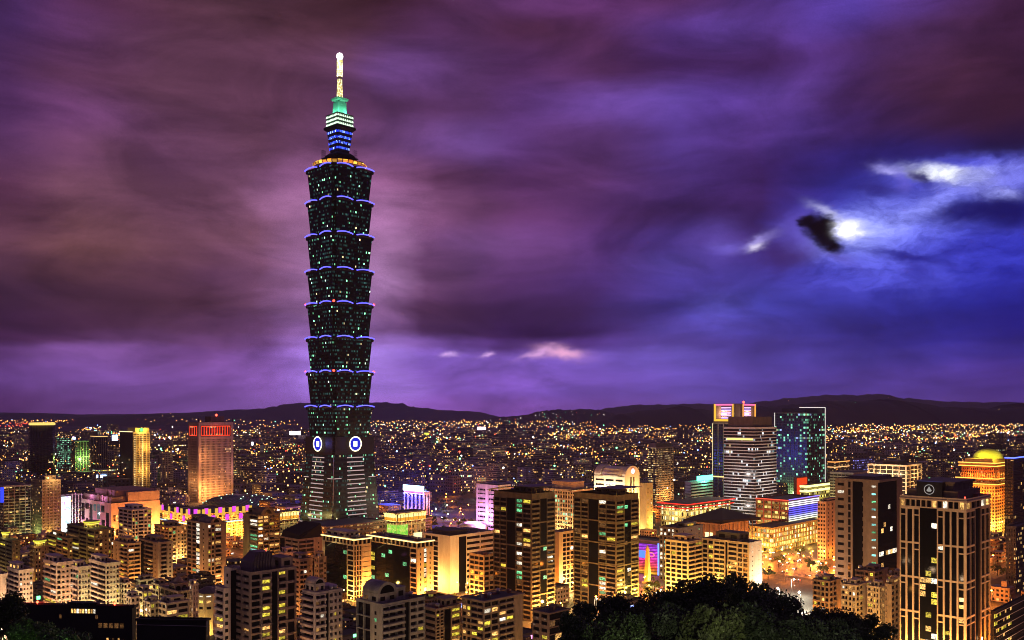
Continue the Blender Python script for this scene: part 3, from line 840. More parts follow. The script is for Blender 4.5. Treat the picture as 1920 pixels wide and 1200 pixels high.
    b = MB(); b.lathe([(3.5, z0), (2.4, z1)], 14); b.build('spire_shaft', sp, root)
    b = MB(); b.lathe([(2.7, z1), (3.1, z1 + 1), (3.1, z2 - 1), (2.2, z2)], 14)
    b.build('spire_lantern', facade((0.6, 0.5, 0.2), 0.9, 2.2, 0.85, 0.8, 0.97, [((1, .85, .25), 3), ((1, .95, .6), 4)], 7.0, 0, name='lantern_glow'), root)
    b = MB(); b.lathe([(0.2, z2), (2.6, z2 + 1.0), (3.6, z2 + 3.4), (2.6, z2 + 6.0), (0.2, z2 + 7.4)], 14); b.build('tip_light', emit((1.0, 0.93, 0.85), 14.0, name='tip_lamp'), root)
    b = MB(); b.bar((6, -4, zt(195)), (6, -4, zt(181)), 0.25); b.build('antenna', plain('steel', (0.45, 0.43, 0.42), 0.35, 0.8), root)
    def pt(loc, pw, col, r=1.0):
        L = bpy.data.lights.new('tower_light', 'POINT'); L.energy = pw; L.color = col; L.shadow_soft_size = r
        o = bpy.data.objects.new('tower_light', L); COL.objects.link(o); o.parent = root; o.location = loc
    pt((-9.5, -9.5, zt(214)), 9000, (0.5, 1.0, 0.7)); pt((4, -10, zt(213)), 5000, (0.5, 1.0, 0.7)); pt((-10, 4, zt(213)), 4000, (0.5, 1.0, 0.7))
    pt((0, 0, z3 + 8), 60000, (1.0, 0.85, 0.75), 2.0)
    for f in 'RL': pt(on(f, 0, 31.5, zc), 9000, (0.15, 0.18, 1.0), 1.0)
    return root
big_tower()
# ------------------------------------------------------------------ near and middle buildings, one by one
PINK = wall((0.52, 0.41, 0.38), stain=.45); TAN = wall((0.32, 0.25, 0.18), stain=.5); GREY = wall((0.26, 0.25, 0.24), stain=.45); DKGREY = wall((0.07, 0.065, 0.065))
BROWN = wall((0.20, 0.12, 0.08)); CREAM = wall((0.55, 0.47, 0.34)); WHITEW = wall((0.62, 0.60, 0.58), stain=0.2); ORNG = wall((0.50, 0.34, 0.20)); ROSE = wall((0.24, 0.175, 0.165), stain=.5)
FRAME = wall((0.58, 0.46, 0.32), stain=.25); OLIVE = wall((0.15, 0.125, 0.08), stain=.5); BLACKW = wall((0.012, 0.012, 0.013))
def S(w, t, **k): return (w, t, k)
def tanks(b, *pos):
    for p in pos: b.tank(*p)

# --- front row at the foot of the hill
def front_row():
    b = Bld('apartment_tower', 'dark slab apartment tower with a slanted ribbed crown and yellow lit balconies', 'apartment tower', 438, 470, 556, 1078, 430, ROSE, seed=1, ci=1.1)
    b.face('L', [S(1, 'grid', nx=2, fh=3.2, pier=1.4, band=1.8, lit=.05)])
    b.face('R', [S(1.3, 'grid', nx=1, fh=3.2, pier=1.0, band=.9, lit=.06), S(1.2, 'balc', nx=1, fh=3.2, lit=.75, pal=[('yell', 6), ('warm', 2)]), S(.8, 'slot'),
                 S(1.1, 'balc', nx=1, fh=3.2, lit=.4, pal=[('yell', 4), ('warm', 3)]), S(1.2, 'grid', nx=1, fh=6.4, pier=1.2, band=1.2, lit=.03)])
    b.parapet()
    mb = MB()      # slanted ribbed crown
    x0, x1, y0, y1, z = b.wr * .1, b.wr * .62, b.wl * .2, b.wl * .95, b.h
    mb.loft([[(x0, y0, z + .05), (x1, y0, z + .05), (x1, y1, z + .05), (x0, y1, z + .05)], [(x0 + 1, y0 + 1, z + 5), (x1, y0 + 1, z + 5), (x1, y1, z + 5), (x0 + 1, y1, z + 5)],
             [(x0 + 5, y0 + 2.5, z + 9.2), (x1 - 2, y0 + 2.5, z + 9.2), (x1 - 2, y1 - 1, z + 9.2), (x0 + 5, y1 - 1, z + 9.2)]], 0)
    for i in range(7):
        u = x0 + 1.2 + i * (x1 - x0 - 4) / 6
        mb.tube([(u, y0 - .1, z + .1), (u + .6, y0 + .75, z + 5), (u + 2.2, y0 + 2.3, z + 9.3)], .22, 4, 0)
    cr = mb.build('slanted_crown', plain('dark_tile', (0.07, 0.05, 0.06), .5), b.root)
    mb = MB(); mb.lathe([(.05, z + 9.2), (.4, z + 9.5), (.4, z + 10.2), (.05, z + 10.5)], 8, x1 - 3, y0 + 4); mb.build('warning_light', emit((1, .05, .03), 6), cr)
    b.penthouse(.7, .95, .1, .8, 5.5, 1); b.done()
    glow(b, [('R', .45, 7, 9000, YELLOW, 9), ('L', .5, 10, 9000, AMBER, 9)])
    b = Bld('apartment_tower', 'narrow pink tiled block with window columns left of the slanted crown tower', 'apartment tower', 420, 434, 452, 1070, 437, PINK, seed=2)
    b.face('L', [S(1, 'blank', cols=1, fh=3.3, ww=1.6, wh=1.5, lit=.03)]); b.face('R', [S(1, 'slot'), S(.3, 'blank')]); b.parapet(); b.done()
    b = Bld('apartment_tower', 'low pink side block at the outer foot of the slanted crown tower', 'apartment tower', 404, 420, 430, 1108, 424, PINK, seed=3)
    b.face('L', [S(1, 'balc', nx=1, fh=3.2, lit=.25, pal=PAL_WARM)]); b.face('R', [S(1, 'blank', cols=1, fh=3.3, ww=1.5, wh=1.6, lit=.06)]); b.parapet(); b.done()
    glow(b, [('L', .5, 6, 5000, AMBER, 8)])
    b = Bld('apartment_tower', 'pink block with barrel vaulted rooftop and balconies in front of the yellow lit office', 'apartment tower', 566, 591, 642, 1116, 432, PINK, seed=4, ci=1.2)
    b.face('L', [S(1, 'balc', nx=1, fh=3.2, lit=.3, pal=PAL_HOME, out=1.2)])
    b.face('R', [S(1.2, 'balc', nx=2, fh=3.2, lit=.15, out=1.0), S(.4, 'slot'), S(1.5, 'grid', nx=3, fh=3.2, pier=.9, band=1.5, lit=.10)])
    b.parapet(); b.penthouse(.05, .42, .15, .85, 4.6, 2, vault=True); b.penthouse(.55, .9, .3, .9, 2.6, 1); tanks(b, (.8, .15), (.65, .15)); b.done()
    glow(b, [('R', .5, 8, 9000, AMBER, 9), ('L', .4, 8, 6000, WHITE, 9)])
    b = Bld('apartment_tower', 'grey block with grey barrel vault and white framed corner bay below the office', 'apartment tower', 668, 717, 797, 1138, 420, GREY, seed=5, ci=1.2)
    b.face('L', [S(1, 'blank', cols=1, fh=3.2, ww=1.4, wh=1.6, lit=.08), S(1.4, 'grid', nx=2, fh=6.4, pier=.5, band=.5, lit=.06, split=2)])
    b.face('R', [S(1.7, 'balc', nx=3, fh=3.2, lit=.12, out=1.2, pal=[('warm', 3), ('yell', 3)]), S(.45, 'slot'), S(1.2, 'grid', nx=2, fh=3.2, pier=.8, band=1.4, lit=.15)])
    b.parapet(); b.penthouse(.02, .45, .2, .8, 4.8, 2, vault=True); b.penthouse(.5, .72, .3, .9, 6.0, 1); tanks(b, (.85, .3)); b.done()
    glow(b, [('R', .5, 7, 5000, AMBER, 8)])
    b = Bld('apartment_block', 'brown banded flats right of the grey vaulted block', 'apartment block', 796, 818, 864, 1146, 455, TAN, seed=6)
    b.face('L', [S(1, 'grid', nx=1, fh=3.1, pier=.6, band=1.5, lit=.1)])
    b.face('R', [S(1, 'grid', nx=2, fh=1.6, pier=.5, band=.55, lit=.04), S(.9, 'slot'), S(1.2, 'balc', nx=1, fh=3.1, lit=.85, pal=[('warm', 5), ('yell', 4)])])
    b.parapet(over=.3); b.penthouse(.45, .95, .2, .9, 4.5, 2, eave=.7); tanks(b, (.2, .3)); b.done()
    glow(b, [('R', .5, 8, 8000, AMBER, 8)])
    b = Bld('apartment_block', 'flats with many warm lit balconies in front of the left twin tower', 'apartment block', 866, 908, 980, 1130, 450, TAN, seed=7)
    b.face('L', [S(1, 'balc', nx=2, fh=3.1, lit=.6, pal=PAL_WARM), S(.7, 'grid', nx=2, fh=3.1, pier=.6, band=1.2, lit=.3, pal=PAL_WARM)])
    b.face('R', [S(1, 'grid', nx=2, fh=3.1, pier=.5, band=1.0, lit=.5, pal=PAL_WARM), S(1.1, 'balc', nx=2, fh=3.1, lit=.35, pal=PAL_WARM), S(.6, 'blank')])
    b.parapet(over=.8, h=.8); tanks(b, (.3, .3), (.7, .6)); b.done()
    glow(b, [('R', .4, 8, 8000, AMBER, 8), ('L', .5, 8, 8000, AMBER, 8)])
    b = Bld('apartment_block', 'small block with white framed glass penthouse next to the dark trees', 'apartment block', 998, 1030, 1067, 1152, 405, BROWN, seed=8)
    b.face('L', [S(1, 'grid', nx=2, fh=3.2, pier=1.2, band=1.6, lit=.05)]); b.face('R', [S(1, 'grid', nx=1, fh=3.2, pier=.35, band=.4, lit=.25, split=3, pal=PAL_WARM)])
    b.parapet(over=.5, h=.6); b.done()
    glow(b, [('R', .5, 6, 4000, AMBER, 8)])
front_row()

# --- twin towers with swept roof canopies
def twin(xl, xc, xr, yt, Y, label, seed, lit):
    b = Bld('apartment_tower', label, 'apartment tower', xl, xc, xr, yt, Y, OLIVE, seed=seed, ci=1.0)
    G = lambda w, **k: S(w, 'grid', **dict(dict(nx=1, fh=3.25, pier=.55, band=1.0, lit=lit, pal=PAL_HOME), **k))
    z1 = b.h - 4
    b.face('L', [G(.8, lit=.16), G(.65, lit=.55, pal=[('green', 2), ('white', 2), ('dim', 3)]), S(.9, 'slot'), G(1.3, nx=2, lit=.13)], 0, z1)
    b.face('R', [G(1, pier=.9, band=1.4, lit=.08), S(.8, 'glass', nx=2, fh=3.25, lit=.05), G(1, pier=.9, band=1.3, lit=.12)], 0, z1)
    for k in range(1, 5):      # belt courses every few storeys
        z = z1 * k / 5
        b.fbox(b.w, 'L', .5, b.wl - .1, z, z + .9, -.6, .25); b.fbox(b.w, 'R', 0, b.wr - .1, z, z + .9, -.6, .25)
    b.w.box(.3, b.wr - .3, .3, b.wl - .3, z1 + .02, b.h)
    for i in range(6):
        b.w.bar((.6 + i * (b.wr - 1.2) / 5, .5, b.h), (.6 + i * (b.wr - 1.2) / 5, .5, b.h + 3.6), .18)
    mb = MB()        # canopy: a plate curved along the left face
    n = 12; top = []; bot = []
    for i in range(n + 1):
        t = i / n; y = -1.5 + (b.wl + 6.5) * t; z = b.h + 4.3 - 5.6 * t * t + 1.6 * t
        top.append((y, z + .35)); bot.append((y, z))
    prof = top + bot[::-1]
    mb.loft([[(-1.6, y, z) for y, z in prof], [(b.wr + 1.6, y, z) for y, z in prof]], 0)
    mb.build('roof_canopy', plain('dark_metal', (0.03, 0.028, 0.03), .5), b.root)
    for y in (.12, .45): b.penthouse(.3, .7, y, y + .2, 3.0, 1, eave=0)
    b.done(roof=False)
    glow(b, [('R', .25, 8, 40000, YELLOW, 10), ('R', .9, 9, 40000, YELLOW, 10), ('L', .25, 12, 5000, AMBER, 9)])
twin(925, 997, 1041, 926, 610, 'left of the two dark apartment towers with swept roof canopies', 11, .10)
twin(1075, 1156, 1198, 929, 640, 'right of the two dark apartment towers with swept roof canopies', 12, .14)

# --- the big towers at the right
def right_towers():
    b = Bld('office_tower', 'dark tower with light stone grid and a round emblem on its black crown panel', 'office tower', 1687, 1812, 1857, 940, 475, FRAME, seed=21, ci=.9)
    fh = 3.7
    def tall(face, u0, u1, z0, z1, nx, fh, lit):
        bw = (u1 - u0) / nx
        for i in range(nx + 1):
            c = u0 + i * bw; b.fbox(b.w, face, max(u0, c - .45), min(u1, c + .45), z0, z1, -b.ci, 0)
        nz = int((z1 - z0) / fh)
        for k in range(nz + 1):
            zz = z1 - k * fh
            if k % 5 == 0: b.fbox(b.w, face, u0 + .01, u1 - .01, zz - 1.0, zz - .02, -b.ci, -.06)
            if k % 5 == 1:
                for i in (0, nx - 1): b.fbox(b.w, face, u0 + i * bw + .46, u0 + (i + 1) * bw - .46, zz - .7, zz - .1, -b.ci, -.1)
            else:
                b.fbox(b.g, face, u0 + .02, u1 - .02, zz - .9, zz, -b.ci, -b.ci + .2)
            for i in range(nx):
                st = pick(b.rng, lit, [('warm', 4), ('yell', 5), ('white', 2)])
                if st != 'dark' and k < nz - 1:
                    b.pane(face, u0 + i * bw + .5, u0 + (i + 1) * bw - .5, zz - fh + .6, zz - 1.1, st, n=-b.ci + .1)
        b.fbox(b.g, face, u0 + .02, u1 - .02, z0, z1 - .1, -b.ci, -b.ci + .1)
    b.tall = tall
    b.face('L', [S(2.1, 'tall', nx=4, fh=fh, lit=.05), S(1.35, 'glass', nx=3, fh=fh, lit=.14, pal=[('warm', 3), ('yell', 4), ('white', 1)]), S(1.6, 'tall', nx=3, fh=fh, lit=.02)], 0, b.h - 5)
    b.face('R', [S(1.3, 'tall', nx=2, fh=fh, lit=.02), S(.9, 'slot'), S(1.4, 'tall', nx=2, fh=fh, lit=.02)], 0, b.h - 5)
    for f, W in (('L', b.wl), ('R', b.wr)):
        b.grid(f, 0.9 if f == 'L' else 0, W, b.h - 4.98, b.h - .02, 12 if f == 'L' else 5, 5, pier=.5, band=.9, lit=.35, pal=[('warm', 3), ('white', 2)])
    b.w.box(-.5, b.wr, -.5, 0, b.h - .8, b.h - .05); b.w.box(-.5, 0, 0, b.wl, b.h - .8, b.h - .05)
    mb = MB()        # stepped crown
    mb.box(2.5, b.wr - 1, 5, b.wl - 3, b.h + .12, b.h + 4.5); mb.box(5, b.wr - 3, 8, b.wl - 7, b.h + 4.5, b.h + 8.2)
    mb.box(4.2, b.wr - 2, 7, b.wl - 6, b.h + 8.2, b.h + 9.25)
    for i in range(9):
        y = 11 + i * (b.wl - 19.6) / 8; mb.box(4.6, 5.0, y, y + .6, b.h + 4.51, b.h + 8.19)
    cr = mb.build('stepped_crown', wall((.16, .12, .09)), b.root)
    yc = b.wl * .55
    mb = MB(); mb.box(.3, 4.55, yc - 6.5, yc + 6.5, b.h + .13, b.h + 9.2); pn = mb.build('emblem_panel', plain('black_panel', (.006, .006, .008), .3), b.root)
    em = emit((.9, .85, .8), .35, name='emblem')
    n = 24; mb = MB(); rr = []
    for i in range(n + 1):
        t = 2 * pi * i / n; rr.append([(.25 + .1 * sin(q), yc + (2.5 + .18 * cos(q)) * cos(t), b.h + 5 + (2.5 + .18 * cos(q)) * sin(t)) for q in (0, 1.57, 3.14, 4.71)])
    mb.loft(rr, 0, cap=False); mb.build('emblem_ring', em, pn)
    mb = MB(); lf = [(0, -1.0), (.55, -1.3), (1.35, -.5), (.8, .3), (0, 1.7), (-.8, .3), (-1.35, -.5), (-.55, -1.3)]
    mb.loft([[(.28, yc + a, b.h + 5 + c) for a, c in lf], [(.12, yc + a, b.h + 5 + c) for a, c in lf]], 0); mb.build('emblem_leaf', em, pn)
    for x, y, z in ((1, 1, b.h + 1.2), (b.wr - 1, 1, b.h + 1.2)):
        mb = MB(); mb.lathe([(.05, z), (.4, z + .3), (.4, z + .8), (.05, z + 1.1)], 8, x, y); mb.build('warning_light', emit((1, .05, .03), 6), b.root)
    b.parapet(); b.done()
    glow(b, [('L', .15, 10, 20000, AMBER, 12), ('L', .5, 10, 20000, AMBER, 12), ('L', .85, 10, 20000, AMBER, 12), ('R', .5, 9, 30000, (1, .4, .12), 12)])
    for x, y, z, pw, c in ((-60, b.wl * .5, 30, 130000, (1, .56, .24)), (b.wr * .4, -45, 30, 70000, (1, .45, .16))):
        L = bpy.data.lights.new('floodlight', 'POINT'); L.energy = pw; L.color = c; L.shadow_soft_size = 1.5
        o = bpy.data.objects.new('floodlight', L); COL.objects.link(o); o.parent = b.root; o.location = (x, y, z)

    b = Bld('office_tower', 'plain dark tower with a lit column of cool stair windows on its brown wall', 'office tower', 1566, 1649, 1692, 905, 610, wall((.22, .17, .14)), seed=22, ci=1.0)
    b.face('L', [S(1.05, 'blank', cols=0), S(.45, 'blank'), S(1.0, 'slot'), S(1.75, 'blank')])
    W = b.wl
    nz = int(b.h / 5.1)
    for k in range(nz):
        z = k * 5.1 + 2
        st = ('cyan', 'white', 'cyan', 'green')[k % 4]
        b.pane('L', W * .08, W * .17, z, z + 1.2, st if k > 3 else 'dark', n=-.06)
        b.pane('L', W * .80, W * .94, z, z + 1.9, 'dark' if b.rng.random() > .15 else 'white', n=-.06)
        b.pane('L', W * .645, W * .70, z - 1, z + 3, 'dark', n=-.06)
        b.pane('L', W * .36, W * .41, z - 1 + (k % 2), z + 2.6, 'dark', n=-.06)
    b.face('R', [S(3.2, 'glass', nx=8, fh=3.8, lit=.012, pal=[('warm', 2), ('white', 2)]), S(1.0, 'blank')])
    b.parapet(h=1.6); b.penthouse(.2, .9, .2, .8, 3, 0); b.done()
    glow(b, [('L', .3, 12, 16000, AMBER, 9), ('R', .9, 10, 22000, (1, .4, .12), 10)])

    # low flats in front
    for i, (xl, xc, xr, yt, Y, lab, wm) in enumerate([
        (1524, 1556, 1577, 1092, 560, 'left end block of the low tan flats below the dark tower', TAN),
        (1577, 1606, 1627, 1100, 535, 'low tan flats with lit rows of windows, second block from the dark trees', CREAM),
        (1626, 1650, 1664, 1103, 528, 'low tan flats with a closed brown end wall, third block from the dark trees', CREAM),
        (1660, 1672, 1694, 1098, 515, 'low flats squeezed against the grid tower with the emblem', TAN),
        (1604, 1640, 1665, 1074, 575, 'flats with stepped roof terraces below the stair window tower', ROSE),
        (1664, 1684, 1702, 1082, 570, 'flats with pitched roof terrace between stair window tower and grid tower', ROSE)]):
        b = Bld('apartment_block', lab, 'apartment block', xl, xc, xr, yt, Y, wm, seed=30 + i, group='low flats below the dark tower')
        b.face('L', [S(1, 'grid', nx=2, fh=3.1, pier=.7, band=1.2, lit=.35, pal=PAL_WARM), S(1, 'balc', nx=2, fh=3.1, lit=.3, pal=PAL_WARM)])
        b.face('R', [S(1, 'grid', nx=2, fh=3.1, pier=.9, band=1.3, lit=.2, pal=PAL_WARM), S(.6, 'blank')])
        b.parapet(over=.3, h=.8); b.penthouse(.2, .7, .2, .6, 3, 1); tanks(b, (.8, .8), (.15, .85)); b.done()
        glow(b, [('L', .5, 9, 8000, AMBER, 8)])
right_towers()

# --- the corniced office lit in yellow, two stepped blocks
def yellow_office():
    for (xl, xc, xr, yt, Y, lab, sd) in [(604, 664, 696, 1013, 672, 'front wing of yellow lit office with glass front and glowing cornice', 41),
                                          (689, 782, 813, 1018, 650, 'wide wing of yellow lit office with big black glass front and glowing cornice', 42)]:
        b = Bld('office_building', lab, 'office building', xl, xc, xr, yt, Y, CREAM, seed=sd, ci=.9)
        zt = b.h - 4.4
        if sd == 41:
            b.face('L', [S(.75, 'grid', nx=1, fh=3.6, pier=.7, band=.9, lit=.1, pal=PAL_OFF), S(2.6, 'glass', nx=6, fh=3.6, lit=.05, pal=[('green', 5), ('cyan', 1)]), S(.3, 'blank')], 0, zt)
            b.face('R', [S(1.3, 'grid', nx=3, fh=3.6, pier=.45, band=.5, lit=.04), S(1.6, 'grid', nx=1, fh=3.6, pier=.3, band=3.3, lit=0)], 0, zt)
        else:
            b.face('L', [S(.62, 'grid', nx=1, fh=3.6, pier=.7, band=.9, lit=.2, pal=PAL_OFF), S(3.6, 'glass', nx=10, fh=3.6, lit=.045, pal=[('green', 4), ('white', 2), ('warm', 1)]),
                         S(.75, 'glass', nx=1, fh=3.6, lit=.75, pal=[('yell', 3), ('green', 2)])], 0, zt)
            b.face('R', [S(1, 'blank', cols=1, fh=3.6, ww=.9, wh=1.8, lit=.02), S(.35, 'glass', nx=1, fh=3.6, lit=1.0, pal=[('yell', 3), ('white', 1)]), S(1, 'blank', cols=1, fh=3.6, ww=.9, wh=1.8, lit=.02)], 0, zt)
        b.grid('L', .9, b.wl, zt + .02, b.h, 9 if sd == 41 else 12, 4.4, pier=.9, band=1.2, lit=.04)
        b.grid('R', 0, b.wr, zt + .02, b.h, 4, 4.4, pier=.9, band=1.2, lit=0)
        b.parapet(over=.6, h=1.0)
        mb = MB(); mb.tube([(-.9, b.wl, b.h + .3), (-.9, -.9, b.h + .3), (b.wr, -.9, b.h + .3)], .42, 6); mb.build('cornice_light', emit((1.0, .74, .25), 2.6), b.root)
        if sd == 41: b.penthouse(.15, .95, .35, .95, 4.2, 3)
        tanks(b, (.4, .1)); b.done()
        glow(b, [('R', .3, 9, 22000, AMBER, 9), ('R', .8, 9, 22000, AMBER, 9), ('L', .1, 8, 12000, YELLOW, 9)])
        L = bpy.data.lights.new('cornice_glow', 'AREA'); L.shape = 'RECTANGLE'; L.size = b.wl; L.size_y = .4; L.energy = 1500; L.color = (1, .75, .3)
        o = bpy.data.objects.new('cornice_glow', L); COL.objects.link(o); o.parent = b.root; o.location = (-2.4, b.wl / 2, b.h + .2); o.rotation_euler = (0, radians(25), pi / 2)
    b = Bld('office_building', 'white office with dark window strips behind the yellow lit office', 'office building', 792, 844, 926, 1009, 700, WHITEW, seed=43)
    b.face('L', [S(1, 'blank'), S(1.2, 'grid', nx=2, fh=3.8, pier=.5, band=.7, lit=.06, pal=PAL_WARM), S(.2, 'blank')])
    b.face('R', [S(.55, 'blank'), S(.5, 'slot'), S(.9, 'grid', nx=1, fh=4.2, pier=.6, band=2.2, lit=.04, split=3), S(.9, 'grid', nx=1, fh=4.2, pier=.6, band=2.2, lit=.06, split=3)])
    b.parapet(h=1.6); b.penthouse(.1, .5, .2, .8, 4, 0, wallm=DKGREY); b.done()
    glow(b, [('L', .35, 9, 26000, AMBER, 9), ('R', .1, 12, 9000, ORANGE, 9)])
    b = Bld('apartment_block', 'small orange lit block between white office and left twin tower', 'apartment block', 880, 908, 928, 1044, 655, ORNG, seed=44)
    b.face('L', [S(1, 'grid', nx=3, fh=3.4, pier=.6, band=1.3, lit=.15)]); b.face('R', [S(1, 'grid', nx=2, fh=3.4, pier=.6, band=1.3, lit=.15)]); b.parapet(); b.done()
    glow(b, [('L', .5, 8, 22000, (1, .45, .15), 8)])
    b = Bld('apartment_block', 'tall orange lit slab seen between the two canopy towers', 'apartment block', 1028, 1048, 1082, 1002, 700, ORNG, seed=45)
    b.face('L', [S(1, 'blank', cols=1)]); b.face('R', [S(.5, 'blank'), S(1.5, 'grid', nx=3, fh=3.6, pier=.5, band=.9, lit=.08), S(.4, 'blank')]); b.parapet(h=1.6); b.done()
    glow(b, [('R', .3, 10, 36000, (1, .42, .13), 9), ('R', .8, 10, 30000, (1, .42, .13), 9), ('L', .6, 9, 16000, ORANGE, 9)])
yellow_office()

def beige_flats():
    b = Bld('apartment_block', 'beige gridded flats left of the pair above the dark trees', 'apartment block', 1247, 1291, 1318, 1019, 655, FRAME, seed=51, ci=1.0)
    b.face('L', [S(1, 'grid', nx=4, fh=3.3, pier=.8, band=1.0, lit=.05)]); b.face('R', [S(1, 'balc', nx=2, fh=3.3, lit=.12)])
    b.parapet(); b.penthouse(.15, .8, .2, .75, 4.5, 2); tanks(b, (.8, .85)); b.done()
    glow(b, [('L', .3, 9, 16000, YELLOW, 10), ('L', .8, 9, 14000, YELLOW, 10)])
    b = Bld('apartment_block', 'wide beige flats with dark boxy penthouse above the dark trees', 'apartment block', 1316, 1405, 1429, 1021, 640, FRAME, seed=52, ci=1.0)
    b.face('L', [S(.9, 'grid', nx=2, fh=3.3, pier=.9, band=1.0, lit=.10), S(.8, 'balc', nx=1, fh=3.3, lit=.06, out=.3), S(.22, 'slot'), S(1.0, 'balc', nx=2, fh=3.3, lit=.05, out=.3), S(1.0, 'grid', nx=2, fh=3.3, pier=.9, band=1.0, lit=.05)])
    b.face('R', [S(1, 'blank', cols=2, fh=3.3, ww=.8, wh=.9, lit=.6, pal=[('warm', 3), ('white', 1)])])
    b.parapet(); b.penthouse(.2, .9, .25, .75, 6.5, 2, wallm=DKGREY, eave=0); b.done()
    glow(b, [('L', .15, 9, 14000, YELLOW, 10), ('L', .5, 9, 14000, YELLOW, 10), ('L', .85, 9, 14000, YELLOW, 10), ('R', .6, 9, 12000, ORANGE, 9)])
    b = Bld('apartment_block', 'dark block with white window grid behind the beige flats', 'apartment block', 1236, 1274, 1318, 993, 745, DKGREY, seed=53)
    b.face('L', [S(1, 'grid', nx=5, fh=3.4, pier=1.5, band=1.3, lit=.45, pal=[('white', 3), ('cyan', 1)])]); b.face('R', [S(1, 'blank', cols=3, lit=.1)]); b.parapet(); b.penthouse(.3, .8, .1, .5, 4, 1); b.done()
beige_flats()

# --- left foreground flats
def left_flats():
    data = [(-14, -2, 12, 1082, 560, 'pale flats cut off by the left edge of the picture', PINK),
            (15, 36, 62, 1074, 565, 'pale pink flats left of the dark shaft, with rooftop room', PINK),
            (82, 106, 140, 1060, 580, 'pale pink flats with many green and yellow lit windows', PINK),
            (136, 147, 170, 1068, 560, 'narrow pale pink flats with a flat pink cornice, behind the red lights', PINK),
            (168, 199, 224, 1061, 570, 'tall pale pink flats with big rooftop room right of the narrow ones', PINK)]
    for i, (xl, xc, xr, yt, Y, lab, wm) in enumerate(data):
        b = Bld('apartment_block', lab, 'apartment block', xl, xc, xr, yt, Y, wm, seed=60 + i, ci=.9, group='pale pink flats at the left')
        b.face('L', [S(1, 'balc', nx=2, fh=3.2, lit=.45 if i == 2 else .15, out=.7)])
        b.face('R', [S(.7, 'balc', nx=1, fh=3.2, lit=.12, out=.6), S(1.2, 'grid', nx=2, fh=3.2, pier=.9, band=1.9, lit=.06), S(.7, 'balc', nx=1, fh=3.2, lit=.12, out=.6)])
        b.parapet(h=1.8, over=.5); b.penthouse(.05, .6, .35, .95, 4.6, 2, eave=.5); tanks(b, (.8, .8)); b.done()
        glow(b, [('R', .5, 10, 20000, (1, .55, .25), 9), ('L', .5, 12, 9000, AMBER, 9)])
    # small houses
    data = [(236, 246, 262, 1122, 545, 'tiny pale house beside the tall pink flats', PINK), (252, 268, 286, 1112, 555, 'yellow lit small house with rooftop room', CREAM),
            (256, 262, 290, 1090, 590, 'grey low house with two yellow windows', GREY), (286, 298, 314, 1098, 575, 'small pink house with parapet and yellow side', ROSE),
            (296, 312, 354, 1134, 520, 'ornate cream house with dark windows behind the black roof', CREAM), (355, 362, 372, 1098, 545, 'slender pale stair turret of pointed tiers', PINK),
            (222, 232, 246, 1096, 585, 'small pale house under the brown tower', PINK), (270, 282, 300, 1132, 525, 'yellow lit little house with shutters', CREAM)]
    for i, (xl, xc, xr, yt, Y, lab, wm) in enumerate(data):
        b = Bld('house', lab, 'house', xl, xc, xr, yt, Y, wm, seed=80 + i, ci=.5)
        b.face('L', [S(1, 'grid', nx=2, fh=3.3, pier=1.0, band=1.4, lit=.2, pal=PAL_WARM)]); b.face('R', [S(1, 'grid', nx=2, fh=3.3, pier=1.0, band=1.4, lit=.15, pal=PAL_WARM)])
        b.parapet(over=.4, h=.9); b.penthouse(.3, .9, .3, .9, 2.8, 1, eave=.3); tanks(b, (.15, .8)); b.done()
        glow(b, [('L', .5, 5, 3500, YELLOW, 6)])
    # arcaded dark house with a little dome
    b = Bld('house', 'dark arcaded house with a small dome and round arches', 'house', 300, 334, 362, 1112, 555, ROSE, seed=90, ci=.6)
    b.face('L', [S(1, 'grid', nx=4, fh=4.5, pier=.8, band=1.4, lit=.02)]); b.face('R', [S(1, 'grid', nx=3, fh=4.5, pier=.8, band=1.4, lit=.02)])
    b.parapet(over=.5)
    mb = MB(); cx, cy_ = b.wr * .5, b.wl * .4; z = b.h
    mb.box(cx - 4, cx + 4, cy_ - 4, cy_ + 4, z + .1, z + 4.4)
    for f in 'RL':
        for q in (-2, 2):
            pts = [(q + 1.5 * cos(pi * i / 8), z + 1.8 + 1.5 * sin(pi * i / 8)) for i in range(9)] + [(q - 1.5, z + .3), (q + 1.5, z + .3)]
            if f == 'R': mb.loft([[(cx + u, cy_ - 4.06, w) for u, w in pts], [(cx + u, cy_ - 4.02, w) for u, w in pts]], 1)
            else: mb.loft([[(cx - 4.06, cy_ + u, w) for u, w in pts], [(cx - 4.02, cy_ + u, w) for u, w in pts]], 1)
    mb.box(cx - 4.4, cx + 4.4, cy_ - 4.4, cy_ + 4.4, z + 4.4, z + 4.8)
    mb.lathe([(3.2, z + 4.8), (3.0, z + 5.8), (2.2, z + 7.0), (1.0, z + 7.8), (.2, z + 8.6)], 14, cx, cy_); mb.build('domed_lantern', [ROSE, GLASS], b.root); b.done()
    # eight sided corner house with lit eaves
    x, y = PX(390, 560), 560.0
    r = thing('house', 'eight sided pale house with white lit eaves and yellow windows', 'house', (x, y, 0)); FOOT.append((x, y, 12))
    z1 = ZT(1110, 560)
    mb = MB(); mb.lathe([(6.6, 0), (6.6, z1)], 8, smooth=False); mb.build('wall', CREAM, r)
    mb = MB(); mb.lathe([(7.6, z1 + .05), (7.6, z1 + .5), (2.0, z1 + 3.2), (1.4, z1 + 3.3)], 8, smooth=False); mb.build('roof', plain('dark_tile', (0.07, 0.05, 0.06), .5), r)
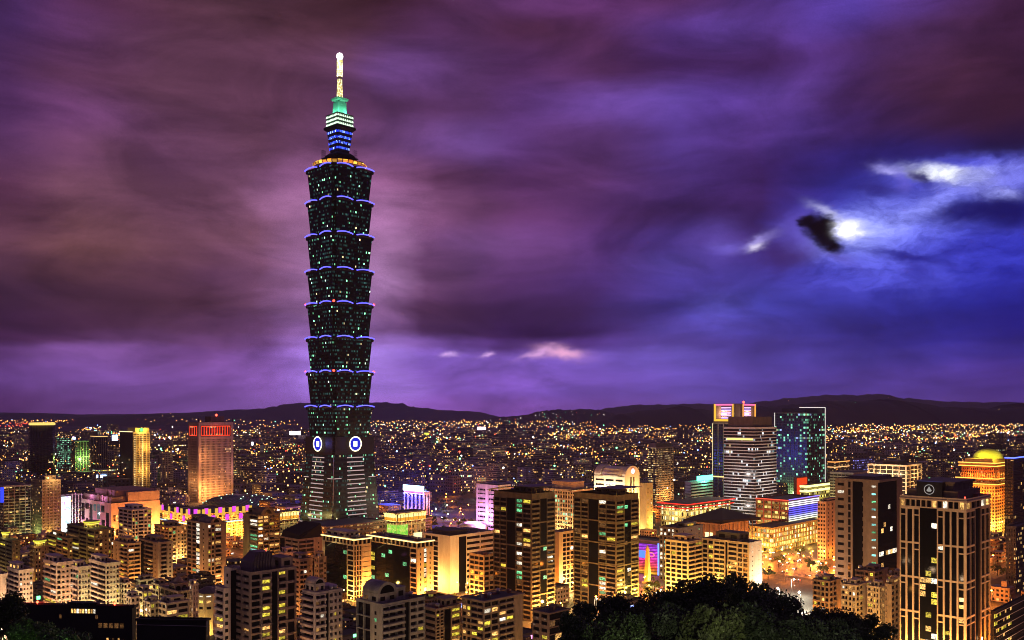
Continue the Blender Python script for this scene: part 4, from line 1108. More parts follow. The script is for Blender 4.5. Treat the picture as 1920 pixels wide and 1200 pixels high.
    for lv, st in ((1.9, 'white'), (5.6, 'yell'), (9.4, 'dark')):
        for i in range(8):
            a = 2 * pi * (i + .5) / 8
            o = bpy.data.objects.new('window', pane_mesh('R', st if st != 'yell' or i % 2 else 'warm')); COL.objects.link(o); o.parent = r
            d = 6.6 * cos(pi / 8) + .08; o.rotation_euler = (0, 0, a + pi / 2)
            ca, sa = cos(a), sin(a); o.location = (d * ca + 1.3 * sa, d * sa - 1.3 * ca, z1 - lv); o.scale = (2.6, 1, 1.5 if st != 'white' else .7)
    street_lamp(x - 2, y - 11, YELLOW, 7000, hh=7)
left_flats()

# --- dark residential towers further back on the left
def left_back():
    data = [(-20, 23, 38, 1016, 720, 'dark tower with one pale window column at the left edge', DKGREY, 1),
            (56, 66, 92, 1028, 700, 'dark brown tower below the yellow roof pavilion, with dotted stair lights', BROWN, 1),
            (88, 128, 136, 1012, 730, 'dark flats with yellow lit rooms and a floodlight on the roof edge', OLIVE, 0),
            (126, 178, 214, 996, 740, 'wide dark flats with a golden pavilion on the roof', OLIVE, 1),
            (222, 248, 284, 958, 850, 'pale gridded tower with a boxy rooftop room before the orange store', WHITEW, 0),
            (212, 240, 264, 1022, 680, 'ochre lit tower with balconies above the small houses', ORNG, 0),
            (262, 296, 324, 1020, 690, 'brown tower with a column of curved balconies', ROSE, 0),
            (290, 316, 350, 990, 820, 'tan flats crowded with lit windows behind the curved balcony tower', TAN, 0),
            (350, 390, 424, 984, 705, 'tall brown tower with arched crown and lines of white lights', ROSE, 0),
            (456, 484, 525, 968, 800, 'dark tower with round crown arch and warm lit window rows', OLIVE, 0)]
    for i, (xl, xc, xr, yt, Y, lab, wm, pav) in enumerate(data):
        b = Bld('apartment_tower', lab, 'apartment tower', xl, xc, xr, yt, Y, wm, seed=100 + i, ci=1.0)
        v = i
        if v == 5:
            b.face('L', [S(1, 'balc', nx=2, fh=3.2, lit=.3, pal=PAL_WARM), S(.8, 'blank', cols=1)]); b.face('R', [S(1, 'balc', nx=2, fh=3.2, lit=.2, pal=PAL_WARM)])
        elif v == 6:
            b.face('L', [S(.5, 'blank', cols=1), S(1, 'balc', nx=1, fh=3.2, lit=.1), S(.6, 'slot')]); b.face('R', [S(.4, 'blank'), S(1, 'balc', nx=1, fh=3.2, lit=.06, out=1.4), S(.8, 'blank', cols=1)])
        elif v == 8:
            b.face('L', [S(.8, 'blank', cols=1), S(.35, 'glass', nx=1, fh=3.2, lit=.9, pal=[('white', 4), ('warm', 2)]), S(1, 'grid', nx=2, fh=3.2, pier=.8, band=1.1, lit=.12)])
            b.face('R', [S(.8, 'grid', nx=2, fh=3.2, pier=.8, band=1.1, lit=.2, pal=PAL_WARM), S(.8, 'balc', nx=1, fh=3.2, lit=.55, pal=[('white', 3), ('warm', 3)]), S(.5, 'blank')])
        elif v == 9:
            b.face('L', [S(.8, 'grid', nx=1, fh=3.2, pier=1, band=1.2, lit=.4, pal=PAL_OFF), S(.6, 'blank')])
            b.face('R', [S(1, 'grid', nx=2, fh=3.2, pier=.7, band=1.2, lit=.5, pal=PAL_WARM), S(1, 'balc', nx=2, fh=3.2, lit=.4, pal=PAL_WARM)])
        elif v == 4:
            b.face('L', [S(1, 'grid', nx=3, fh=3.3, pier=.7, band=1.2, lit=.2)]); b.face('R', [S(.7, 'grid', nx=2, fh=3.3, pier=.6, band=1.0, lit=.1), S(.7, 'balc', nx=1, fh=3.3, lit=.1), S(.9, 'grid', nx=2, fh=3.3, pier=.8, band=1.2, lit=.3)])
        else:
            b.face('L', [S(.9, 'grid', nx=2, fh=3.2, pier=1.1, band=1.5, lit=.15), S(.7, 'balc', nx=1, fh=3.2, lit=.3)]); b.face('R', [S(1, 'grid', nx=2, fh=3.2, pier=.9, band=1.3, lit=.3, pal=PAL_HOME), S(.6, 'blank', cols=1), S(.7, 'grid', nx=2, fh=3.2, pier=.7, band=1.2, lit=.12)])
        b.parapet(over=.3)
        if pav:      # golden lit pavilion on the roof
            rx, ry, R = b.wr * .5, b.wl * .45, min(b.wr, b.wl) * .36
            mb = MB(); z = b.h
            for q in range(10):
                a = 2 * pi * q / 10; mb.bar((rx + R * cos(a), ry + R * sin(a), z), (rx + R * cos(a), ry + R * sin(a), z + 3.6), .22)
            mb.lathe([(R + .7, z + 3.6), (R + .9, z + 4.2), (R + .5, z + 5.6), (R * .6, z + 6.0)], 20, rx, ry)
            mb.lathe([(R * .55, z + .1), (R * .55, z + 3.6)], 12, rx, ry)
            p = mb.build('roof_pavilion', wall((.5, .42, .15)), b.root)
            mb = MB(); mb.lathe([(R + .2, z + 3.25), (R + .35, z + 3.45), (R + .2, z + 3.58)], 20, rx, ry); mb.build('ring_light', emit((1, .78, .12), 3.0), p)
            mb = MB(); mb.lathe([(R + 1.0, z + 4.3), (R + 1.15, z + 4.9), (R + 1.0, z + 5.3)], 20, rx, ry); mb.build('ring_light', emit((.75, .72, .06), 1.1), p)
            L = bpy.data.lights.new('pavilion_light', 'POINT'); L.energy = 2500; L.color = (1, .8, .25); L.shadow_soft_size = .8
            o = bpy.data.objects.new('pavilion_light', L); COL.objects.link(o); o.parent = p; o.location = (rx - R - 2.5, ry - R - 2.5, z + 3)
        elif v in (8, 9):
            mb = MB(); z = b.h; n = 10; R = b.wr * .32; cx = b.wr * .45
            arc = [(cx - R * cos(pi * q / n), z + 1 + R * .8 * sin(pi * q / n)) for q in range(n + 1)]
            arc = [(cx - R, z + .05)] + arc + [(cx + R, z + .05)]
            mb.loft([[(a, -.2, c) for a, c in arc], [(a, b.wl * .55, c) for a, c in arc]], 0)
            pts = [(cx + R * .5 * cos(pi * q / 8), z + 1.2 + R * .55 * sin(pi * q / 8)) for q in range(9)]
            mb.loft([[(a, -.28, c) for a, c in pts], [(a, -.22, c) for a, c in pts]], 1)
            mb.build('arched_crown', [wm, GLASS], b.root); b.penthouse(.2, .7, .6, .95, 5, 1)
        else:
            b.penthouse(.2, .75, .25, .8, 4.2, 2); tanks(b, (.85, .85))
        b.done()
        pw = {4: 9000, 5: 16000, 6: 12000, 7: 14000, 8: 12000, 9: 9000}.get(v, 9000)
        glow(b, [('R', .5, 9, pw, AMBER, 9), ('L', .5, 10, pw * .7, YELLOW if v in (0, 3) else AMBER, 9)])
    # grey stacked blocks left of the yellow office
    data = [(524, 560, 606, 1014, 740, 'grey block with a dark sloping roof before the tall tower', ROSE), (522, 534, 556, 1040, 640, 'grey pink stacked block with striped terraces', PINK),
            (540, 562, 586, 1052, 615, 'brown stepped block with round chimneys beside the glass office wing', ROSE), (586, 598, 612, 1048, 610, 'slim tan block hugging the glass office wing', TAN)]
    for i, (xl, xc, xr, yt, Y, lab, wm) in enumerate(data):
        b = Bld('apartment_block', lab, 'apartment block', xl, xc, xr, yt, Y, wm, seed=130 + i)
        b.face('L', [S(1, 'grid', nx=2, fh=3.4, pier=1.2, band=1.9, lit=.06), S(.4, 'slot')]); b.face('R', [S(1, 'balc', nx=2, fh=3.4, lit=.08), S(.6, 'blank', cols=1)])
        b.parapet()
        if i == 0:
            mb = MB(); z = b.h; x1, y1 = b.wr, b.wl
            mb.loft([[(1, 1, z + .15), (x1, 1, z + .15), (x1, y1, z + .15), (1, y1, z + .15)], [(3, 3, z + 4), (x1 - 1, 2, z + 12), (x1 - 1, y1 - 1, z + 12), (3, y1 - 1, z + 6)]], 0)
            mb.build('sloping_roof', plain('black_roof', (.010, .009, .010), .7, 0, .08), b.root)
        else: b.penthouse(.2, .8, .2, .8, 4, 1); tanks(b, (.15, .15))
        b.done(); glow(b, [('L', .5, 8, 6000, AMBER, 8)])
left_back()

# --- black buildings on the slope in front
def black_front():
    b = Bld('villa', 'unlit black building with red roof lamps in front of the pale pink flats', 'building', 18, 252, 259, 1140, 250, BLACKW, seed=140, ci=.6, ang=radians(5))
    z = b.h; W = b.wl
    b.face('L', [S(1, 'blank')])
    for i in range(5): b.pane('L', 3.0 + i * 1.55, 4.1 + i * 1.55, z - 5.6, z - 4.3, 'dim', n=-.06)
    for i in range(3): b.pane('L', 4.2 + i * 1.6, 4.7 + i * 1.6, z - 9.4, z - 8.3, 'warm' if i != 1 else 'dim', n=-.06)
    for y in (W * .58, W * .29): b.pane('L', y, y + .7, z - 3.2, z - 2.2, 'dim', n=-.06)
    b.parapet(h=.5)
    b.penthouse(.1, .9, .30, .52, .9, 0, eave=.3); b.w.box(.3, b.wr, W * .62, W * .99, z - 1.0, z - .9)
    for i in range(9): b.pane('L', W * .31 + i * .8, W * .31 + i * .8 + .55, z - 1.7, z - .55, 'warm' if i % 3 else 'white', n=-.06)
    mb = MB()
    for i in range(18): mb.bar((.2, W * (.04 + i * .053), z + .4), (.2, W * (.04 + i * .053), z + 1.3), .035)
    mb.bar((.2, W * .03, z + 1.3), (.2, W * .97, z + 1.3), .045); mb.bar((.2, W * .03, z + .9), (.2, W * .97, z + .9), .03)
    mb.build('roof_railing', plain('steel', (0.45, 0.43, 0.42), 0.35, 0.8), b.root)
    for y in (W * .16, W * .78, W * .95):
        x = .3
        mb = MB(); mb.bar((x, y, z + .3), (x, y, z + .8), .05); mb.lathe([(.05, z + .7), (.30, z + .9), (.30, z + 1.2), (.05, z + 1.4)], 8, x, y)
        mb.build('warning_light', emit((1, .05, .02), 16), b.root)
        L = bpy.data.lights.new('warning_glow', 'POINT'); L.energy = 160; L.color = (1, .05, .03); L.shadow_soft_size = .3
        lo = bpy.data.objects.new('warning_glow', L); COL.objects.link(lo); lo.parent = b.root; lo.location = (1.2, y, z + 1.5)
    b.done(roof=True)
    b = Bld('villa', 'flat black roof with a pale steel edge next to the unlit building', 'building', 256, 386, 393, 1166, 235, BLACKW, seed=141, ci=.4, ang=radians(5))
    b.face('L', [S(1, 'blank')]); b.face('R', [S(1, 'blank')])
    b.parapet(h=.5, over=.3)
    mb = MB(); mb.bar((-.5, -.5, b.h - 1.0), (-.5, b.wl, b.h - 1.0), .09); mb.bar((-.5, -.5, b.h - 3.6), (-.5, -.5, b.h + .3), .08)
    mb.build('edge_trim', plain('steel', (0.45, 0.43, 0.42), 0.35, 0.8), b.root); b.done()
black_front()
# ------------------------------------------------------------------ landmarks in the middle distance
def core_b(name, label, cat, xl, xc, xr, yt, Y, wm, fac, L=None, R=None, ci=.5, seed=0, par=1.2, **k):
    """as Bld, with a windowed core behind real piers and bands; L / R = (piers, floor height, pier width, band height)"""
    b = Bld(name, label, cat, xl, xc, xr, yt, Y, wm, core=fac, ci=ci, seed=seed, **k)
    for f, q in (('L', L), ('R', R)):
        if not q: continue
        nx, fh, pw, bh = q
        U0 = 0.0 if f == 'R' else ci; U1 = b.W(f); nz = max(1, int(b.h / fh))
        for i in range(nx + 1 if pw else 0):
            c = U0 + i * (U1 - U0) / nx
            b.fbox(b.w, f, max(U0, c - pw / 2), min(U1, c + pw / 2), 0, b.h, -ci, 0)
        for i in range(nz + 1 if bh else 0):
            z = b.h - i * fh
            b.fbox(b.w, f, U0 + .02, U1 - .02, z - bh, z - .03, -ci, .12 if not pw else -.06)
    if par: b.parapet(h=par)
    return b
def neon(b, path, r, col, s, name='neon_line'):
    mb = MB(); mb.tube(path, r, 5); return mb.build(name, emit(col, s), b.root)
def sign(b, face, u0, u1, z0, z1, col, s, n=.5, name='lit_sign', mat=None):
    mb = MB(); b.fbox(mb, face, u0, u1, z0, z1, .05, n); return mb.build(name, mat or emit(col, s), b.root)
def spot(b, x, y, z, pw, col, r=1.0, name='floodlight'):
    L = bpy.data.lights.new(name, 'POINT'); L.energy = pw * 1.5; L.color = col; L.shadow_soft_size = r
    o = bpy.data.objects.new(name, L); COL.objects.link(o); o.parent = b.root; o.location = (x, y, z)
FG = (.008, .008, .011)
def landmarks_left():
    f_dark = facade((.03, .025, .03), 2.2, 3.6, .8, .6, .05, FP_MIX, 1.6, .02)
    # round dark tower with gold rim
    Y = 1700; x = PX(79, Y); R = 21 / F * Y; h = ZT(797, Y)
    r = thing('office_tower', 'round dark tower with a glowing gold rim on its roof', 'office tower', (x, Y, 0)); FOOT.append((x, Y, R + 5))
    mb = MB(); mb.lathe([(R, 0), (R, h)], 28); mb.build('wall', facade((.02, .017, .02), 2.4, 3.6, .85, .7, .02, FP_WARM, 1.6, .01, .3), r)
    mb = MB()
    for k in range(24):
        a = 2 * pi * k / 24; mb.bar(((R + .1) * cos(a), (R + .1) * sin(a), 0), ((R + .1) * cos(a), (R + .1) * sin(a), h), .25)
    mb.build('rib', plain('dark_metal', (.015, .015, .018), .4, .5), r)
    mb = MB(); mb.lathe([(R + .3, h), (R + 1.2, h + .8), (R + 1.2, h + 4.0), (R, h + 4.6)], 28); mb.build('gold_rim', emit((1, .66, .16), 1.3), r)
    # middle distance offices
    core_b('office_building', 'slim dark office with a ladder of pale lit windows, right of the round tower', 'office building', 106, 121, 134, 822, 1900, wall((.10, .09, .11)), facade((.08, .07, .08), 3, 4, .6, .5, .5, FP_OFF, 1.6, 0), R=(3, 12, 1, .5)).done()
    b = core_b('office_building', 'low curved office washed in green light, with a blue roof sign', 'office building', 133, 141, 167, 828, 1800, wall((.25, .3, .22)), f_dark, R=(5, 30, .6, .8))
    sign(b, 'L', -2, 14, b.h + 4, b.h + 9, (.25, .3, 1), 6, name='blue_sign'); spot(b, b.wr * .5, -12, b.h * .55, 90000, (.5, 1, .2)); b.done()
    b = core_b('office_building', 'dark block with warm roof glow between green office and gold tower', 'office building', 170, 186, 202, 820, 1750, wall((.16, .13, .10)), f_dark, R=(4, 24, 1, .6), L=(3, 24, 1, .6)); neon(b, [(-.4, b.wl, b.h + 1.6), (-.4, -.4, b.h + 1.6), (b.wr, -.4, b.h + 1.6)], .5, (1, .6, .2), 1.6); b.done()
    sgn = core_b('shop_building', 'small building carrying a bright blue white sign behind the dark blocks', 'shop', 203, 210, 224, 826, 2300, wall((.2, .2, .24)), f_dark); sign(sgn, 'R', 0, 14, sgn.h, sgn.h + 14, (.35, .5, 1), 6, name='blue_sign'); sgn.done()
    # dark and gold tower
    b = core_b('office_tower', 'tower with black glass side and golden lit face with a string of lights', 'office tower', 225, 249, 281, 812, 1600, wall((.42, .31, .15)), facade((.16, .12, .07), 2.2, 3.7, .4, .5, .06, FP_WARM, 1.5, 0), R=(5, 3.7, 1.6, 1.2))
    mb = MB(); mb.box(-.3, b.ci, 0, b.wl, 0, b.h + 2); mb.build('black_glass_side', facade((.004, .004, .005), 4, 4, .9, .7, .006, FP_WARM, 1.4, 0, .2, name='black_glass'), b.root)
    neon(b, [(-.8, b.wl, b.h + 2.2), (-.8, -.4, b.h + 2.2)], .7, (1, .7, .35), 1.8)
    mb = MB(); mb.box(b.wr * .15, b.wr * .95, 1, b.wl * .6, b.h + 1.25, b.h + 9); mb.build('crown_box', wall((.5, .38, .12)), b.root)
    for u in (.12, .55):
        mb = MB()
        for k in range(22): mb.box(b.wr * u - .5, b.wr * u + .5, -.5, -.05, 8 + k * (b.h - 12) / 22, 8 + k * (b.h - 12) / 22 + 1.6)
        mb.build('light_string', emit((1, .75, .35), 2.4), b.root)
    mb = MB(); mb.lathe([(.1, b.h + 2), (3, b.h + 4), (3, b.h + 7), (.1, b.h + 9)], 10, b.wr * .5, -.5); mb.build('green_lamp', emit((.1, 1, .15), 3), b.root)
    spot(b, b.wr * .7, -9, b.h * .75, 22000, (1, .55, .12)); spot(b, b.wr * .6, -12, b.h * .35, 24000, (1, .55, .12)); spot(b, b.wr * .5, -6, b.h + 6, 30000, (1, .6, .15)); b.done()
    core_b('apartment_block', 'pale slab with close dark window rows right of the gold tower', 'apartment block', 299, 305, 324, 850, 1500, CREAM, facade((.4, .35, .28), 2.6, 3.3, .6, .5, .14, FP_MIX, 1.2, 0), R=(4, 3.3, .8, 1.4)).done()
    # tower with the red lit crown
    b = core_b('office_tower', 'broad pinstriped tower crowned with a red lit arcade', 'office tower', 353, 372, 437, 792, 1400, wall((.42, .31, .22)), facade((.02, .018, .02), 2.1, 3.9, .7, .6, .04, FP_WARM, 1.6, .10), par=0, ci=.6)
    ZC = b.h - 22
    for f, n in (('R', 25), ('L', 9)):
        U0 = 3.5 if f == 'R' else 3.0; U1 = b.W(f) - 3.5
        for i in range(n + 1): b.fbox(b.w, f, U0 + (U1 - U0) * i / n - .45, U0 + (U1 - U0) * i / n + .45, 0, ZC, -.6, 0)
        for k in range(int(ZC / 3.9)): b.fbox(b.w, f, U0 + .02, U1 - .02, k * 3.9, k * 3.9 + 1.1, -.6, -.1)
        b.fbox(b.w, f, U0 + .03, U1 - .03, ZC - 4, ZC, -.6, .08)
        b.fbox(b.w, f, 0 if f == 'R' else .6, 3.4, 0, b.h, -.6, .5); b.fbox(b.w, f, b.W(f) - 3.4, b.W(f), 0, b.h, -.6, .5)
        b.fbox(b.w, f, U0 + .04, U1 - .04, b.h - 5, b.h - .05, -.6, .2)
    redm = emit((1, .06, .02), 1.5)
    for f, n in (('R', 11), ('L', 3)):
        U0 = 5.0; U1 = b.W(f) - 5.0; arc = bpy.data.objects.new('red_arcade', None); COL.objects.link(arc); arc.parent = b.root
        mb = MB()
        b.fbox(mb, f, U0, U1, ZC + 1.0, ZC + 2.0, -.2, .3); b.fbox(mb, f, U0, U1, b.h - 6.6, b.h - 5.6, -.2, .3)
        for i in range(n + 1):
            u = U0 + (U1 - U0) * i / n
            b.fbox(mb, f, max(U0, u - .55), min(U1, u + .55), ZC + 2.01, b.h - 6.61, -.2, .3)
        o = mb.build('red_light_frame', redm, arc)
        mb = MB()
        for i in range(n):
            u = U0 + (U1 - U0) * (i + .5) / n; wv = (U1 - U0) / n
            b.fbox(mb, f, u - wv * .22, u + wv * .22, ZC + 2.6, b.h - 8.5, -.25, .15)
        mb.build('arch_panel', plain('arch_dark', (.05, .012, .012), .5), arc)
    mb = MB(); mb.box(b.wr * .42, b.wr * .80, b.wl * .2, b.wl * .8, b.h, b.h + 9); pb = mb.build('roof_house', wall((.12, .06, .05)), b.root)
    mb = MB(); mb.lathe([(.1, b.h + 9), (1.5, b.h + 10), (1.5, b.h + 12), (.1, b.h + 13)], 8, b.wr * .6, b.wl * .3); mb.build('warning_light', emit((1, .06, .03), 8), pb)
    for x in (.5, b.wr - 1): neon(b, [(x, .6, b.h), (x + (-.8 if x < 5 else .8), .2, b.h + 6)], .5, (.02, .01, .01), .1, 'roof_horn')
    spot(b, b.wr * .10, -16, 18, 60000, (1, .40, .10)); spot(b, b.wr * .5, -20, 12, 40000, (1, .40, .10)); spot(b, b.wr * .1, -16, 70, 16000, (1, .42, .14)); spot(b, b.wr * .97, -14, 50, 4000, (.9, .4, .45)); spot(b, -14, b.wl * .4, 30, 14000, (1, .45, .16))
    spot(b, b.wr * .5, -5, ZC + 9, 3500, (1, .08, .04)); b.done()
    # grid slab at the left edge, tan tower
    core_b('apartment_slab', 'long slab with a white balcony lattice at the left edge', 'apartment slab', -30, 6, 58, 913, 1000, wall((.62, .52, .42)), facade((.05, .04, .04), 3.2, 3.4, .8, .6, .28, FP_WARM, 1.5, 0), R=(5, 3.4, .5, .75), L=(4, 3.4, .5, .7), ci=1.0).done()
    b = core_b('apartment_tower', 'tan tower with dark side wall and lit shops at its foot, beside the lattice slab', 'apartment tower', 58, 79, 114, 902, 985, TAN, facade((.2, .16, .11), 2.6, 3.3, .5, .5, .16, FP_WARM, 1.4, 0), R=(5, 3.3, 1.1, 1.2)); b.penthouse(.2, .8, .1, .6, 5, 2)
    spot(b, b.wr * .6, -7, b.h + 2, 6000, (1, .6, .2)); spot(b, 6, -8, 5, 14000, YELLOW); spot(b, -8, b.wl * .4, 5, 12000, (.7, 1, .3)); b.done()
    # LED screen building
    b = core_b('shop_building', 'shop building with a tall bright colour screen and pale fins', 'shop', 108, 113, 152, 930, 1030, wall((.3, .28, .25)), f_dark)
    sc = MATS.get('screen')
    m = bpy.data.materials.new('colour_screen'); m.use_nodes = True; N = NT(m.node_tree); N.n.clear()
    o = N.new('ShaderNodeOutputMaterial'); e = N.new('ShaderNodeEmission'); N.l.new(e.outputs[0], o.inputs[0])
    tc = N.new('ShaderNodeTexCoord').outputs['Object']
    nn = N.noise(tc, .18, 3, .5, 1.0)[0]
    N._in(e.inputs[0], N.ramp(nn, [(.30, (.5, .25, 1)), (.42, (1, .98, 1)), (.55, (.9, 1, .85)), (.66, (.3, .6, 1)), (.75, (1, .8, .2))])); e.inputs[1].default_value = 1.7; m.cycles.emission_sampling = 'NONE'
    sign(b, 'R', 1, 11, 3, b.h - 1, None, 0, .6, 'colour_screen', m)
    mb = MB()
    for k in range(6): b.fbox(mb, 'R', 12.5 + k * 3.4, 13.5 + k * 3.4, 0, b.h + 2, -.4, .7)
    mb.build('wall_fins', wall((.6, .55, .42)), b.root)
    spot(b, 5, -9, b.h * .5, 12000, (.8, .85, 1)); spot(b, 20, -8, 5, 16000, AMBER); b.done()
    # department store, checkered
    b = core_b('department_store', 'stepped store with checkered purple lit side and orange lit main wall', 'store', 150, 208, 300, 946, 990, wall((.50, .30, .24)), None, ci=.6)
    b.core = None
    Wl, Wr = b.wl, b.wr
    b.blank('L', .6, Wl, 0, b.h); b.blank('R', 0, Wr, 0, b.h)
    for k, (u0, z0, w, hh) in enumerate([(.06, .30, .09, .46), (.19, .34, .10, .20), (.34, .52, .09, .44), (.47, .28, .07, .2), (.58, .42, .10, .50), (.72, .26, .07, .24), (.84, .42, .11, .50), (.70, .76, .12, .18), (.20, .74, .11, .2), (.46, .74, .09, .2)]):
        b.pane('L', Wl * u0, Wl * (u0 + w), b.h * z0, b.h * (z0 + hh) - .3, 'dark', n=0)
    for k in range(16): b.pane('R', Wr * (.05 + .055 * (k % 8)), Wr * (.09 + .055 * (k % 8)), b.h * (.12 + .4 * (k // 8)), b.h * (.3 + .4 * (k // 8)), 'warm' if k % 3 == 0 else 'dark', n=0)
    mb = MB(); z = b.h
    mb.box(3, Wr - .5, 6, Wl * .98, z + 1.3, z + 7); mb.box(10, Wr - 1, 12, Wl * .8, z + 7, z + 13.5)
    for k in range(6):
        if k % 2: mb.box(2.4, 3.1, 8 + k * 6, 13 + k * 6, z + 1.4, z + 8.2)
        else: mb.box(9.4, 10.1, 13 + k * 5, 17 + k * 5, z + 7.1, z + 14.2)
    mb.box(Wr * .35, Wr - .3, .6, 5.9, z + 1.3, z + 12)
    mb.build('upper_storeys', wall((.34, .20, .16)), b.root)
    for u in (.2, .55, .9): spot(b, -8, Wl * u, 6, 8000, (.8, .25, 1.0))
    spot(b, -2, Wl * .3, b.h + 6, 3000, (.8, .35, 1)); spot(b, -2, Wl * .7, b.h + 6, 3000, (.8, .35, 1))
    for u in (.1, .4, .7, .95): spot(b, Wr * u, -11, 14, 10000, (1, .30, .08))
    b.done()
    # arena dome
    Y = 1230; x = PX(436, Y); rx = 70 / F * Y; z0 = ZT(951, Y)
    r = thing('arena', 'low dark green lattice dome with scattered white lights', 'arena', (x, Y + rx * .7, 0)); FOOT.append((x, Y + rx * .7, rx))
    mb = MB(); mb.lathe([(rx * .96, 0), (rx * .96, z0)], 40); mb.build('drum_wall', facade((.2, .14, .1), 4, 5, .7, .6, .5, FP_WARM, 1.2, 0), r)
    prof = [(rx * cos(q * pi / 2 / 7) , z0 + .1 + 13.5 * sin(q * pi / 2 / 7)) for q in range(8)]; prof[-1] = (.5, prof[-1][1])
    mb = MB(); mb.lathe(prof, 40); dome = mb.build('dome_roof', plain('green_roof', (.03, .09, .07), .45), r)
    mb = MB(); Lm = MB(); rng = random.Random(5)
    for k in range(40):
        a = 2 * pi * k / 40; b2 = 2 * pi * (k + 1) / 40
        for q in range(6):
            p0 = (prof[q][0] * cos(a), prof[q][0] * sin(a), prof[q][1] + .2); p1 = (prof[q+1][0] * cos(b2), prof[q+1][0] * sin(b2), prof[q+1][1] + .2)
            mb.bar(p0, p1, .3)
            if rng.random() < .16: Lm.lathe([(.05, p0[2]), (.7, p0[2] + .5), (.05, p0[2] + 1.1)], 6, p0[0], p0[1])
    mb.build('roof_lattice', plain('roof_truss', (.12, .22, .18), .5), dome); Lm.build('roof_lights', emit((.6, 1, .7), 5), dome, kind='stuff')
    # festive mall
    b = core_b('shopping_mall', 'festive mall with golden columns and square magenta banners under the green dome', 'mall', 296, 362, 470, 968, 985, wall((.55, .38, .22)), facade((.3, .2, .1), 5, 5.5, .7, .6, .6, [((1, .55, .12), 4), ((1, .75, .2), 4), ((.9, .3, .15), 1), ((.7, .9, 1), 1)], 1.5, 0), L=(7, 6, 1.6, 1.0), R=(12, 6, 1.4, 1.0), ci=.8)
    mag = emit((.85, .08, .85), 1.1, name='banner_light')
    for f, us in (('R', (.04, .12, .22, .34, .46, .58, .70, .82, .94)), ('L', (.10, .25, .42, .60, .85))):
        for k, u in enumerate(us):
            c = u * b.W(f); z = b.h + (1.4 if k % 2 == 0 else -7)
            mb = MB(); b.fbox(mb, f, c - 2.2, c + 2.2, z, z + 6, .15, .6); mb.build('magenta_banner', mag, b.root)
        for k in range(len(us)):
            c = (us[k] + .05) * b.W(f); mb = MB(); b.fbox(mb, f, c - 1.6, c + 1.6, b.h - 2, b.h + 6.5, .15, 1.2); mb.build('golden_pylon', emit((1, .6, .08), .85, name='pylon_light'), b.root)
    for u in (.1, .3, .5, .7, .9): spot(b, b.wr * u, -9, 8, 40000, (1, .36, .05)); spot(b, -9, b.wl * u, 8, 40000, (1, .45, .07))
    neon(b, [(-.8, b.wl, b.h - 9), (-.8, -.8, b.h - 9), (b.wr, -.8, b.h - 9)], .5, (.5, .85, 1), 1.5); b.done()
landmarks_left()

def crown_mall(xl, xc, xr, yt, Y, label, seed):
    b = core_b('shopping_mall', label, 'mall', xl, xc, xr, yt, Y, wall((.42, .36, .26)), facade((.25, .22, .17), 4, 6, .5, .5, .15, FP_WARM, 1.3, 0), L=(4, 12, 1.0, .8), R=(6, 12, 1.0, .8), ci=.6, par=.8)
    for f in 'RL':
        U0 = .7; U1 = b.W(f); n = int((U1 - U0) / 3.2)
        m1, m2 = MB(), MB()
        b.fbox(b.w, f, U0, U1, b.h - 1.2, b.h - .1, 0.13, 2.2); b.fbox(b.w, f, U0, U1, b.h - 8.6, b.h - 7.8, 0.13, 1.4)
        for i in range(n):
            u = U0 + (i + .5) * (U1 - U0) / n
            b.fbox(m1, f, u - .6, u + .6, b.h - 4.4, b.h - 1.6, .2, 1.9)
            b.fbox(m2, f, u - 1.0, u + 1.0, b.h - 7.6, b.h - 4.8, .2, 1.3)
        m1.build('crown_lamps', emit((1, .80, .28), 1.7), b.root, kind='stuff'); m2.build('orange_panels', emit((1, .38, .03), 1.1), b.root, kind='stuff')
    for u in (.15, .5, .85): spot(b, b.wr * u, -5, b.h - 4, 4000, (1, .8, .25)); spot(b, -5, b.wl * u, b.h - 4, 4000, (1, .8, .25))
    return b
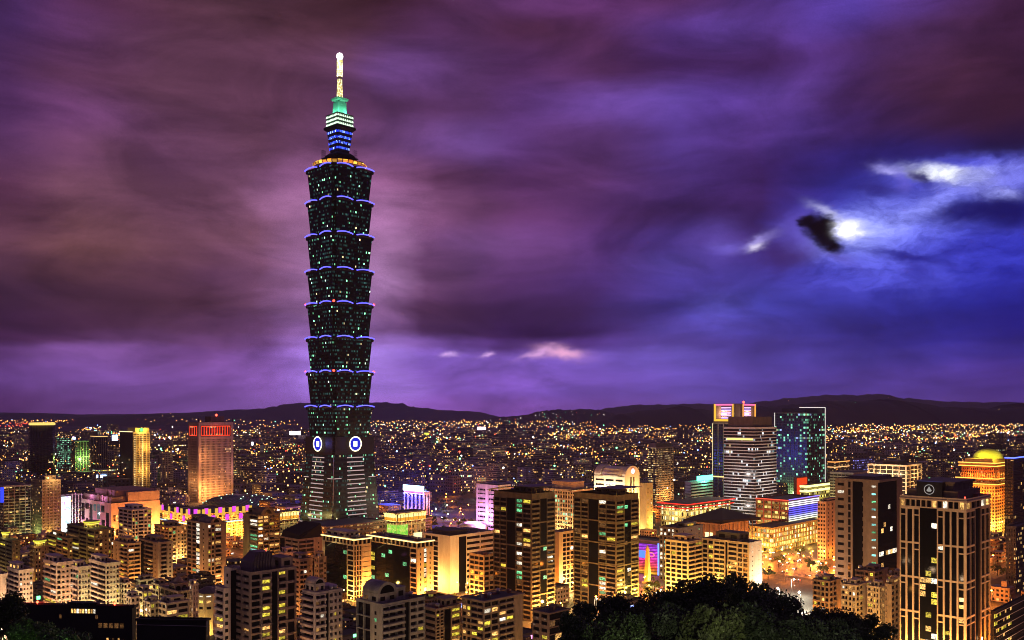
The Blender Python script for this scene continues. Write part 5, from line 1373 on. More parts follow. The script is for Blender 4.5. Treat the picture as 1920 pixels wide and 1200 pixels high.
def landmarks_mid():
    b = crown_mall(498, 506, 560, 962, 960, 'mall wing with crenellated yellow lit cornice left of the tall tower', 201); b.done()
    b = crown_mall(722, 744, 798, 963, 930, 'mall wing with crenellated yellow lit cornice and green lit glass right of the tall tower', 202)
    m = bpy.data.materials.new('green_screen'); m.use_nodes = True; N = NT(m.node_tree); N.n.clear()
    o = N.new('ShaderNodeOutputMaterial'); e = N.new('ShaderNodeEmission'); N.l.new(e.outputs[0], o.inputs[0])
    N._in(e.inputs[0], N.ramp(N.noise(N.new('ShaderNodeTexCoord').outputs['Object'], .3, 4, .6, .8)[0], [(.3, (.12, .5, .06)), (.45, (.30, .85, .08)), (.58, (.7, .9, .12)), (.7, (.9, 1, .5))])); e.inputs[1].default_value = .9; m.cycles.emission_sampling = 'NONE'
    sign(b, 'R', -.5, 14, 3, b.h - 12, None, 0, name='green_screen', mat=m); sign(b, 'L', 1, b.wl * .9, 2, b.h - 12, None, 0, name='green_screen', mat=m)
    sign(b, 'R', 22, 33, 4, 14, (1, .85, .4), 1.6, name='lit_entrance'); b.done()
    b = core_b('mall_podium', 'dark podium with a black sloping roof at the foot of the tall tower', 'podium', 556, 612, 726, 990, 880, wall((.16, .13, .14)), facade((.1, .09, .1), 4, 5, .7, .5, .25, FP_MIX, 1.2, 0)); b.done()
    # hotel with the blue sign
    b = core_b('hotel', 'hotel with white piers under a dazzling blue white roof sign', 'hotel', 757, 795, 806, 924, 1200, wall((.66, .56, .66)), facade((.02, .02, .12), 3.4, 3.6, .8, .6, .15, FP_MIX, 1.2, 0), L=(5, 60, 2.4, 3), R=(2, 60, 2.0, 3), ci=1.4)
    sg = sign(b, 'L', 0, b.wl, b.h + 1.3, b.h + 8.5, (.42, .72, 1), 8, n=1.2, name='roof_sign')
    mb = MB(); b.fbox(mb, 'L', 1.5, b.wl - 1.5, b.h - .6, b.h + .9, .1, .9); mb.build('magenta_sign_band', emit((1, .2, .8), 2), sg)
    for u in (.1, .5, .9): spot(b, -5, b.wl * u, b.h + 4, 60000, (.10, .12, 1))
    spot(b, b.wr * .4, b.wl * .5, b.h + 16, 360000, (.06, .08, 1), 2)
    for u in (.1, .5, .9): spot(b, -6, b.wl * u, 8, 3000, (1, .5, .9))
    spot(b, b.wr * .5, -6, 20, 4000, (1, .5, .8)); b.done()
    # purple lit white offices
    b = core_b('office_building', 'white office washed in pink and violet light, with a low round annex', 'office building', 893, 934, 958, 912, 1000, wall((.62, .55, .58)), FG and facade((.5, .42, .45), 6, 5, .9, .4, .2, FP_MIX, 1.0, 0), L=(2, 10, 5, 2.6), R=(3, 10, 2, 2.6))
    mb = MB(); mb.lathe([(15, 0), (15, 15), (9, 17.5), (.5, 18.2)], 26, -14, b.wl * .72); mb.build('round_annex', wall((.6, .5, .52)), b.root)
    for u in (.2, .7): spot(b, -16, b.wl * u, 22, 26000, (.9, .4, 1))
    spot(b, b.wr * .5, -10, 14, 22000, (1, .5, .25)); spot(b, -32, b.wl * .5, 8, 16000, (1, .55, .3)); b.done()
    # beige office behind the twins
    b = core_b('office_building', 'cream office with deep window grid behind the canopy towers', 'office building', 1000, 1074, 1112, 921, 880, CREAM, facade((.42, .35, .22), 3.4, 4.2, .62, .6, .16, FP_OFF, 1.3, .05), L=(16, 8, .7, 1.2), R=(7, 8, .7, 1.2))
    b.penthouse(.15, .75, .1, .6, 8, 0, eave=.6)
    for u in (.1, .35, .6): spot(b, -10, b.wl * u, 12, 30000, (1, .72, .28))
    for u in (.3, .8): spot(b, b.wr * u, -10, 12, 26000, (1, .72, .28))
    b.done()
    # white vaulted office
    b = Bld('office_building', 'white office with barrel vaulted top and a round emblem on its arched end', 'office building', 1114, 1172, 1199, 893, 950, wall((.66, .62, .52), stain=.15), seed=210, ci=.9)
    W = b.wl
    b.face('L', [S(1, 'blank')], 0, b.h - 1); nz = int(b.h / 5.2)
    for k in range(nz):
        z = b.h - 6 - k * 5.2
        if z > 2:
            b.pane('L', W * .08, W * .30, z, z + 1.9, 'dark', n=0); b.pane('L', W * .36, W * .62, z, z + 1.9, 'white' if k % 4 == 1 else 'dark', n=0); b.pane('L', W * .68, W * .94, z, z + 1.9, 'dark', n=0)
    b.face('R', [S(1, 'blank')])
    for u in (.36, .56): b.pane('R', b.wr * u, b.wr * (u + .09), 14, b.h - 1.5, 'dark', n=0)
    r = b.wr / 2; n = 16
    arc = [(r - r * cos(pi * i / n), b.h + r * .82 * sin(pi * i / n)) for i in range(n + 1)]
    mb = MB(); mb.loft([[(a, -.4, c + .02) for a, c in arc], [(a, 4, c + .02) for a, c in arc]], 0, False)
    arc2 = [(r + (a - r) * .93, b.h + (c - b.h) * .88) for a, c in arc]
    mb.loft([[(a, 4, c) for a, c in arc2], [(a, W * .80, c) for a, c in arc2]], 0, True)
    mb.loft([[(a, W * .80, c + .02) for a, c in arc], [(a, W, c + .02) for a, c in arc]], 0, False)
    v = mb.build('barrel_vault', b.wm, b.root)
    for q in range(3):      # stepped louvre shelves on the vault's shoulder
        mb = MB(); z = b.h - 1 + q * 3.4; mb.box(-.6 + q * 1.4, 1.0 + q * 1.4, W * .22, W * .72, z, z + 1.2); mb.build('louvre_shelf', wall((.45, .43, .40)), v)
    mb = MB(); mb.loft([[(r + 2.9 * cos(2*pi*i/20), y, b.h + 4.6 + 2.9 * sin(2*pi*i/20)) for i in range(20)] for y in (-.75, -.42)], 0); em = mb.build('round_emblem', emit((1, .95, .9), 2.6), v)
    mb = MB(); rr = []
    for i in range(21):
        t = 2 * pi * i / 20; rr.append([(r + (3.2 + .35 * cos(q)) * cos(t), -.8 + .3 * sin(q), b.h + 4.6 + (3.2 + .35 * cos(q)) * sin(t)) for q in (0, 1.57, 3.14, 4.71)])
    mb.loft(rr, 0, cap=False); mb.build('emblem_rim', emit((1, .12, .05), 1.6), em)
    for u in (.15, .5, .85): spot(b, -9, W * u, b.h - 22, 24000, (1, .85, .5))
    spot(b, r, -11, b.h - 20, 30000, (1, .62, .2)); spot(b, r, -9, b.h - 45, 26000, (1, .62, .2)); b.parapet_h = 0; b.done(roof=False)
    b = core_b('office_building', 'slim mustard slab with one dark side beside the vaulted white office', 'office building', 1186, 1212, 1224, 908, 1010, wall((.45, .38, .20)), None, ci=.5); b.core = None
    b.blank('L', .5, b.wl, 0, b.h); b.blank('R', 0, b.wr, 0, b.h, cols=2, fh=4, ww=1.2, wh=1.6, lit=.5); spot(b, b.wr, -8, 16, 20000, YELLOW); spot(b, -12, b.wl * .3, 8, 14000, (1, .75, .3)); b.done()
    b = core_b('office_tower', 'slender tower speckled all over with warm lit windows', 'office tower', 1214, 1230, 1263, 840, 1400, wall((.42, .32, .24)), facade((.05, .04, .04), 2.6, 3.4, .75, .5, .55, FP_WARM, 1.5, 0), R=(6, 3.4, .6, 1.3)); mb = MB(); mb.box(2, b.wr - 2, 2, b.wl - 2, b.h + 1.3, b.h + 7); mb.build('roof_house', wall((.2, .15, .12)), b.root); spot(b, b.wr * .5, -12, 10, 40000, AMBER); b.done()
    b = core_b('office_building', 'banded white office under a green turquoise roof sign', 'office building', 1284, 1296, 1337, 905, 1230, wall((.52, .48, .44)), facade((.01, .01, .012), 4, 4, .98, .98, .03, FP_OFF, 1.2, 0), R=(1, 4, 0, 1.9), L=(1, 4, 0, 3.2))
    sign(b, 'R', b.wr * .25, b.wr * .98, b.h + 1.5, b.h + 8, (.1, 1, .75), 5, name='green_sign'); spot(b, b.wr * .6, -5, b.h + 6, 30000, (.1, 1, .6)); spot(b, b.wr * .3, -9, 10, 16000, AMBER); b.done()
landmarks_mid()

def landmarks_right():
    # slim tower with twin neon frames
    b = core_b('office_tower', 'slim tower with two glowing yellow and violet frames at its top', 'office tower', 1336, 1378, 1417, 794, 1290, wall((.30, .26, .20)), facade((.03, .028, .03), 3, 3.9, .7, .6, .03, FP_WARM, 1.2, 0), L=(4, 60, 1.2, 1.0), R=(4, 60, 1.2, 1.0), ci=.8)
    mb = MB(); mb.box(.4, b.wr - .4, .4, b.wl - .4, b.h + 1.3, b.h + 28); hd = mb.build('head_block', wall((.22, .17, .12)), b.root)
    for f, ya, yb, fr in (('L', .06, .92, (1, .52, .05)), ('R', .36, .98, (1, .40, .06))):
        W = b.W(f); u0, u1, z0, z1 = W * ya, W * yb, b.h + 3, b.h + 27.5
        fo = bpy.data.objects.new('neon_frame', None); COL.objects.link(fo); fo.parent = b.root
        for nm, a in (('left_bar', (u1 - 2.6, u1, z0, z1)), ('right_bar', (u0, u0 + 1.4, z0, z1)), ('top_bar', (u0 + 1.42, u1 - 2.62, z1 - 2.2, z1)), ('bottom_bar', (u0 + 1.42, u1 - 2.62, z0, z0 + 3.0))):
            mb = MB(); b.fbox(mb, f, *a, .1, .9); mb.build('frame_bar', emit(fr if 'top' not in nm else (1, .18, .45), 1.25), fo)
        for k in range(5):
            mb = MB(); b.fbox(mb, f, u0 + (u1 - u0) * .12, u0 + (u1 - u0) * .62, z0 + 4 + k * 3.6, z0 + 5.6 + k * 3.6, .1, .7); mb.build('violet_line', emit((.55, .35, 1), 2.2), fo)
        spot(b, *((-4, W * .5) if f == 'L' else (W * .6, -4)), b.h + 14, 16000, (1, .55, .4))
    mb = MB(); mb.lathe([(.1, b.h + 28), (1.4, b.h + 29), (1.4, b.h + 31), (.1, b.h + 32)], 8, b.wr * .5, 3); mb.build('warning_light', emit((1, .06, .03), 8), hd)
    neon(b, [(-.6, b.wl, 46), (-.6, -.6, 46), (b.wr * .3, -.6, 46)], .9, (1, .72, .25), 1.5); neon(b, [(-.6, b.wl - .3, 4), (-.6, b.wl - .3, b.h)], .45, (1, .85, .45), .9, 'edge_light'); b.done()
    # white banded office
    b = core_b('office_tower', 'tower of close white horizontal bands with a lit upper floor', 'office tower', 1357, 1415, 1456, 803, 1130, wall((.55, .55, .56), stain=.15), facade((.008, .008, .01), 2.4, 3.9, .9, .98, .07, [((.9, .95, 1), 3), ((.4, .9, 1), 2), ((1, .8, .4), 3)], 1.5, .05), L=(1, 3.9, 0, 1.15), R=(1, 3.9, 0, 1.15), ci=.6)
    sign(b, 'L', b.wl * .05, b.wl * .9, b.h - 15, b.h - 12.6, (1, .85, .25), 1.3, n=.3, name='lit_floor'); mb = MB(); mb.box(4, b.wr - 3, 5, b.wl - 4, b.h + 1.3, b.h + 14); mb.build('roof_house', wall((.1, .08, .08)), b.root)
    for z in (20, 60): spot(b, -22, b.wl * .5, z, 12000, (1, .92, .86)); spot(b, b.wr * .5, -20, z, 13000, (1, .92, .84))
    b.done()
    # glass tower with white corner frame
    b = core_b('office_tower', 'glass tower outlined by a thin white frame along roof and edge', 'office tower', 1453, 1513, 1547, 775, 1400, plain('glass_rib', (.06, .08, .08), .3), facade((.05, .07, .065), 3, 4, .85, .7, .13, [((.3, 1, .6), 5), ((.4, .55, 1), 1), ((.75, .9, .4), 3), ((1, .9, .7), 2)], 1.6, .08, .25, glass=(.012, .022, .019), name='glass_tower'), L=(8, 12, .4, .5), R=(5, 12, .4, .5), ci=.5, par=0)
    fr = emit((1, .93, .85), .95, name='frame_light')
    for nm, p in (('frame_edge', [(b.wr + .2, -.2, 0), (b.wr + .2, -.2, b.h + 9)]), ('frame_edge', [(b.wr + .2, -.2, b.h + 9), (b.wr * .2, b.wl * .35, b.h + 9)]), ('frame_edge', [(-.3, b.wl + .3, 20), (-.3, b.wl + .3, b.h + 1)]), ('frame_edge', [(-.3, b.wl, b.h + .6), (-.3, 0, b.h + .6)])):
        mb = MB(); mb.bar(p[0], p[1], .55); mb.build(nm, fr if p[0][2] != b.h + .6 else plain('grey_metal', (.3, .3, .3), .4), b.root)
    mb = MB(); mb.box(3, b.wr - .5, 3, b.wl * .8, b.h, b.h + 7.5); mb.build('roof_house', plain('dark_metal', (.015, .015, .018), .4, .5), b.root)
    spot(b, -12, b.wl * .5, 12, 50000, (.8, 1, .4)); b.done()
    b = core_b('shop_building', 'red illuminated panel block in front of the glass tower', 'shop', 1488, 1494, 1513, 897, 1290, wall((.5, .1, .05)), None, ci=.4); b.core = None
    sign(b, 'R', .2, b.wr - .2, 4, b.h, (1, .07, .01), .9, name='red_panel'); b.done()
    b = core_b('pavilion', 'low stepped pavilion with two glowing yellow roof bands', 'pavilion', 1500, 1512, 1567, 912, 1230, wall((.5, .45, .2)), facade((.3, .28, .12), 4, 5, .8, .6, .6, [((1, .85, .2), 3), ((1, .95, .5), 3)], 1.4, 0))
    for z in (b.h - 1.5, b.h - 8): sign(b, 'R', -1, b.wr, z, z + 2.6, (1, .9, .3), 2.4, 2.0, 'glowing_band'); sign(b, 'L', -1.0, b.wl, z + .05, z + 2.5, (1, .9, .3), 2.2, 1.0, 'glowing_band')
    spot(b, b.wr * .5, -8, 6, 20000, (1, .85, .25)); b.done()
    # red roofed hall
    b = core_b('exhibition_hall', 'hall with double red neon roof lines above yellow lit glass floors', 'hall', 1239, 1286, 1370, 949, 1050, wall((.3, .26, .15)), facade((.3, .25, .1), 4, 6, .85, .7, .75, [((1, .8, .22), 4), ((1, .92, .5), 3), ((.9, .5, .1), 2)], 2.6, 0), L=(7, 6.4, .5, 1.0), R=(10, 6.4, .5, 1.0), par=0, ci=1.5)
    for z, o_, th in ((b.h + 2.4, 4.5, 1.2), (b.h - 2.6, 3.2, 1.0)):
        mb = MB(); mb.box(-o_, b.wr + 2, -o_, b.wl + 2, z - .8, z); mb.build('roof_slab', wall((.12, .03, .03)), b.root)
        neon(b, [(-o_ - .2, b.wl + 2, z - .3), (-o_ - .2, -o_ - .2, z - .3), (b.wr + 2, -o_ - .2, z - .3)], th * .5, (1, .035, .02), 1.8, 'red_neon')
    for u in (.2, .6): spot(b, b.wr * u, -8, b.h - 8, 9000, (1, .75, .25)); spot(b, -8, b.wl * u, b.h - 8, 9000, (1, .8, .3))
    b.done(roof=False)
    # hall with the sloping roof and columns
    b = core_b('concert_hall', 'brown hall with tall slim columns under a black wide sloping roof', 'hall', 1300, 1352, 1412, 985, 850, BROWN, None, ci=5); b.core = None
    for i in range(9): b.w.bar((1.5 + i * (b.wr - 2) / 8, .5, 0), (1.5 + i * (b.wr - 2) / 8, .5, b.h), .45)
    for i in range(6): b.w.bar((.5, 2 + i * (b.wl - 3) / 5, 0), (.5, 2 + i * (b.wl - 3) / 5, b.h), .45)
    mb = MB(); z = b.h
    mb.loft([[(-6, -6, z + 3.5), (b.wr + 5, -6, z + .1), (b.wr + 5, b.wl + 8, z + 2), (-6, b.wl + 8, z + .5)], [(-5, -5, z + 5.6), (b.wr + 5, -5, z + 2.2), (b.wr + 5, b.wl + 8, z + 9), (-5, b.wl + 8, z + 3)]], 0)
    mb.build('sloping_roof', plain('black_roof', (.010, .009, .010), .7, 0, .08), b.root)
    mb = MB(); mb.box(4.6, 4.97, b.wl * .40, b.wl * .66, 1, b.h * .75); mb.build('lit_doorway', emit((1, .75, .3), 2.4), b.root)
    spot(b, -2, b.wl * .5, 6, 14000, AMBER); spot(b, b.wr * .5, 1.5, 5, 14000, AMBER); spot(b, b.wr * .9, -8, 6, 14000, (1, .55, .15)); b.done(roof=False)
    # billboard and obelisk
    b = core_b('cinema', 'black building with a wide magenta and red light wall and a blue neon edge', 'cinema', 1172, 1236, 1262, 1018, 775, DKGREY, None, ci=.5); b.core = None
    m = bpy.data.materials.new('light_wall'); m.use_nodes = True; N = NT(m.node_tree); N.n.clear()
    o = N.new('ShaderNodeOutputMaterial'); e = N.new('ShaderNodeEmission'); N.l.new(e.outputs[0], o.inputs[0])
    tc = N.new('ShaderNodeTexCoord').outputs['Object']; x, y, z = N.sep(tc)
    w = N.math('SINE', N.math('ADD', N.math('MULTIPLY', z, 2.6), N.math('MULTIPLY', y, .35)))
    nn = N.noise(N.comb(0, N.math('MULTIPLY', y, .12), N.math('MULTIPLY', z, .3)), 1.4, 2)[0]
    N._in(e.inputs[0], N.ramp(N.maprange(z, 0, 24), [(0, (1, .55, .03)), (.25, (1, .12, .04)), (.5, (1, .05, .30)), (.75, (.75, .05, .8)), (1, (.35, .05, .7))]))
    N._in(e.inputs[1], N.math('MULTIPLY', N.maprange(w, -1, 1, .45, 1.3), N.maprange(nn, .35, .65, .5, 1.4))); m.cycles.emission_sampling = 'NONE'
    sg = sign(b, 'L', 1, b.wl * .7, 1, b.h - 2, None, 0, .6, 'light_wall', m)
    mb = MB(); b.fbox(mb, 'L', b.wl * .28, b.wl * .62, b.h * .5, b.h * .72, .62, .9); mb.build('blue_letter_band', emit((.06, .15, 1), 2.4), sg)
    mb = MB(); b.fbox(mb, 'L', 0, .8, 1, b.h - .5, .1, 1.2); mb.build('blue_neon_edge', emit((.10, .22, 1), 3), sg)
    mb = MB()
    for q in (0, 1): mb.tube([(-.75, b.wl * .12 + 6.5 * i / 10, b.h * .62 + (1 - 2 * q) * 1.9 * sin(pi * i / 10)) for i in range(11)], .22, 5)
    mb.build('eye_outline', emit((1, .25, .03), 2.4), sg)
    for u in (.2, .6): spot(b, -9, b.wl * u, 9, 12000, (1, .2, .45))
    b.done()
    r = thing('obelisk', 'slender yellow lit obelisk in front of the magenta light wall', 'obelisk', (PX(1214, 745), 745, 0), ANG)
    mb = MB(); hh = ZT(1022, 745); mb.loft([sq(2.0, 0), sq(1.1, hh - 3), sq(.1, hh)], 0); mb.build('shaft', wall((.7, .6, .15)), r)
    mb = MB(); mb.loft([sq(3.2, 0), sq(3.2, 1.6)], 0); mb.build('plinth', CREAM, r); spot(type('o', (), {'root': r})(), -2.5, -5, 3, 5000, (1, .85, .2)); spot(type('o', (), {'root': r})(), 4, -5, 9, 4000, (1, .85, .2))
    # LED block and arcade
    b = core_b('shop_building', 'red framed shop block with yellow lit floors and a striped white and blue screen', 'shop', 1417, 1478, 1535, 940, 960, wall((.25, .05, .04)), facade((.2, .15, .06), 4, 5, .8, .5, .6, [((1, .75, .2), 4), ((1, .9, .5), 2), ((.6, 1, .4), 1)], 1.4, 0), L=(4, 10, 1.2, 1.4), ci=.7)
    m = bpy.data.materials.new('striped_screen'); m.use_nodes = True; N = NT(m.node_tree); N.n.clear()
    o = N.new('ShaderNodeOutputMaterial'); e = N.new('ShaderNodeEmission'); N.l.new(e.outputs[0], o.inputs[0])
    tc = N.new('ShaderNodeTexCoord').outputs['Object']; x, y, z = N.sep(tc); t = N.maprange(z, 4, b.h)
    N._in(e.inputs[0], N.ramp(t, [(0, (1, .8, .1)), (.45, (1, .92, .35)), (.55, (.9, .95, 1)), (.66, (.12, .1, 1)), (.84, (.15, .12, 1)), (.86, (1, .9, 1))], 'LINEAR'))
    N._in(e.inputs[1], N.maprange(N.math('SINE', N.math('MULTIPLY', z, 2.9)), -.4, .5, .12, 1.7)); m.cycles.emission_sampling = 'NONE'
    sign(b, 'R', 1, b.wr, 4, b.h, None, 0, .6, 'striped_screen', m); neon(b, [(-.5, b.wl, b.h + 1), (-.5, -.5, b.h + 1)], .4, (1, .1, .05), 1.6); neon(b, [(0, -.9, b.h + 1.6), (b.wr, -.9, b.h + 1.6)], .5, (.2, .15, 1), 2.5)
    spot(b, b.wr * .5, -9, 14, 26000, (1, .85, .6)); spot(b, -9, b.wl * .5, 10, 26000, (1, .7, .25)); b.done()
    b = core_b('shopping_arcade', 'two storey arcade glowing yellow in front of the striped screen', 'arcade', 1404, 1448, 1540, 992, 905, wall((.30, .24, .10)), facade((.4, .34, .12), 3.4, 4.6, .7, .7, .85, [((1, .85, .22), 5), ((1, .95, .6), 2), ((.9, .5, .9), 1)], 1.7, 0), R=(16, 4.6, .6, .8), L=(8, 4.6, .6, .8))
    for u in (.1, .35, .6, .85): spot(b, b.wr * u, -8, 6, 4500, (1, .58, .08)); spot(b, -8, b.wl * u, 6, 4500, (1, .56, .08))
    b.done()
    b = core_b('apartment_block', 'tan block with small square windows beside the plain dark tower', 'apartment block', 1533, 1549, 1580, 943, 860, TAN, None, ci=.5); b.core = None
    b.blank('L', .5, b.wl, 0, b.h, cols=3, fh=3.8, ww=1.6, wh=1.9, lit=.04); b.blank('R', 0, b.wr, 0, b.h, cols=4, fh=3.8, ww=1.6, wh=1.9, lit=.05); b.penthouse(.2, .8, .2, .8, 3, 1)
    spot(b, -9, b.wl * .5, 6, 24000, AMBER); spot(b, b.wr * .3, -9, 6, 18000, ORANGE); b.done()
    # white frame lattice building
    b = core_b('office_building', 'open white lattice building behind the plain dark tower', 'office building', 1627, 1700, 1729, 874, 1100, wall((.68, .56, .42)), facade((.012, .01, .012), 5, 4.8, .9, .9, .03, FP_WARM, 1.2, 0), L=(6, 4.8, .6, .8), R=(4, 4.8, .6, .8), ci=1.4)
    b.penthouse(.25, .75, .3, .7, 5, 0, wallm=DKGREY)
    for z in (6, b.h * .5, b.h * .85): spot(b, -12, b.wl * .3, z, 18000, (1, .7, .4)); spot(b, -12, b.wl * .8, z, 16000, (1, .7, .4)); spot(b, b.wr * .5, -10, z, 14000, (1, .65, .25))
    b.done()
    b = core_b('shop_building', 'little roof pavilion trimmed in orange lights left of the lattice building', 'shop', 1552, 1566, 1592, 868, 1500, wall((.35, .22, .12)), facade((.12, .09, .06), 3, 4, .6, .5, .3, FP_WARM, 1.3, 0)); neon(b, [(-.6, b.wl, b.h + 1.4), (-.6, -.6, b.h + 1.4), (b.wr, -.6, b.h + 1.4)], .7, (1, .4, .1), 1.8); neon(b, [(-.6, b.wl, b.h - 7), (-.6, -.6, b.h - 7), (b.wr, -.6, b.h - 7)], .7, (1, .5, .2), 1.6); b.done()
    core_b('office_building', 'plain grey office with pale bands left of the lattice building', 'office building', 1556, 1600, 1632, 888, 1250, wall((.34, .32, .33)), facade((.03, .03, .035), 3, 4, .9, .6, .08, FP_MIX, 1.2, 0), L=(6, 4, .3, 1.6), R=(4, 4, .3, 1.6)).done()
    b = core_b('office_building', 'violet lit office dotted with blue windows behind the lattice building', 'office building', 1598, 1606, 1640, 862, 1600, wall((.2, .16, .3)), facade((.14, .1, .25), 3.5, 4.2, .5, .4, .5, [((.3, .3, 1), 3), ((.6, .5, 1), 2), ((1, .7, .4), 1)], 1.8, 0)); b.done()
    # the orange lit hotel
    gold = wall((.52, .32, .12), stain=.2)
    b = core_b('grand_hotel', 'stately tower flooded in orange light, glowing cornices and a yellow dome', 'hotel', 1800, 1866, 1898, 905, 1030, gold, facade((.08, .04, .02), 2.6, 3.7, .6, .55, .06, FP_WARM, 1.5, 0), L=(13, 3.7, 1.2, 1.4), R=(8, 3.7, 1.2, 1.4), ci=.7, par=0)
    z = b.h; W, Wl = b.wr, b.wl
    def tier(z0, z1, ins, nm, mat): mb = MB(); mb.box(ins, W - ins, ins, Wl - ins, z0, z1); return mb.build(nm, mat, b.root)
    tier(z - 3.2, z - 2.4, -3.0, 'cornice', gold); tier(z + 2.8, z + 3.8, -3.6, 'cornice', gold)
    for zz, o_ in ((z - 2.0, 3.2), (z + 4.4, 3.8), (z + 21.8, 1.6), (z + 18.2, 1.3)):
        neon(b, [(-o_, Wl + o_, zz), (-o_, -o_, zz), (W + o_, -o_, zz)], .5, (1, .45, .07), 2.6, 'cornice_glow')
    up = tier(z + .02, z + 18, 1.0, 'upper_storeys', facade((.35, .12, .03), 2.2, 3.6, .5, .6, .25, FP_WARM, 1.3, 0))
    mb = MB()
    for i in range(15): mb.loft([sq_at(.8, 1.0 + i * (Wl - 2) / 14, .55, z + 4.6), sq_at(.8, 1.0 + i * (Wl - 2) / 14, .35, z + 10.5)], 0)
    for i in range(9): mb.loft([sq_at(1.0 + i * (W - 2) / 8, .8, .55, z + 4.6), sq_at(1.0 + i * (W - 2) / 8, .8, .35, z + 10.5)], 0)
    mb.build('column_row', gold, up)
    tier(z + 18.02, z + 21, -1.0, 'cornice', gold); tier(z + 21.02, z + 26, 4, 'attic', gold)
    cx, cy_, R = W * .5, Wl * .45, min(W, Wl) * .42
    mb = MB(); mb.lathe([(R * 1.05, z + 26), (R, z + 27), (R * .93, z + 30.5), (R * .72, z + 34), (R * .4, z + 36.2), (.3, z + 37)], 24, cx, cy_)
    mb.build('dome', wall((.62, .60, .10), stain=.1), b.root)
    spot(b, cx - R - 7, cy_ - R - 7, z + 31, 14000, (1, .9, .12)); spot(b, cx - R - 9, cy_ + 3, z + 33, 9000, (1, .9, .12))
    for u in (.1, .4, .7): spot(b, -7, Wl * u, 10, 34000, (1, .55, .10)); spot(b, -9, Wl * u, 46, 14000, (1, .22, .03)); spot(b, -5, Wl * u, z + 7, 5000, (1, .3, .05))
    for u in (.2, .8): spot(b, W * u, -7, 10, 34000, (1, .55, .10)); spot(b, W * u, -8, 42, 16000, (1, .22, .03)); spot(b, W * u, -5, z + 7, 5000, (1, .3, .05))
    b.done(roof=False)
    b = core_b('office_tower', 'dark tower with thin grid lines and a blue roof line at the right edge', 'office tower', 1884, 1900, 1990, 862, 1010, wall((.07, .055, .05)), facade((.01, .01, .012), 3, 4, .85, .7, .04, FP_MIX, 1.4, 0), R=(6, 12, .5, .5), L=(3, 12, .5, .5)); neon(b, [(-.5, b.wl, b.h + 2), (-.5, -.5, b.h + 2), (b.wr, -.5, b.h + 2)], .7, (.08, .12, 1), 4); b.done()
    b = core_b('office_building', 'low black building with white floor lines at the lower right corner', 'office building', 1858, 1866, 2010, 1150, 500, BLACKW, None, ci=1.2); b.core = None
    nz = 6
    for k in range(nz):
        zz = b.h - 4.2 * k
        for f in 'RL': b.fbox(b.w, f, 1.3, b.W(f), zz - .5, zz - .02, -1.2, .5)
        mb = MB(); b.fbox(mb, 'R', .5, b.wr, zz - .45, zz - .15, .55, .7); mb.build('floor_edge', wall((.6, .55, .5)), b.root)
        for i in range(10): b.pane('R', 2 + i * 3.2, 4 + i * 3.2, zz - 3.3, zz - 1.2, pick(b.rng, .3, [('yell', 3), ('warm', 3)]), n=-1.1)
    spot(b, 20, -6, 10, 4000, (1, .6, .3)); b.done()
    b = core_b('office_tower', 'dark edge tower speckled with windows behind the black floor lined building', 'office tower', 1886, 1906, 1980, 990, 700, DKGREY, facade((.05, .045, .045), 3, 3.6, .5, .5, .2, FP_WARM, 1.6, 0), L=(4, 3.6, .8, 1.2)); b.done()
def sq_at(x, y, h, z): return [(x + h, y - h, z), (x + h, y + h, z), (x - h, y + h, z), (x - h, y - h, z)]
landmarks_right()
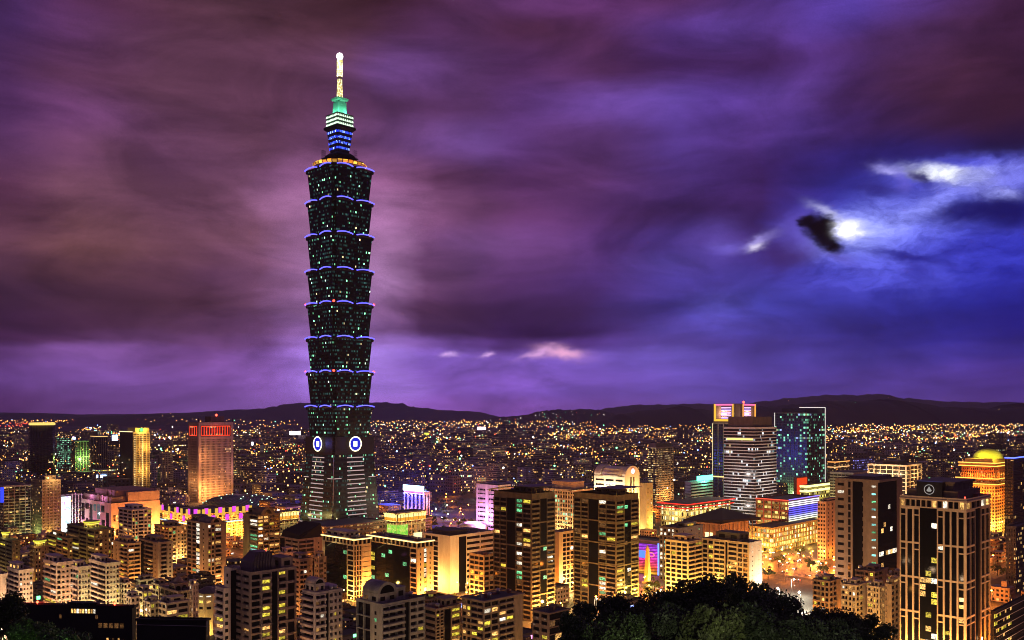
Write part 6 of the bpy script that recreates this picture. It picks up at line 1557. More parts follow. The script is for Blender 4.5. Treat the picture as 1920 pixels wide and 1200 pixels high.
# ------------------------------------------------------------------ ground, roads, hills
SA, CA = sin(ANG), cos(ANG)
def PQ(x, y): return (x * SA + y * CA, -x * CA + y * SA)
def XY(p, q): return (p * SA - q * CA, p * CA + q * SA)
ROAD_P = (460, 595, 705, 793, 960, 1250, 1600, 2050)
ROAD_Q = (250, 412, 530, 775, 980, 1300, 1700, 2200)
def ground():
    asphalt = plain('asphalt', (0.05, 0.045, 0.042), 0.7)
    mb = MB(); mb.v += [(-16000, -800, 0), (16000, -800, 0), (16000, 17000, 0), (-16000, 17000, 0)]; mb.face((0, 1, 2, 3), [(0, 0), (1, 0), (1, 1), (0, 1)])
    struct(mb.build('ground', plain('ground', (0.045, 0.04, 0.036), 0.9)))
    mb = MB(); mk = MB()
    def strip(b, p0, p1, q0, q1, z):
        i = len(b.v)
        for p, q in ((p0, q0), (p1, q0), (p1, q1), (p0, q1)):
            x, y = XY(p, q); b.v.append((x, y, z))
        b.face((i, i + 1, i + 2, i + 3), [(p0, q0), (p1, q0), (p1, q1), (p0, q1)])
    for c in ROAD_P: strip(mb, c - 9, c + 9, -700, 3200, .006)
    for c in ROAD_Q: strip(mb, 200, 3200, c - 9, c + 9, .012)
    for c in ROAD_P:
        for k in range(160):
            q = 100 + k * 12
            if all(abs(q - r) > 14 for r in ROAD_Q): strip(mk, c - .12, c + .12, q, q + 5, .022)
    for c in ROAD_Q:
        for k in range(160):
            p = 250 + k * 12
            if all(abs(p - r) > 14 for r in ROAD_P): strip(mk, p, p + 5, c - .12, c + .12, .028)
    r = struct(mb.build('road', asphalt)); mk.build('lane_marking', plain('road_paint', (.75, .72, .65), .6), r)
    # paved square at the right
    mb = MB(); p, q = PQ(PX(1490, 850), 850); strip(mb, p - 70, p + 110, q - 90, q + 60, .035)
    struct(mb.build('paved_square', plain('paving', (.10, .08, .06), .5)))
    # wooded slope under the viewpoint
    mb = MB(); nx, ny = 60, 44; rng = random.Random(2)
    for j in range(ny + 1):
        y = -120 + j * 12.5
        for i in range(nx + 1):
            x = (i / nx - .5) * (420 + max(0, y) * 1.5)
            z = max(-1.0, 136 - .345 * max(0, y) - .03 * max(0, -y)) + 2.2 * sin(x * .045 + y * .02) * min(1, max(0, (400 - y) / 100))
            mb.v.append((x, y, min(z, 137.2 if y > -5 else 134)))
    for j in range(ny):
        for i in range(nx):
            a = j * (nx + 1) + i; mb.face((a, a + 1, a + nx + 2, a + nx + 1), [(0, 0), (1, 0), (1, 1), (0, 1)], 0, True)
    struct(mb.build('hill', plain('undergrowth', (.012, .016, .008), .95)))
def hill_z(x, y): return max(0, 136 - .345 * y)
ground()

def ridge(pts, Y, depth, seed, name='hills', rgb=(.05, .055, .05)):
    rng = random.Random(seed); mb = MB(); n = 160; rows = 9
    x0, x1 = pts[0][0], pts[-1][0]
    def top(px):
        for a, b in zip(pts, pts[1:]):
            if px <= b[0]:
                t = (px - a[0]) / (b[0] - a[0]); t = t * t * (3 - 2 * t); return a[1] + (b[1] - a[1]) * t
        return pts[-1][1]
    ph = [rng.random() * 6 for _ in range(6)]
    for i in range(n + 1):
        px = x0 + (x1 - x0) * i / n
        for k in range(rows):
            t = k / (rows - 1); f = sin(pi * min(t, 1.0)) ** .8
            y = Y - depth / 2 + depth * t
            h = max(0, ZT(top(px), Y)); jag = 1 + .02 * sin(px * .21 + ph[0]) + .015 * sin(px * .5 + ph[1]) + .01 * sin(px * 1.1 + ph[2] + t * 3)
            mb.v.append(((px - 960) / F * Y * (1 + .0 * t) + 60 * sin(t * 5 + px * .05), y, h * f * jag - .5))
    for i in range(n):
        for k in range(rows - 1):
            a = i * rows + k; mb.face((a, a + rows, a + rows + 1, a + 1), [(0, 0), (1, 0), (1, 1), (0, 1)], 0, True)
    o = struct(mb.build(name, plain('wooded_hill', rgb, 1.0)))
    return top
HL = []
HL.append((ridge([(1085, 806), (1150, 786), (1180, 775), (1220, 768), (1285, 762), (1320, 767), (1345, 770), (1380, 766), (1440, 762), (1500, 757), (1560, 752), (1620, 751), (1690, 750), (1720, 755), (1745, 765), (1800, 763), (1850, 766), (1890, 763), (1930, 756), (2060, 745)], 7000, 1700, 1, rgb=(.012, .014, .012)), 7000, 1085, 1920, 14))
HL.append((ridge([(860, 796), (900, 789), (960, 780), (1000, 772), (1060, 768), (1100, 767), (1130, 772), (1180, 796)], 7900, 1200, 2), 7900, 890, 1140, 46))
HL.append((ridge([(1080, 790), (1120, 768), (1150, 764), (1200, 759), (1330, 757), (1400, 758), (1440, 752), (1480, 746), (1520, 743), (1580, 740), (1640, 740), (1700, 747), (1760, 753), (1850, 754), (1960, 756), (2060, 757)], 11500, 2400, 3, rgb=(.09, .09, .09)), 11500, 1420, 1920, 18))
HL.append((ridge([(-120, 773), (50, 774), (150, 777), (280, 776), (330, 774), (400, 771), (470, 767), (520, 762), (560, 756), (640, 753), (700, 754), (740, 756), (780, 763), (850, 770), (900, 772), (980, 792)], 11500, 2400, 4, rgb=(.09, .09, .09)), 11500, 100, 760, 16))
HL.append((ridge([(60, 796), (130, 786), (200, 780), (290, 776), (350, 779), (440, 790), (480, 798)], 9000, 1200, 5), 9000, 100, 440, 16))

# ------------------------------------------------------------------ city blocks
def city():
    rng = random.Random(11)
    mats, kinds = [], []
    walls = [((.22, .19, .20), 'grey'), ((.40, .34, .34), 'pale'), ((.19, .135, .11), 'brown'), ((.06, .055, .06), 'dark'), ((.32, .24, .18), 'tan'), ((.13, .115, .145), 'slate')]
    for wc, nm in walls:
        for bay, fh, ww, wh, p, pal in ((3.0, 3.3, .55, .5, .10, FP_MIX), (2.4, 3.4, .8, .45, .17, FP_MIX)):
            mats.append(facade(wc, bay, fh, ww, wh, p, pal, 1.7, .03, name='block_wall')); kinds.append(nm)
    nnear = len(mats)
    for wc, nm in walls:
        for bay, fh, ww, wh, p in ((6.5, 6.6, .5, .42, .12), (4.6, 5.0, .55, .45, .10)):
            mats.append(facade(wc, bay, fh, ww, wh, p, FP_MIX, 4.5, .03, name='far_wall'))
    roofm = plain('roof', (0.05, 0.045, 0.05), 0.9)
    cells = []
    P0, P1 = 250, 6200
    def free(x, y, r):
        return all((x - a) ** 2 + (y - b) ** 2 > (r + c) ** 2 for a, b, c in FOOT)
    def onroad(p, q, m):
        return any(abs(p - c) < m for c in ROAD_P) or any(abs(q - c) < m for c in ROAD_Q)
    for Y0, Y1, step in ((450, 1000, 21), (1000, 2000, 34), (2000, 3400, 44), (3400, 5600, 68)):
        n = int(Y1 * 1.6 / step)
        for i in range(-n, n):
            for j in range(-n, n):
                p, q = i * step + rng.uniform(-3, 3), j * step + rng.uniform(-3, 3)
                x, y = XY(p, q)
                if not (Y0 <= y < Y1) or abs(x) > y * .585: continue
                px = 960 + F * x / y
                if onroad(p, q, 17): continue
                if rng.random() < .10: continue
                # park at the foot of the tall tower
                if 800 < px < 930 and 1000 < y < 1550: continue
                if 1405 < px < 1575 and 600 < y < 900: continue
                if y < 620 and not 200 < px < 1060: continue
                w, d = rng.uniform(.55, .92) * step, rng.uniform(.55, .92) * step
                if y < 1000: h = rng.choice((6, 7, 9, 10, 12, 14 if y > 620 else 8))
                elif y < 1500: h = rng.choice((12, 15, 18, 20, 24, 30))
                else: h = rng.choice((14, 18, 20, 24, 28, 34, 40, 48)) * (1.0 if rng.random() > .04 else 1.7) * (1 if y < 3000 else .62)
                if rng.random() < .03 and y > 1700: h *= 1.5
                h *= rng.uniform(.9, 1.1)
                if y < 2600 and not free(x, y, hypot(w, d) / 2 * .8): continue
                if y < 1050:      # keep the landmark fronts free
                    pt = HY + F * (EYE - h) / y
                    lim = next((l for a, b_, l in ((100, 300, 985), (300, 560, 1000), (700, 810, 1000), (885, 960, 985), (1235, 1410, 1003), (1410, 1545, 1014)) if a - 12 < px < b_ + 12), 0)
                    if pt < lim: continue
                if y < 2300:
                    pt = HY + F * (EYE - h) / y
                    lim = next((l for a, b_, l, ym in ((55, 222, 874, 1900), (222, 330, 902, 1600), (345, 440, 945, 1400), (745, 812, 958, 1200), (1208, 1266, 942, 1400), (1282, 1340, 932, 1250), (1450, 1550, 915, 1400), (1550, 1645, 900, 1600)) if a - 10 < px < b_ + 10 and y < ym), 0)
                    if pt < lim: continue
                cells.append((h * w / y / y, x, y, w, d, h, px))
    cells.sort(reverse=True)
    zones = [(70, 'beyond the left lattice slab'), (220, 'near the round tower with gold rim'), (345, 'near the black and gold tower'), (450, 'around the tower with red arcade'), (560, 'left of the very tall tower'),
             (760, 'right behind the very tall tower'), (900, 'around the blue sign hotel and park'), (1060, 'behind the left canopy tower'), (1230, 'around the vaulted white office'), (1400, 'near the red roofed hall'),
             (1560, 'near the glass tower with white frame'), (1740, 'around the white lattice building'), (9999, 'beyond the orange lit hotel')]
    seen = {}
    count = 0
    far = MB(); dark_i = len(mats)
    for key, x, y, w, d, h, px in cells:
        mi = rng.randrange(nnear); kn = kinds[mi]
        rot = pi / 2 - ANG
        feat = rng.choice(('plain', 'house', 'house', 'tank', 'two'))
        if count < 285 and -10 < px < 1930:
            count += 1
            size = 'very low' if h < 9 else 'low' if h < 14 else 'mid-rise' if h < 26 else 'tall'
            z = next(t for c, t in zones if px < c)
            dist = 'close' if y < 1000 else 'further back' if y < 1600 else 'far back'
            ft = {'plain': 'flat roofed', 'house': 'with a rooftop room', 'tank': 'with a rooftop tank', 'two': 'with two rooftop rooms'}[feat]
            lab = (f'{size} {kn} {ft} block {z}, {dist}' if feat == 'plain' else f'{size} {kn} block {ft} {z}, {dist}')
            r = thing('city_block', lab, 'building', (x, y, 0), rot, 'anonymous city blocks')
            mb = MB(); mb.box(-w/2, w/2, -d/2, d/2, 0, h); mb.build('wall', mats[mi], r)
            mb = MB(); t = .35
            mb.box(-w/2, w/2, -d/2 - .02, -d/2 + t, h, h + 1.1); mb.box(-w/2 - .02, -w/2 + t, -d/2 + t, d/2, h, h + 1.1)
            mb.box(w/2 - t, w/2 + .02, -d/2 + t, d/2, h, h + 1.1); mb.box(-w/2 + t, w/2 - t, d/2 - t, d/2 + .02, h, h + 1.1)
            mb.box(-w/2 + t, w/2 - t, -d/2 + t, d/2 - t, h + .01, h + .1)
            mb.build('roof', [roofm], r)
            if feat in ('house', 'two'):
                mb = MB(); a = rng.uniform(-.25, .1) * w; mb.box(a, a + w * .35, -d * .2, d * .2, h + .1, h + 3.6); mb.build('rooftop_room', mats[mi], r)
            if feat == 'two':
                mb = MB(); mb.box(-w * .42, -w * .28, -d * .1, d * .3, h + .1, h + 2.8); mb.build('rooftop_room', mats[mi], r)
            if y < 1700 and rng.random() < .6:
                sc = rng.choice(((1, .12, .05), (.2, 1, .4), (1, .9, .7), (.3, .4, 1), (1, .75, .1), (1, .3, .8))); mb = MB(); zz = rng.uniform(.45, .9) * h
                if rng.random() < .5: u = rng.uniform(-.4, .3) * w; mb.box(u, u + rng.uniform(2, 6), -d/2 - .4, -d/2 - .05, zz, zz + rng.uniform(1.2, 2.5))
                else: u = rng.uniform(-.4, .3) * d; mb.box(-w/2 - .4, -w/2 - .05, u, u + rng.uniform(2, 5), zz, zz + rng.uniform(1.2, 3))
                mb.build('lit_sign', emit(sc, 3.0, name='lit_sign'), r)
            if feat == 'tank':
                mb = MB(); mb.lathe([(1.2, h + .8), (1.2, h + 3), (.6, h + 3.4)], 8, w * .2, -d * .1); mb.build('water_tank', plain('steel', (0.45, 0.43, 0.42), 0.35, 0.8), r)
            if y < 1300: FOOT.append((x, y, hypot(w, d) / 2 * .7))
        else:
            if y > 1500: mi += nnear
            c, s_ = cos(rot), sin(rot); i0 = len(far.v); off = rng.randrange(2000) * 12.0
            for zz in (0, h):
                for a, b in ((-w/2, -d/2), (w/2, -d/2), (w/2, d/2), (-w/2, d/2)): far.v.append((x + a * c - b * s_, y + a * s_ + b * c, zz))
            for a, b, L in ((0, 1, w), (1, 2, d), (3, 0, d)):
                far.face((i0 + a, i0 + b, i0 + 4 + b, i0 + 4 + a), [(off, 0), (off + L, 0), (off + L, h), (off, h)], mi)
            far.face((i0 + 4, i0 + 5, i0 + 6, i0 + 7), [(0, 0), (1, 0), (1, 1), (0, 1)], mi)
            if rng.random() < .45:
                i1 = len(far.v); k = .3; cx, cy_ = rng.uniform(-.2, .2) * w, rng.uniform(-.2, .2) * d
                for zz in (h, h + rng.uniform(2.5, 5)):
                    for a, b in ((-w*k/2, -d*k/2), (w*k/2, -d*k/2), (w*k/2, d*k/2), (-w*k/2, d*k/2)):
                        a += cx; b += cy_; far.v.append((x + a * c - b * s_, y + a * s_ + b * c, zz))
                for a, b in ((0, 1), (1, 2), (3, 0)): far.face((i1 + a, i1 + b, i1 + 4 + b, i1 + 4 + a), [(0, .1), (3, .1), (3, .4), (0, .4)], mi)
                far.face((i1 + 4, i1 + 5, i1 + 6, i1 + 7), [(0, 0), (1, 0), (1, 1), (0, 1)], mi)
    far.build('distant_city', mats, kind='stuff')
    print('city', count, len(cells))
city()

# ------------------------------------------------------------------ points of light far off
def far_lights():
    rng = random.Random(3)
    cols = {'orange': ((1, .36, .06), 7), 'amber': ((1, .6, .2), 8), 'white': ((1, .92, .8), 8), 'green': ((.2, 1, .45), 6), 'blue': ((.2, .35, 1), 7), 'red': ((1, .07, .04), 6)}
    names = list(cols); mb = MB()
    def dot(px, Y, z, c, size=1.0):
        x = PX(px, Y); r = Y * .00030 * size; i = len(mb.v)
        mb.v += [(x + r, Y, z), (x, Y - r, z), (x - r, Y, z), (x, Y + r, z), (x, Y, z + r), (x, Y, z - r)]
        for a, b in ((0, 1), (1, 2), (2, 3), (3, 0)):
            mb.face((i + b, i + a, i + 4), [(0, 0)] * 3, names.index(c)); mb.face((i + a, i + b, i + 5), [(0, 0)] * 3, names.index(c))
    # strings of motorway lamps
    for x0, x1, y0, y1, n, c in [(695, 1120, 7600, 7300, 90, 'orange'), (690, 1090, 6500, 6300, 90, 'amber'), (700, 1000, 5600, 5500, 60, 'orange'), (860, 1110, 8300, 8200, 60, 'orange'),
                                 (0, 130, 7800, 8000, 40, 'orange'), (0, 60, 6200, 6300, 24, 'red'), (0, 560, 9000, 8300, 60, 'orange'), (1100, 1340, 5200, 5600, 60, 'orange'), (1550, 1920, 5000, 5600, 110, 'orange'),
                                 (1590, 1920, 5800, 6100, 80, 'amber'), (1560, 1920, 4300, 4600, 60, 'amber'), (440, 570, 6000, 5800, 20, 'orange')]:
        for i in range(n):
            t = (i + rng.random() * .6) / n
            dot(x0 + (x1 - x0) * t, (y0 + (y1 - y0) * t) * rng.uniform(.985, 1.015), rng.uniform(30, 58), c if rng.random() > .12 else rng.choice(names), rng.uniform(.9, 2.0))
    def scatter(px, Y, sz):
        c = rng.choices(names, (7, 6, 8, 2.5, 1.2, 1.8))[0]
        dot(px, Y, rng.uniform(20, 54) if Y < 3000 else rng.uniform(30, 62), c, sz)
    n = 0
    while n < 520:
        px, Y = rng.uniform(-10, 1930), 1400 * (4.2 ** rng.random())
        den = .5 + .5 * sin(px * .013 + Y * .0021) * sin(px * .0047 - Y * .0035 + 1.3)
        if rng.random() > den ** 1.6: continue
        scatter(px, Y, rng.choice((.9, 1.1, 1.4, 1.9))); n += 1
    for _ in range(120):         # brighter districts and lit streets
        Y = 1500 * (3.6 ** rng.random()); px = rng.uniform(0, 1920); a = ANG if rng.random() < .5 else ANG + pi / 2
        L = rng.uniform(60, 320); n = rng.randint(8, 30)
        for k in range(n):
            t = rng.uniform(-1, 1) * L; y2 = Y + t * sin(a); x2 = PX(px, Y) + t * cos(a)
            if y2 > 1350: dot(960 + F * x2 / y2, y2, rng.uniform(30, 46), 'orange' if rng.random() < .6 else rng.choice(names), rng.choice((1.2, 1.6, 2.2)))
    for _ in range(60):         # lit shop signs
        Y = 1400 * (2.5 ** rng.random()); dot(rng.uniform(0, 1920), Y, rng.uniform(28, 54), rng.choice(('red', 'green', 'blue', 'white', 'amber')), rng.choice((2.4, 3.0, 3.8)))
    for top, Y, x0, x1, n in HL:
        for _ in range(n):
            px = rng.uniform(x0, x1); t = rng.uniform(.25, .9); zt = ZT(top(px), Y)
            dot(px, Y - 420, max(8, zt * t + 6), rng.choice(('white', 'white', 'amber', 'green', 'red')), rng.uniform(.45, 1.0))
    mb.build('distant_lights', [emit(*cols[k], name='far_lamp') for k in names], kind='stuff')
    # big advertising signs that read one by one
    for px, py, Y, w, h, col, s, lab in [(903, 803, 5200, 46, 14, (1, .8, .95), 7, 'dazzling pink white stadium sign on the far plain'), (975, 829, 3600, 20, 14, (.25, 1, .55), 4, 'green lit billboard in the far city right of the park'),
                                         (553, 812, 4200, 50, 16, (1, .85, .9), 6, 'white pink billboard just left of the very tall tower'), (800, 814, 4600, 24, 14, (.55, .6, .06), 2.0, 'round olive green sign right of the very tall tower'),
                                         (466, 834, 2600, 26, 16, (.9, .95, 1), 4, 'white billboard right of the tower with red arcade'), (512, 836, 2700, 40, 16, (.4, .4, 1), 3, 'violet blue lit billboard left of the very tall tower'),
                                         (190, 893, 1560, 16, 5, (.4, .6, 1), 4, 'blue white rooftop sign right of the pale low roofs'), (4, 928, 960, 3, 16, (.04, .07, .9), 1.2, 'vertical blue sign at the corner of the lattice slab'),
                                         (920, 852, 2500, 40, 6, (1, .2, .05), 3, 'red rooftop arch lights beyond the park')]:
        x = PX(px, Y); z = ZT(py, Y)
        r = thing('billboard', lab, 'sign', (x, Y, 0), .15)
        mb = MB(); mb.box(-w / 2, w / 2, -.8, .8, z - h / 2, z + h / 2); mb.build('lit_panel', emit(col, s, name='lit_panel'), r)
        mb = MB()
        for u in (-.35, .35): mb.bar((u * w, 0, 0), (u * w, 0, z - h / 2), .5)
        mb.build('support', plain('dark_metal', (.015, .015, .018), .4, .5), r)
far_lights()

# ------------------------------------------------------------------ street lamps, cars
def in_view(x, y, m=0): return y > 300 and abs(x) / y < .575 + m
def streets():
    rng = random.Random(8); n = 0
    spots = []
    for c in ROAD_P:
        for k in range(110): spots.append((c + (10.5 if k % 2 else -10.5), 60 + k * 30))
    for c in ROAD_Q:
        for k in range(110): spots.append((260 + k * 30, c + (10.5 if k % 2 else -10.5)))
    pts = []
    for p, q in spots:
        x, y = XY(p, q)
        if not in_view(x, y) or y < 560 or y > 2300: continue
        if any((x - a) ** 2 + (y - b) ** 2 < (r * .85) ** 2 for a, b, r in FOOT if b < 1500): continue
        pts.append((y, x))
    pts.sort()
    pts = [pts[i] for i in range(len(pts)) if i < 120 or i % 2 == 0]
    for y, x in pts[:165]:
        lit = y < 1900
        col = ORANGE if rng.random() < .8 else AMBER
        street_lamp(x, y, ORANGE, ((11000 if y < 1250 else 15000) if lit else 0), 'tall street lamp with an orange globe beside a city road', 'orange street lamps along the roads', hh=10, head=2.0)
    # the bright square at the right
    p0, q0 = PQ(PX(1490, 850), 850)
    for i in range(8):
        for j in range(5):
            x, y = XY(p0 - 60 + i * 21, q0 - 78 + j * 31)
            if any((x - a) ** 2 + (y - b) ** 2 < (r * .8) ** 2 for a, b, r in FOOT): continue
            street_lamp(x, y, ORANGE, 9000 if (i + j) % 2 else 0, 'orange street lamp standing on the paved square', 'orange lamps on the paved square', hh=9, head=2.7)
    # unseen fill lamps added below the frame and behind the black villa
    for k, x in enumerate((-214, -172, -130, -88, -46, -4, 38)):
        street_lamp(x, 374, (1, .66, .38), 9500, 'unseen warm white fill lamp added below the front flats', 'added front fill lamps', hh=10, z=max(0, 136 - .345 * 374))
    for k, x in enumerate((-318, -290, -262, -232)):
        street_lamp(x, 522 - k * 6, (1, .58, .28), 13000, 'warm fill lamp added out of sight behind the black villa', 'added fill lamps behind the villa', hh=8)
    # floodlights by the trees
    for k, (px, Y) in enumerate(((1462, 655), (1502, 640), (1484, 690))):
        street_lamp(PX(px, Y), Y, (1, .96, .72), 42000, ('left', 'right', 'rear')[k] + ' one of three dazzling white floodlights above the dark trees', 'white floodlights', hh=13, head=2.6)
    # park lamps
    for k in range(22):
        Y = rng.uniform(1010, 1560); px = rng.uniform(802, 926)
        street_lamp(PX(px, Y), Y, ORANGE if k % 3 else WHITE, 5000 if k % 3 else 2500, 'glowing park lamp among the dark park trees', 'park lamps', hh=7, head=2.2)
streets()

def make_car():
    r = thing('parked_car', 'small car with glowing headlights on the orange lit roads', 'car', (0, 0, 0), 0, 'cars on the lit roads')
    prof = [(-2.1, .35), (2.1, .35), (2.15, .75), (1.95, .95), (1.0, 1.02), (.45, 1.45), (-1.1, 1.48), (-1.75, 1.05), (-2.1, .95)]
    mb = MB(); mb.loft([[(a, -.85, c) for a, c in prof], [(a, .85, c) for a, c in prof]], 0)
    body = mb.build('body', plain('car_paint', (.25, .22, .22), .3, .3), r)
    mb = MB()
    for y in (-.86, .86):
        mb.loft([[(.85, y - .01, 1.04), (.42, y - .01, 1.40), (-1.05, y - .01, 1.42), (-1.5, y - .01, 1.06)], [(.85, y + .01, 1.04), (.42, y + .01, 1.40), (-1.05, y + .01, 1.42), (-1.5, y + .01, 1.06)]], 0)
    mb.build('side_windows', GLASS, body, kind='stuff')
    for x in (-1.3, 1.3):
        for y in (-.8, .8):
            mb = MB(); mb.loft([[(x + .33 * cos(2*pi*i/10), y + o_, .33 + .33 * sin(2*pi*i/10)) for i in range(10)] for o_ in (-.12, .12)], 0); mb.build('wheel', plain('rubber', (.02, .02, .02), .8), r)
    for y in (-.6, .6):
        mb = MB(); mb.box(2.12, 2.25, y - .2, y + .2, .6, .85); mb.build('headlight', emit((1, .9, .7), 40, name='headlight'), r)
        mb = MB(); mb.box(-2.22, -2.08, y - .2, y + .2, .7, .92); mb.build('tail_light', emit((1, .05, .02), 14, name='tail_light'), r)
    return r
def dup(root, loc, rz):
    r = root.copy(); COL.objects.link(r); r.location = loc; r.rotation_euler = (0, 0, rz)
    for ch in root.children:
        c = ch.copy(); COL.objects.link(c); c.parent = r
        for g in ch.children:
            d = g.copy(); COL.objects.link(d); d.parent = c
    return r
def cars():
    rng = random.Random(17); proto = None; n = 0
    p0, q0 = PQ(PX(1490, 850), 850)
    spots = []
    for i in range(13):
        for j in range(7): spots.append((p0 - 60 + i * 12 + rng.uniform(-3, 3), q0 - 80 + j * 20 + rng.uniform(-3, 3), rng.choice((0, pi, pi / 2, -pi / 2))))
    for c in ROAD_P[:6]:
        for k in range(60): spots.append((c + rng.choice((-5, -2, 2, 5)), 60 + k * 20 + rng.uniform(-6, 6), pi / 2 if k % 2 else -pi / 2))
    for c in ROAD_Q[:6]:
        for k in range(60): spots.append((300 + k * 20 + rng.uniform(-6, 6), c + rng.choice((-5, -2, 2, 5)), 0 if k % 2 else pi))
    rng.shuffle(spots); spots.sort(key=lambda s_: abs(s_[0] - p0) > 75)
    for p, q, a in spots:
        x, y = XY(p, q)
        if not in_view(x, y) or y < 580 or y > 1250 or n >= 190: continue
        if any((x - u) ** 2 + (y - v) ** 2 < (r * .85) ** 2 for u, v, r in FOOT): continue
        if rng.random() < .25: continue
        rz = pi / 2 - ANG + a
        if proto is None: proto = make_car(); proto.location = (x, y, .04); proto.rotation_euler = (0, 0, rz)
        else: dup(proto, (x, y, .04), rz)
        n += 1
cars()

# ------------------------------------------------------------------ trees
def leaf_mat(rgb):
    m, N, b = bsdf_mat('leaves')
    tc = N.new('ShaderNodeTexCoord').outputs['Object']
    n1 = N.noise(tc, .55, 3, .6)[0]; n2 = N.noise(tc, 4, 2, .5)[0]
    c = N.ramp(N.math('ADD', N.math('MULTIPLY', n1, .7), N.math('MULTIPLY', n2, .3)), [(.36, tuple(q * .45 for q in rgb)), (.5, rgb), (.64, tuple(q * 1.9 for q in rgb))])
    N._in(b.inputs['Base Color'], c); b.inputs['Roughness'].default_value = .65
    return m
LEAF = leaf_mat((.050, .090, .026)); BARK = plain('bark', (.05, .035, .025), .9)
def tree_meshes(seed, R, H, nclump, nleaf, leaf, lm=None):
    rng = random.Random(seed); mb = MB()
    th = H - R * 1.1
    mb.loft([[(r * cos(2*pi*i/8) + dx, r * sin(2*pi*i/8), z) for i in range(8)] for r, z, dx in ((.45 * R / 5, 0, 0), (.33 * R / 5, th * .5, .2), (.25 * R / 5, th, .1), (.08 * R / 5, th + R, .4))], 0, True)
    clumps = []
    for _ in range(nclump):
        a = rng.uniform(0, 2 * pi); el = rng.uniform(-.35, 1.35); d = R * rng.uniform(.45, 1.12)
        c = Vector((cos(a) * cos(el) * d, sin(a) * cos(el) * d, th + R * .25 + sin(el) * d * .85)); clumps.append((c, R * rng.uniform(.17, .33)))
        mb.tube([(0.1, 0, th * rng.uniform(.7, 1.1)), tuple((Vector((0, 0, th)) + c) * .5 + Vector((0, 0, .6))), tuple(c)], .05 * R / 5 + .02, 5)
    tr = mb.build('trunk', BARK); tm = tr.data; bpy.data.objects.remove(tr)
    mb = MB()
    for c, r in clumps:
        for _ in range(nleaf):
            v = Vector((rng.gauss(0, 1), rng.gauss(0, 1), rng.gauss(0, .75))).normalized() * r * rng.uniform(.55, 1.12) + c
            u = Vector((rng.gauss(0, 1), rng.gauss(0, 1), rng.gauss(0, .6))).normalized(); w = u.orthogonal().normalized()
            w = (w * cos(rng.random() * 6) + u.cross(w) * sin(rng.random() * 6)).normalized(); t = u.cross(w)
            s = leaf * rng.uniform(.6, 1.3); i = len(mb.v)
            mb.v += [tuple(v - w * s), tuple(v + t * s * .5), tuple(v + w * s), tuple(v - t * s * .5)]
            mb.face((i, i + 1, i + 2, i + 3), [(0, 0)] * 4)
    cr = mb.build('crown', lm or LEAF); cm = cr.data; bpy.data.objects.remove(cr)
    return tm, cm
def plant(me, x, y, z, label, group=None, s=1.0, rz=0.0, name='tree'):
    r = thing(name, label, 'tree', (x, y, z), rz, group); r.scale = (s, s, s)
    for nm, d in (('trunk', me[0]), ('crown', me[1])):
        o = bpy.data.objects.new(nm, d); COL.objects.link(o); o.parent = r
    return r
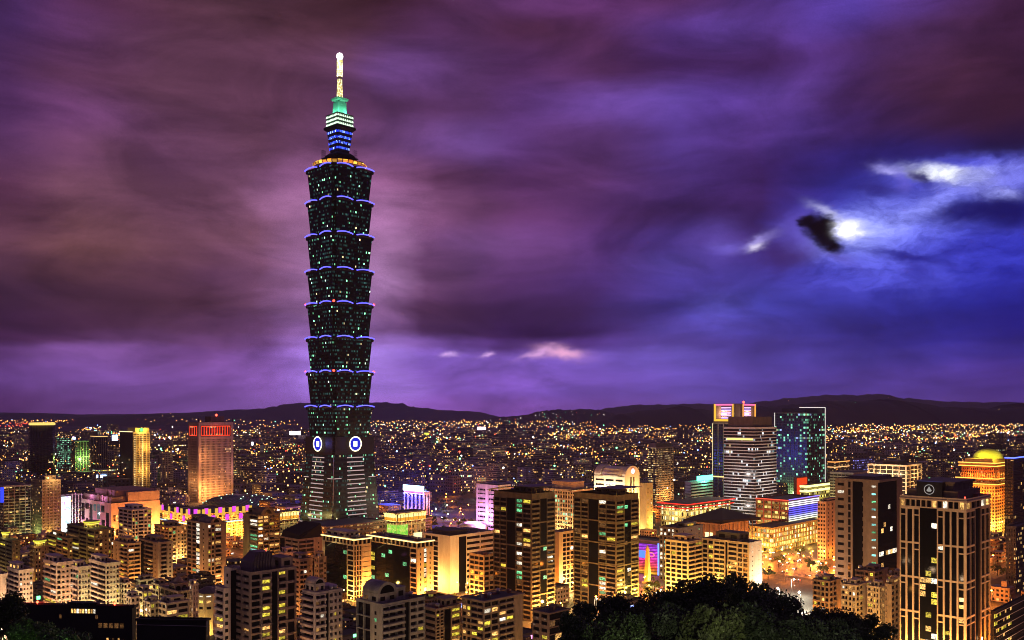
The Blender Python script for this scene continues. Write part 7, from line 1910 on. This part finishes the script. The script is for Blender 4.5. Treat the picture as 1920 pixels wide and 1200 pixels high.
def trees():
    rng = random.Random(4)
    kinds = [leaf_mat((.024, .040, .015)), leaf_mat((.060, .105, .030)), leaf_mat((.040, .060, .028)), leaf_mat((.075, .100, .030))]
    big = [tree_meshes(41 + i, 5.0, 12.5, 24, 400, .22, kinds[i]) for i in range(4)]
    L = [(1128, 1132, 118, .95, 'dark rounded tree at the left end of the slope, against the canopy tower'), (1085, 1165, 105, .8, 'lowest dark tree at the left end of the slope, beside the small penthouse'),
         (1180, 1140, 125, .9, 'dark tree under the lit corner of the right canopy tower'), (1225, 1118, 122, 1.0, 'dark broad tree between the canopy tower and the beige flats'),
         (1300, 1096, 120, 1.15, 'tallest tree crown on the slope, under the left beige flats'), (1385, 1097, 126, 1.15, 'high round tree crown under the wide beige flats'),
         (1445, 1124, 118, 1.0, 'tree edged by white floodlight at the right of the crest'), (1512, 1142, 122, .95, 'dark tree below the white floodlights'),
         (1572, 1154, 116, .9, 'dark tree below the low tan flats'), (1622, 1166, 112, .75, 'last small dark tree at the right end of the slope'),
         (1255, 1152, 95, 1.0, 'front tree of pale green leaves in the middle of the slope'), (1350, 1138, 92, 1.1, 'front tree with brightly mottled leaves below the crest'),
         (1440, 1152, 92, 1.0, 'front tree with mottled leaves below the floodlit tree'), (1165, 1168, 92, .9, 'front dark tree at the lower left of the slope'), (1540, 1176, 92, .9, 'front dark tree at the lower right of the slope')]
    for k, (px, py, Y, s, lab) in enumerate(L):
        zt = ZT(py, Y); H = 12.3 * s
        x = PX(px, Y); z = zt - H
        plant(big[k % 4], x, Y, max(z, hill_z(x, Y) - 8), lab, 'trees on the slope', s, k * 1.3)
    for k, (px, py, Y, s, lab) in enumerate([(-6, 1128, 110, .8, 'black tree at the left edge before the pale pink flats'), (52, 1176, 60, .45, 'low tree lit bright green in the lower left corner'), (110, 1196, 58, .4, 'second low tree lit green in the lower left corner')]):
        x = PX(px, Y); plant(big[k % 3], x, Y, ZT(py, Y) - 12.3 * s, lab, None, s, k)
    street_lamp(PX(60, 50), 50, (.55, 1, .30), 260, 'low greenish lamp lighting the leaves in the lower left corner', 'garden lamp', hh=4, z=ZT(1290, 50) - 4, rz=2.0)
    for px, Y, pw in ((1400, 62, 4200),):  # lamp added out of view to brighten the front tree crowns
        street_lamp(PX(px, Y), Y, (1, .95, .6), pw, 'unseen lamp added below the frame to light the front trees', 'added tree fill lamp', hh=8, z=ZT(1245, Y) - 8)
    small = [tree_meshes(61 + i, 4.0, 8.0, 16, 70, .42) for i in range(2)]
    for k in range(46):
        Y = rng.uniform(1000, 1600); px = rng.uniform(800, 930)
        plant(small[k % 2], PX(px, Y), Y, 0, 'dark round tree in the park with orange lamps', 'park trees', rng.uniform(.8, 1.3), k)
    for k, (px, Y) in enumerate([(640, 560), (655, 545), (560, 555), (310, 640), (330, 650), (292, 655), (830, 640), (850, 660), (1215, 690), (1228, 705), (1890, 760), (1905, 800), (1870, 780), (1440, 760), (1520, 800), (1545, 780), (1460, 820), (1500, 880)]):
        plant(small[k % 2], PX(px, Y), Y, 0, 'dark street tree between the lit buildings', 'street trees', rng.uniform(.9, 1.4), k)
trees()

# ------------------------------------------------------------------ haze over the whole basin
def haze():
    mb = MB(); mb.box(-15500, 15500, -700, 16500, -2, 560)
    o = mb.build('haze', HAZE_MAT(), kind='stuff')
def HAZE_MAT():
    m = bpy.data.materials.new('haze'); m.use_nodes = True; N = NT(m.node_tree); N.n.clear()
    o = N.new('ShaderNodeOutputMaterial'); v = N.new('ShaderNodeVolumePrincipled')
    v.inputs['Color'].default_value = (.74, .66, .96, 1); v.inputs['Density'].default_value = HAZE_D; v.inputs['Anisotropy'].default_value = .3
    N.l.new(v.outputs[0], o.inputs['Volume'])
    return m
haze()
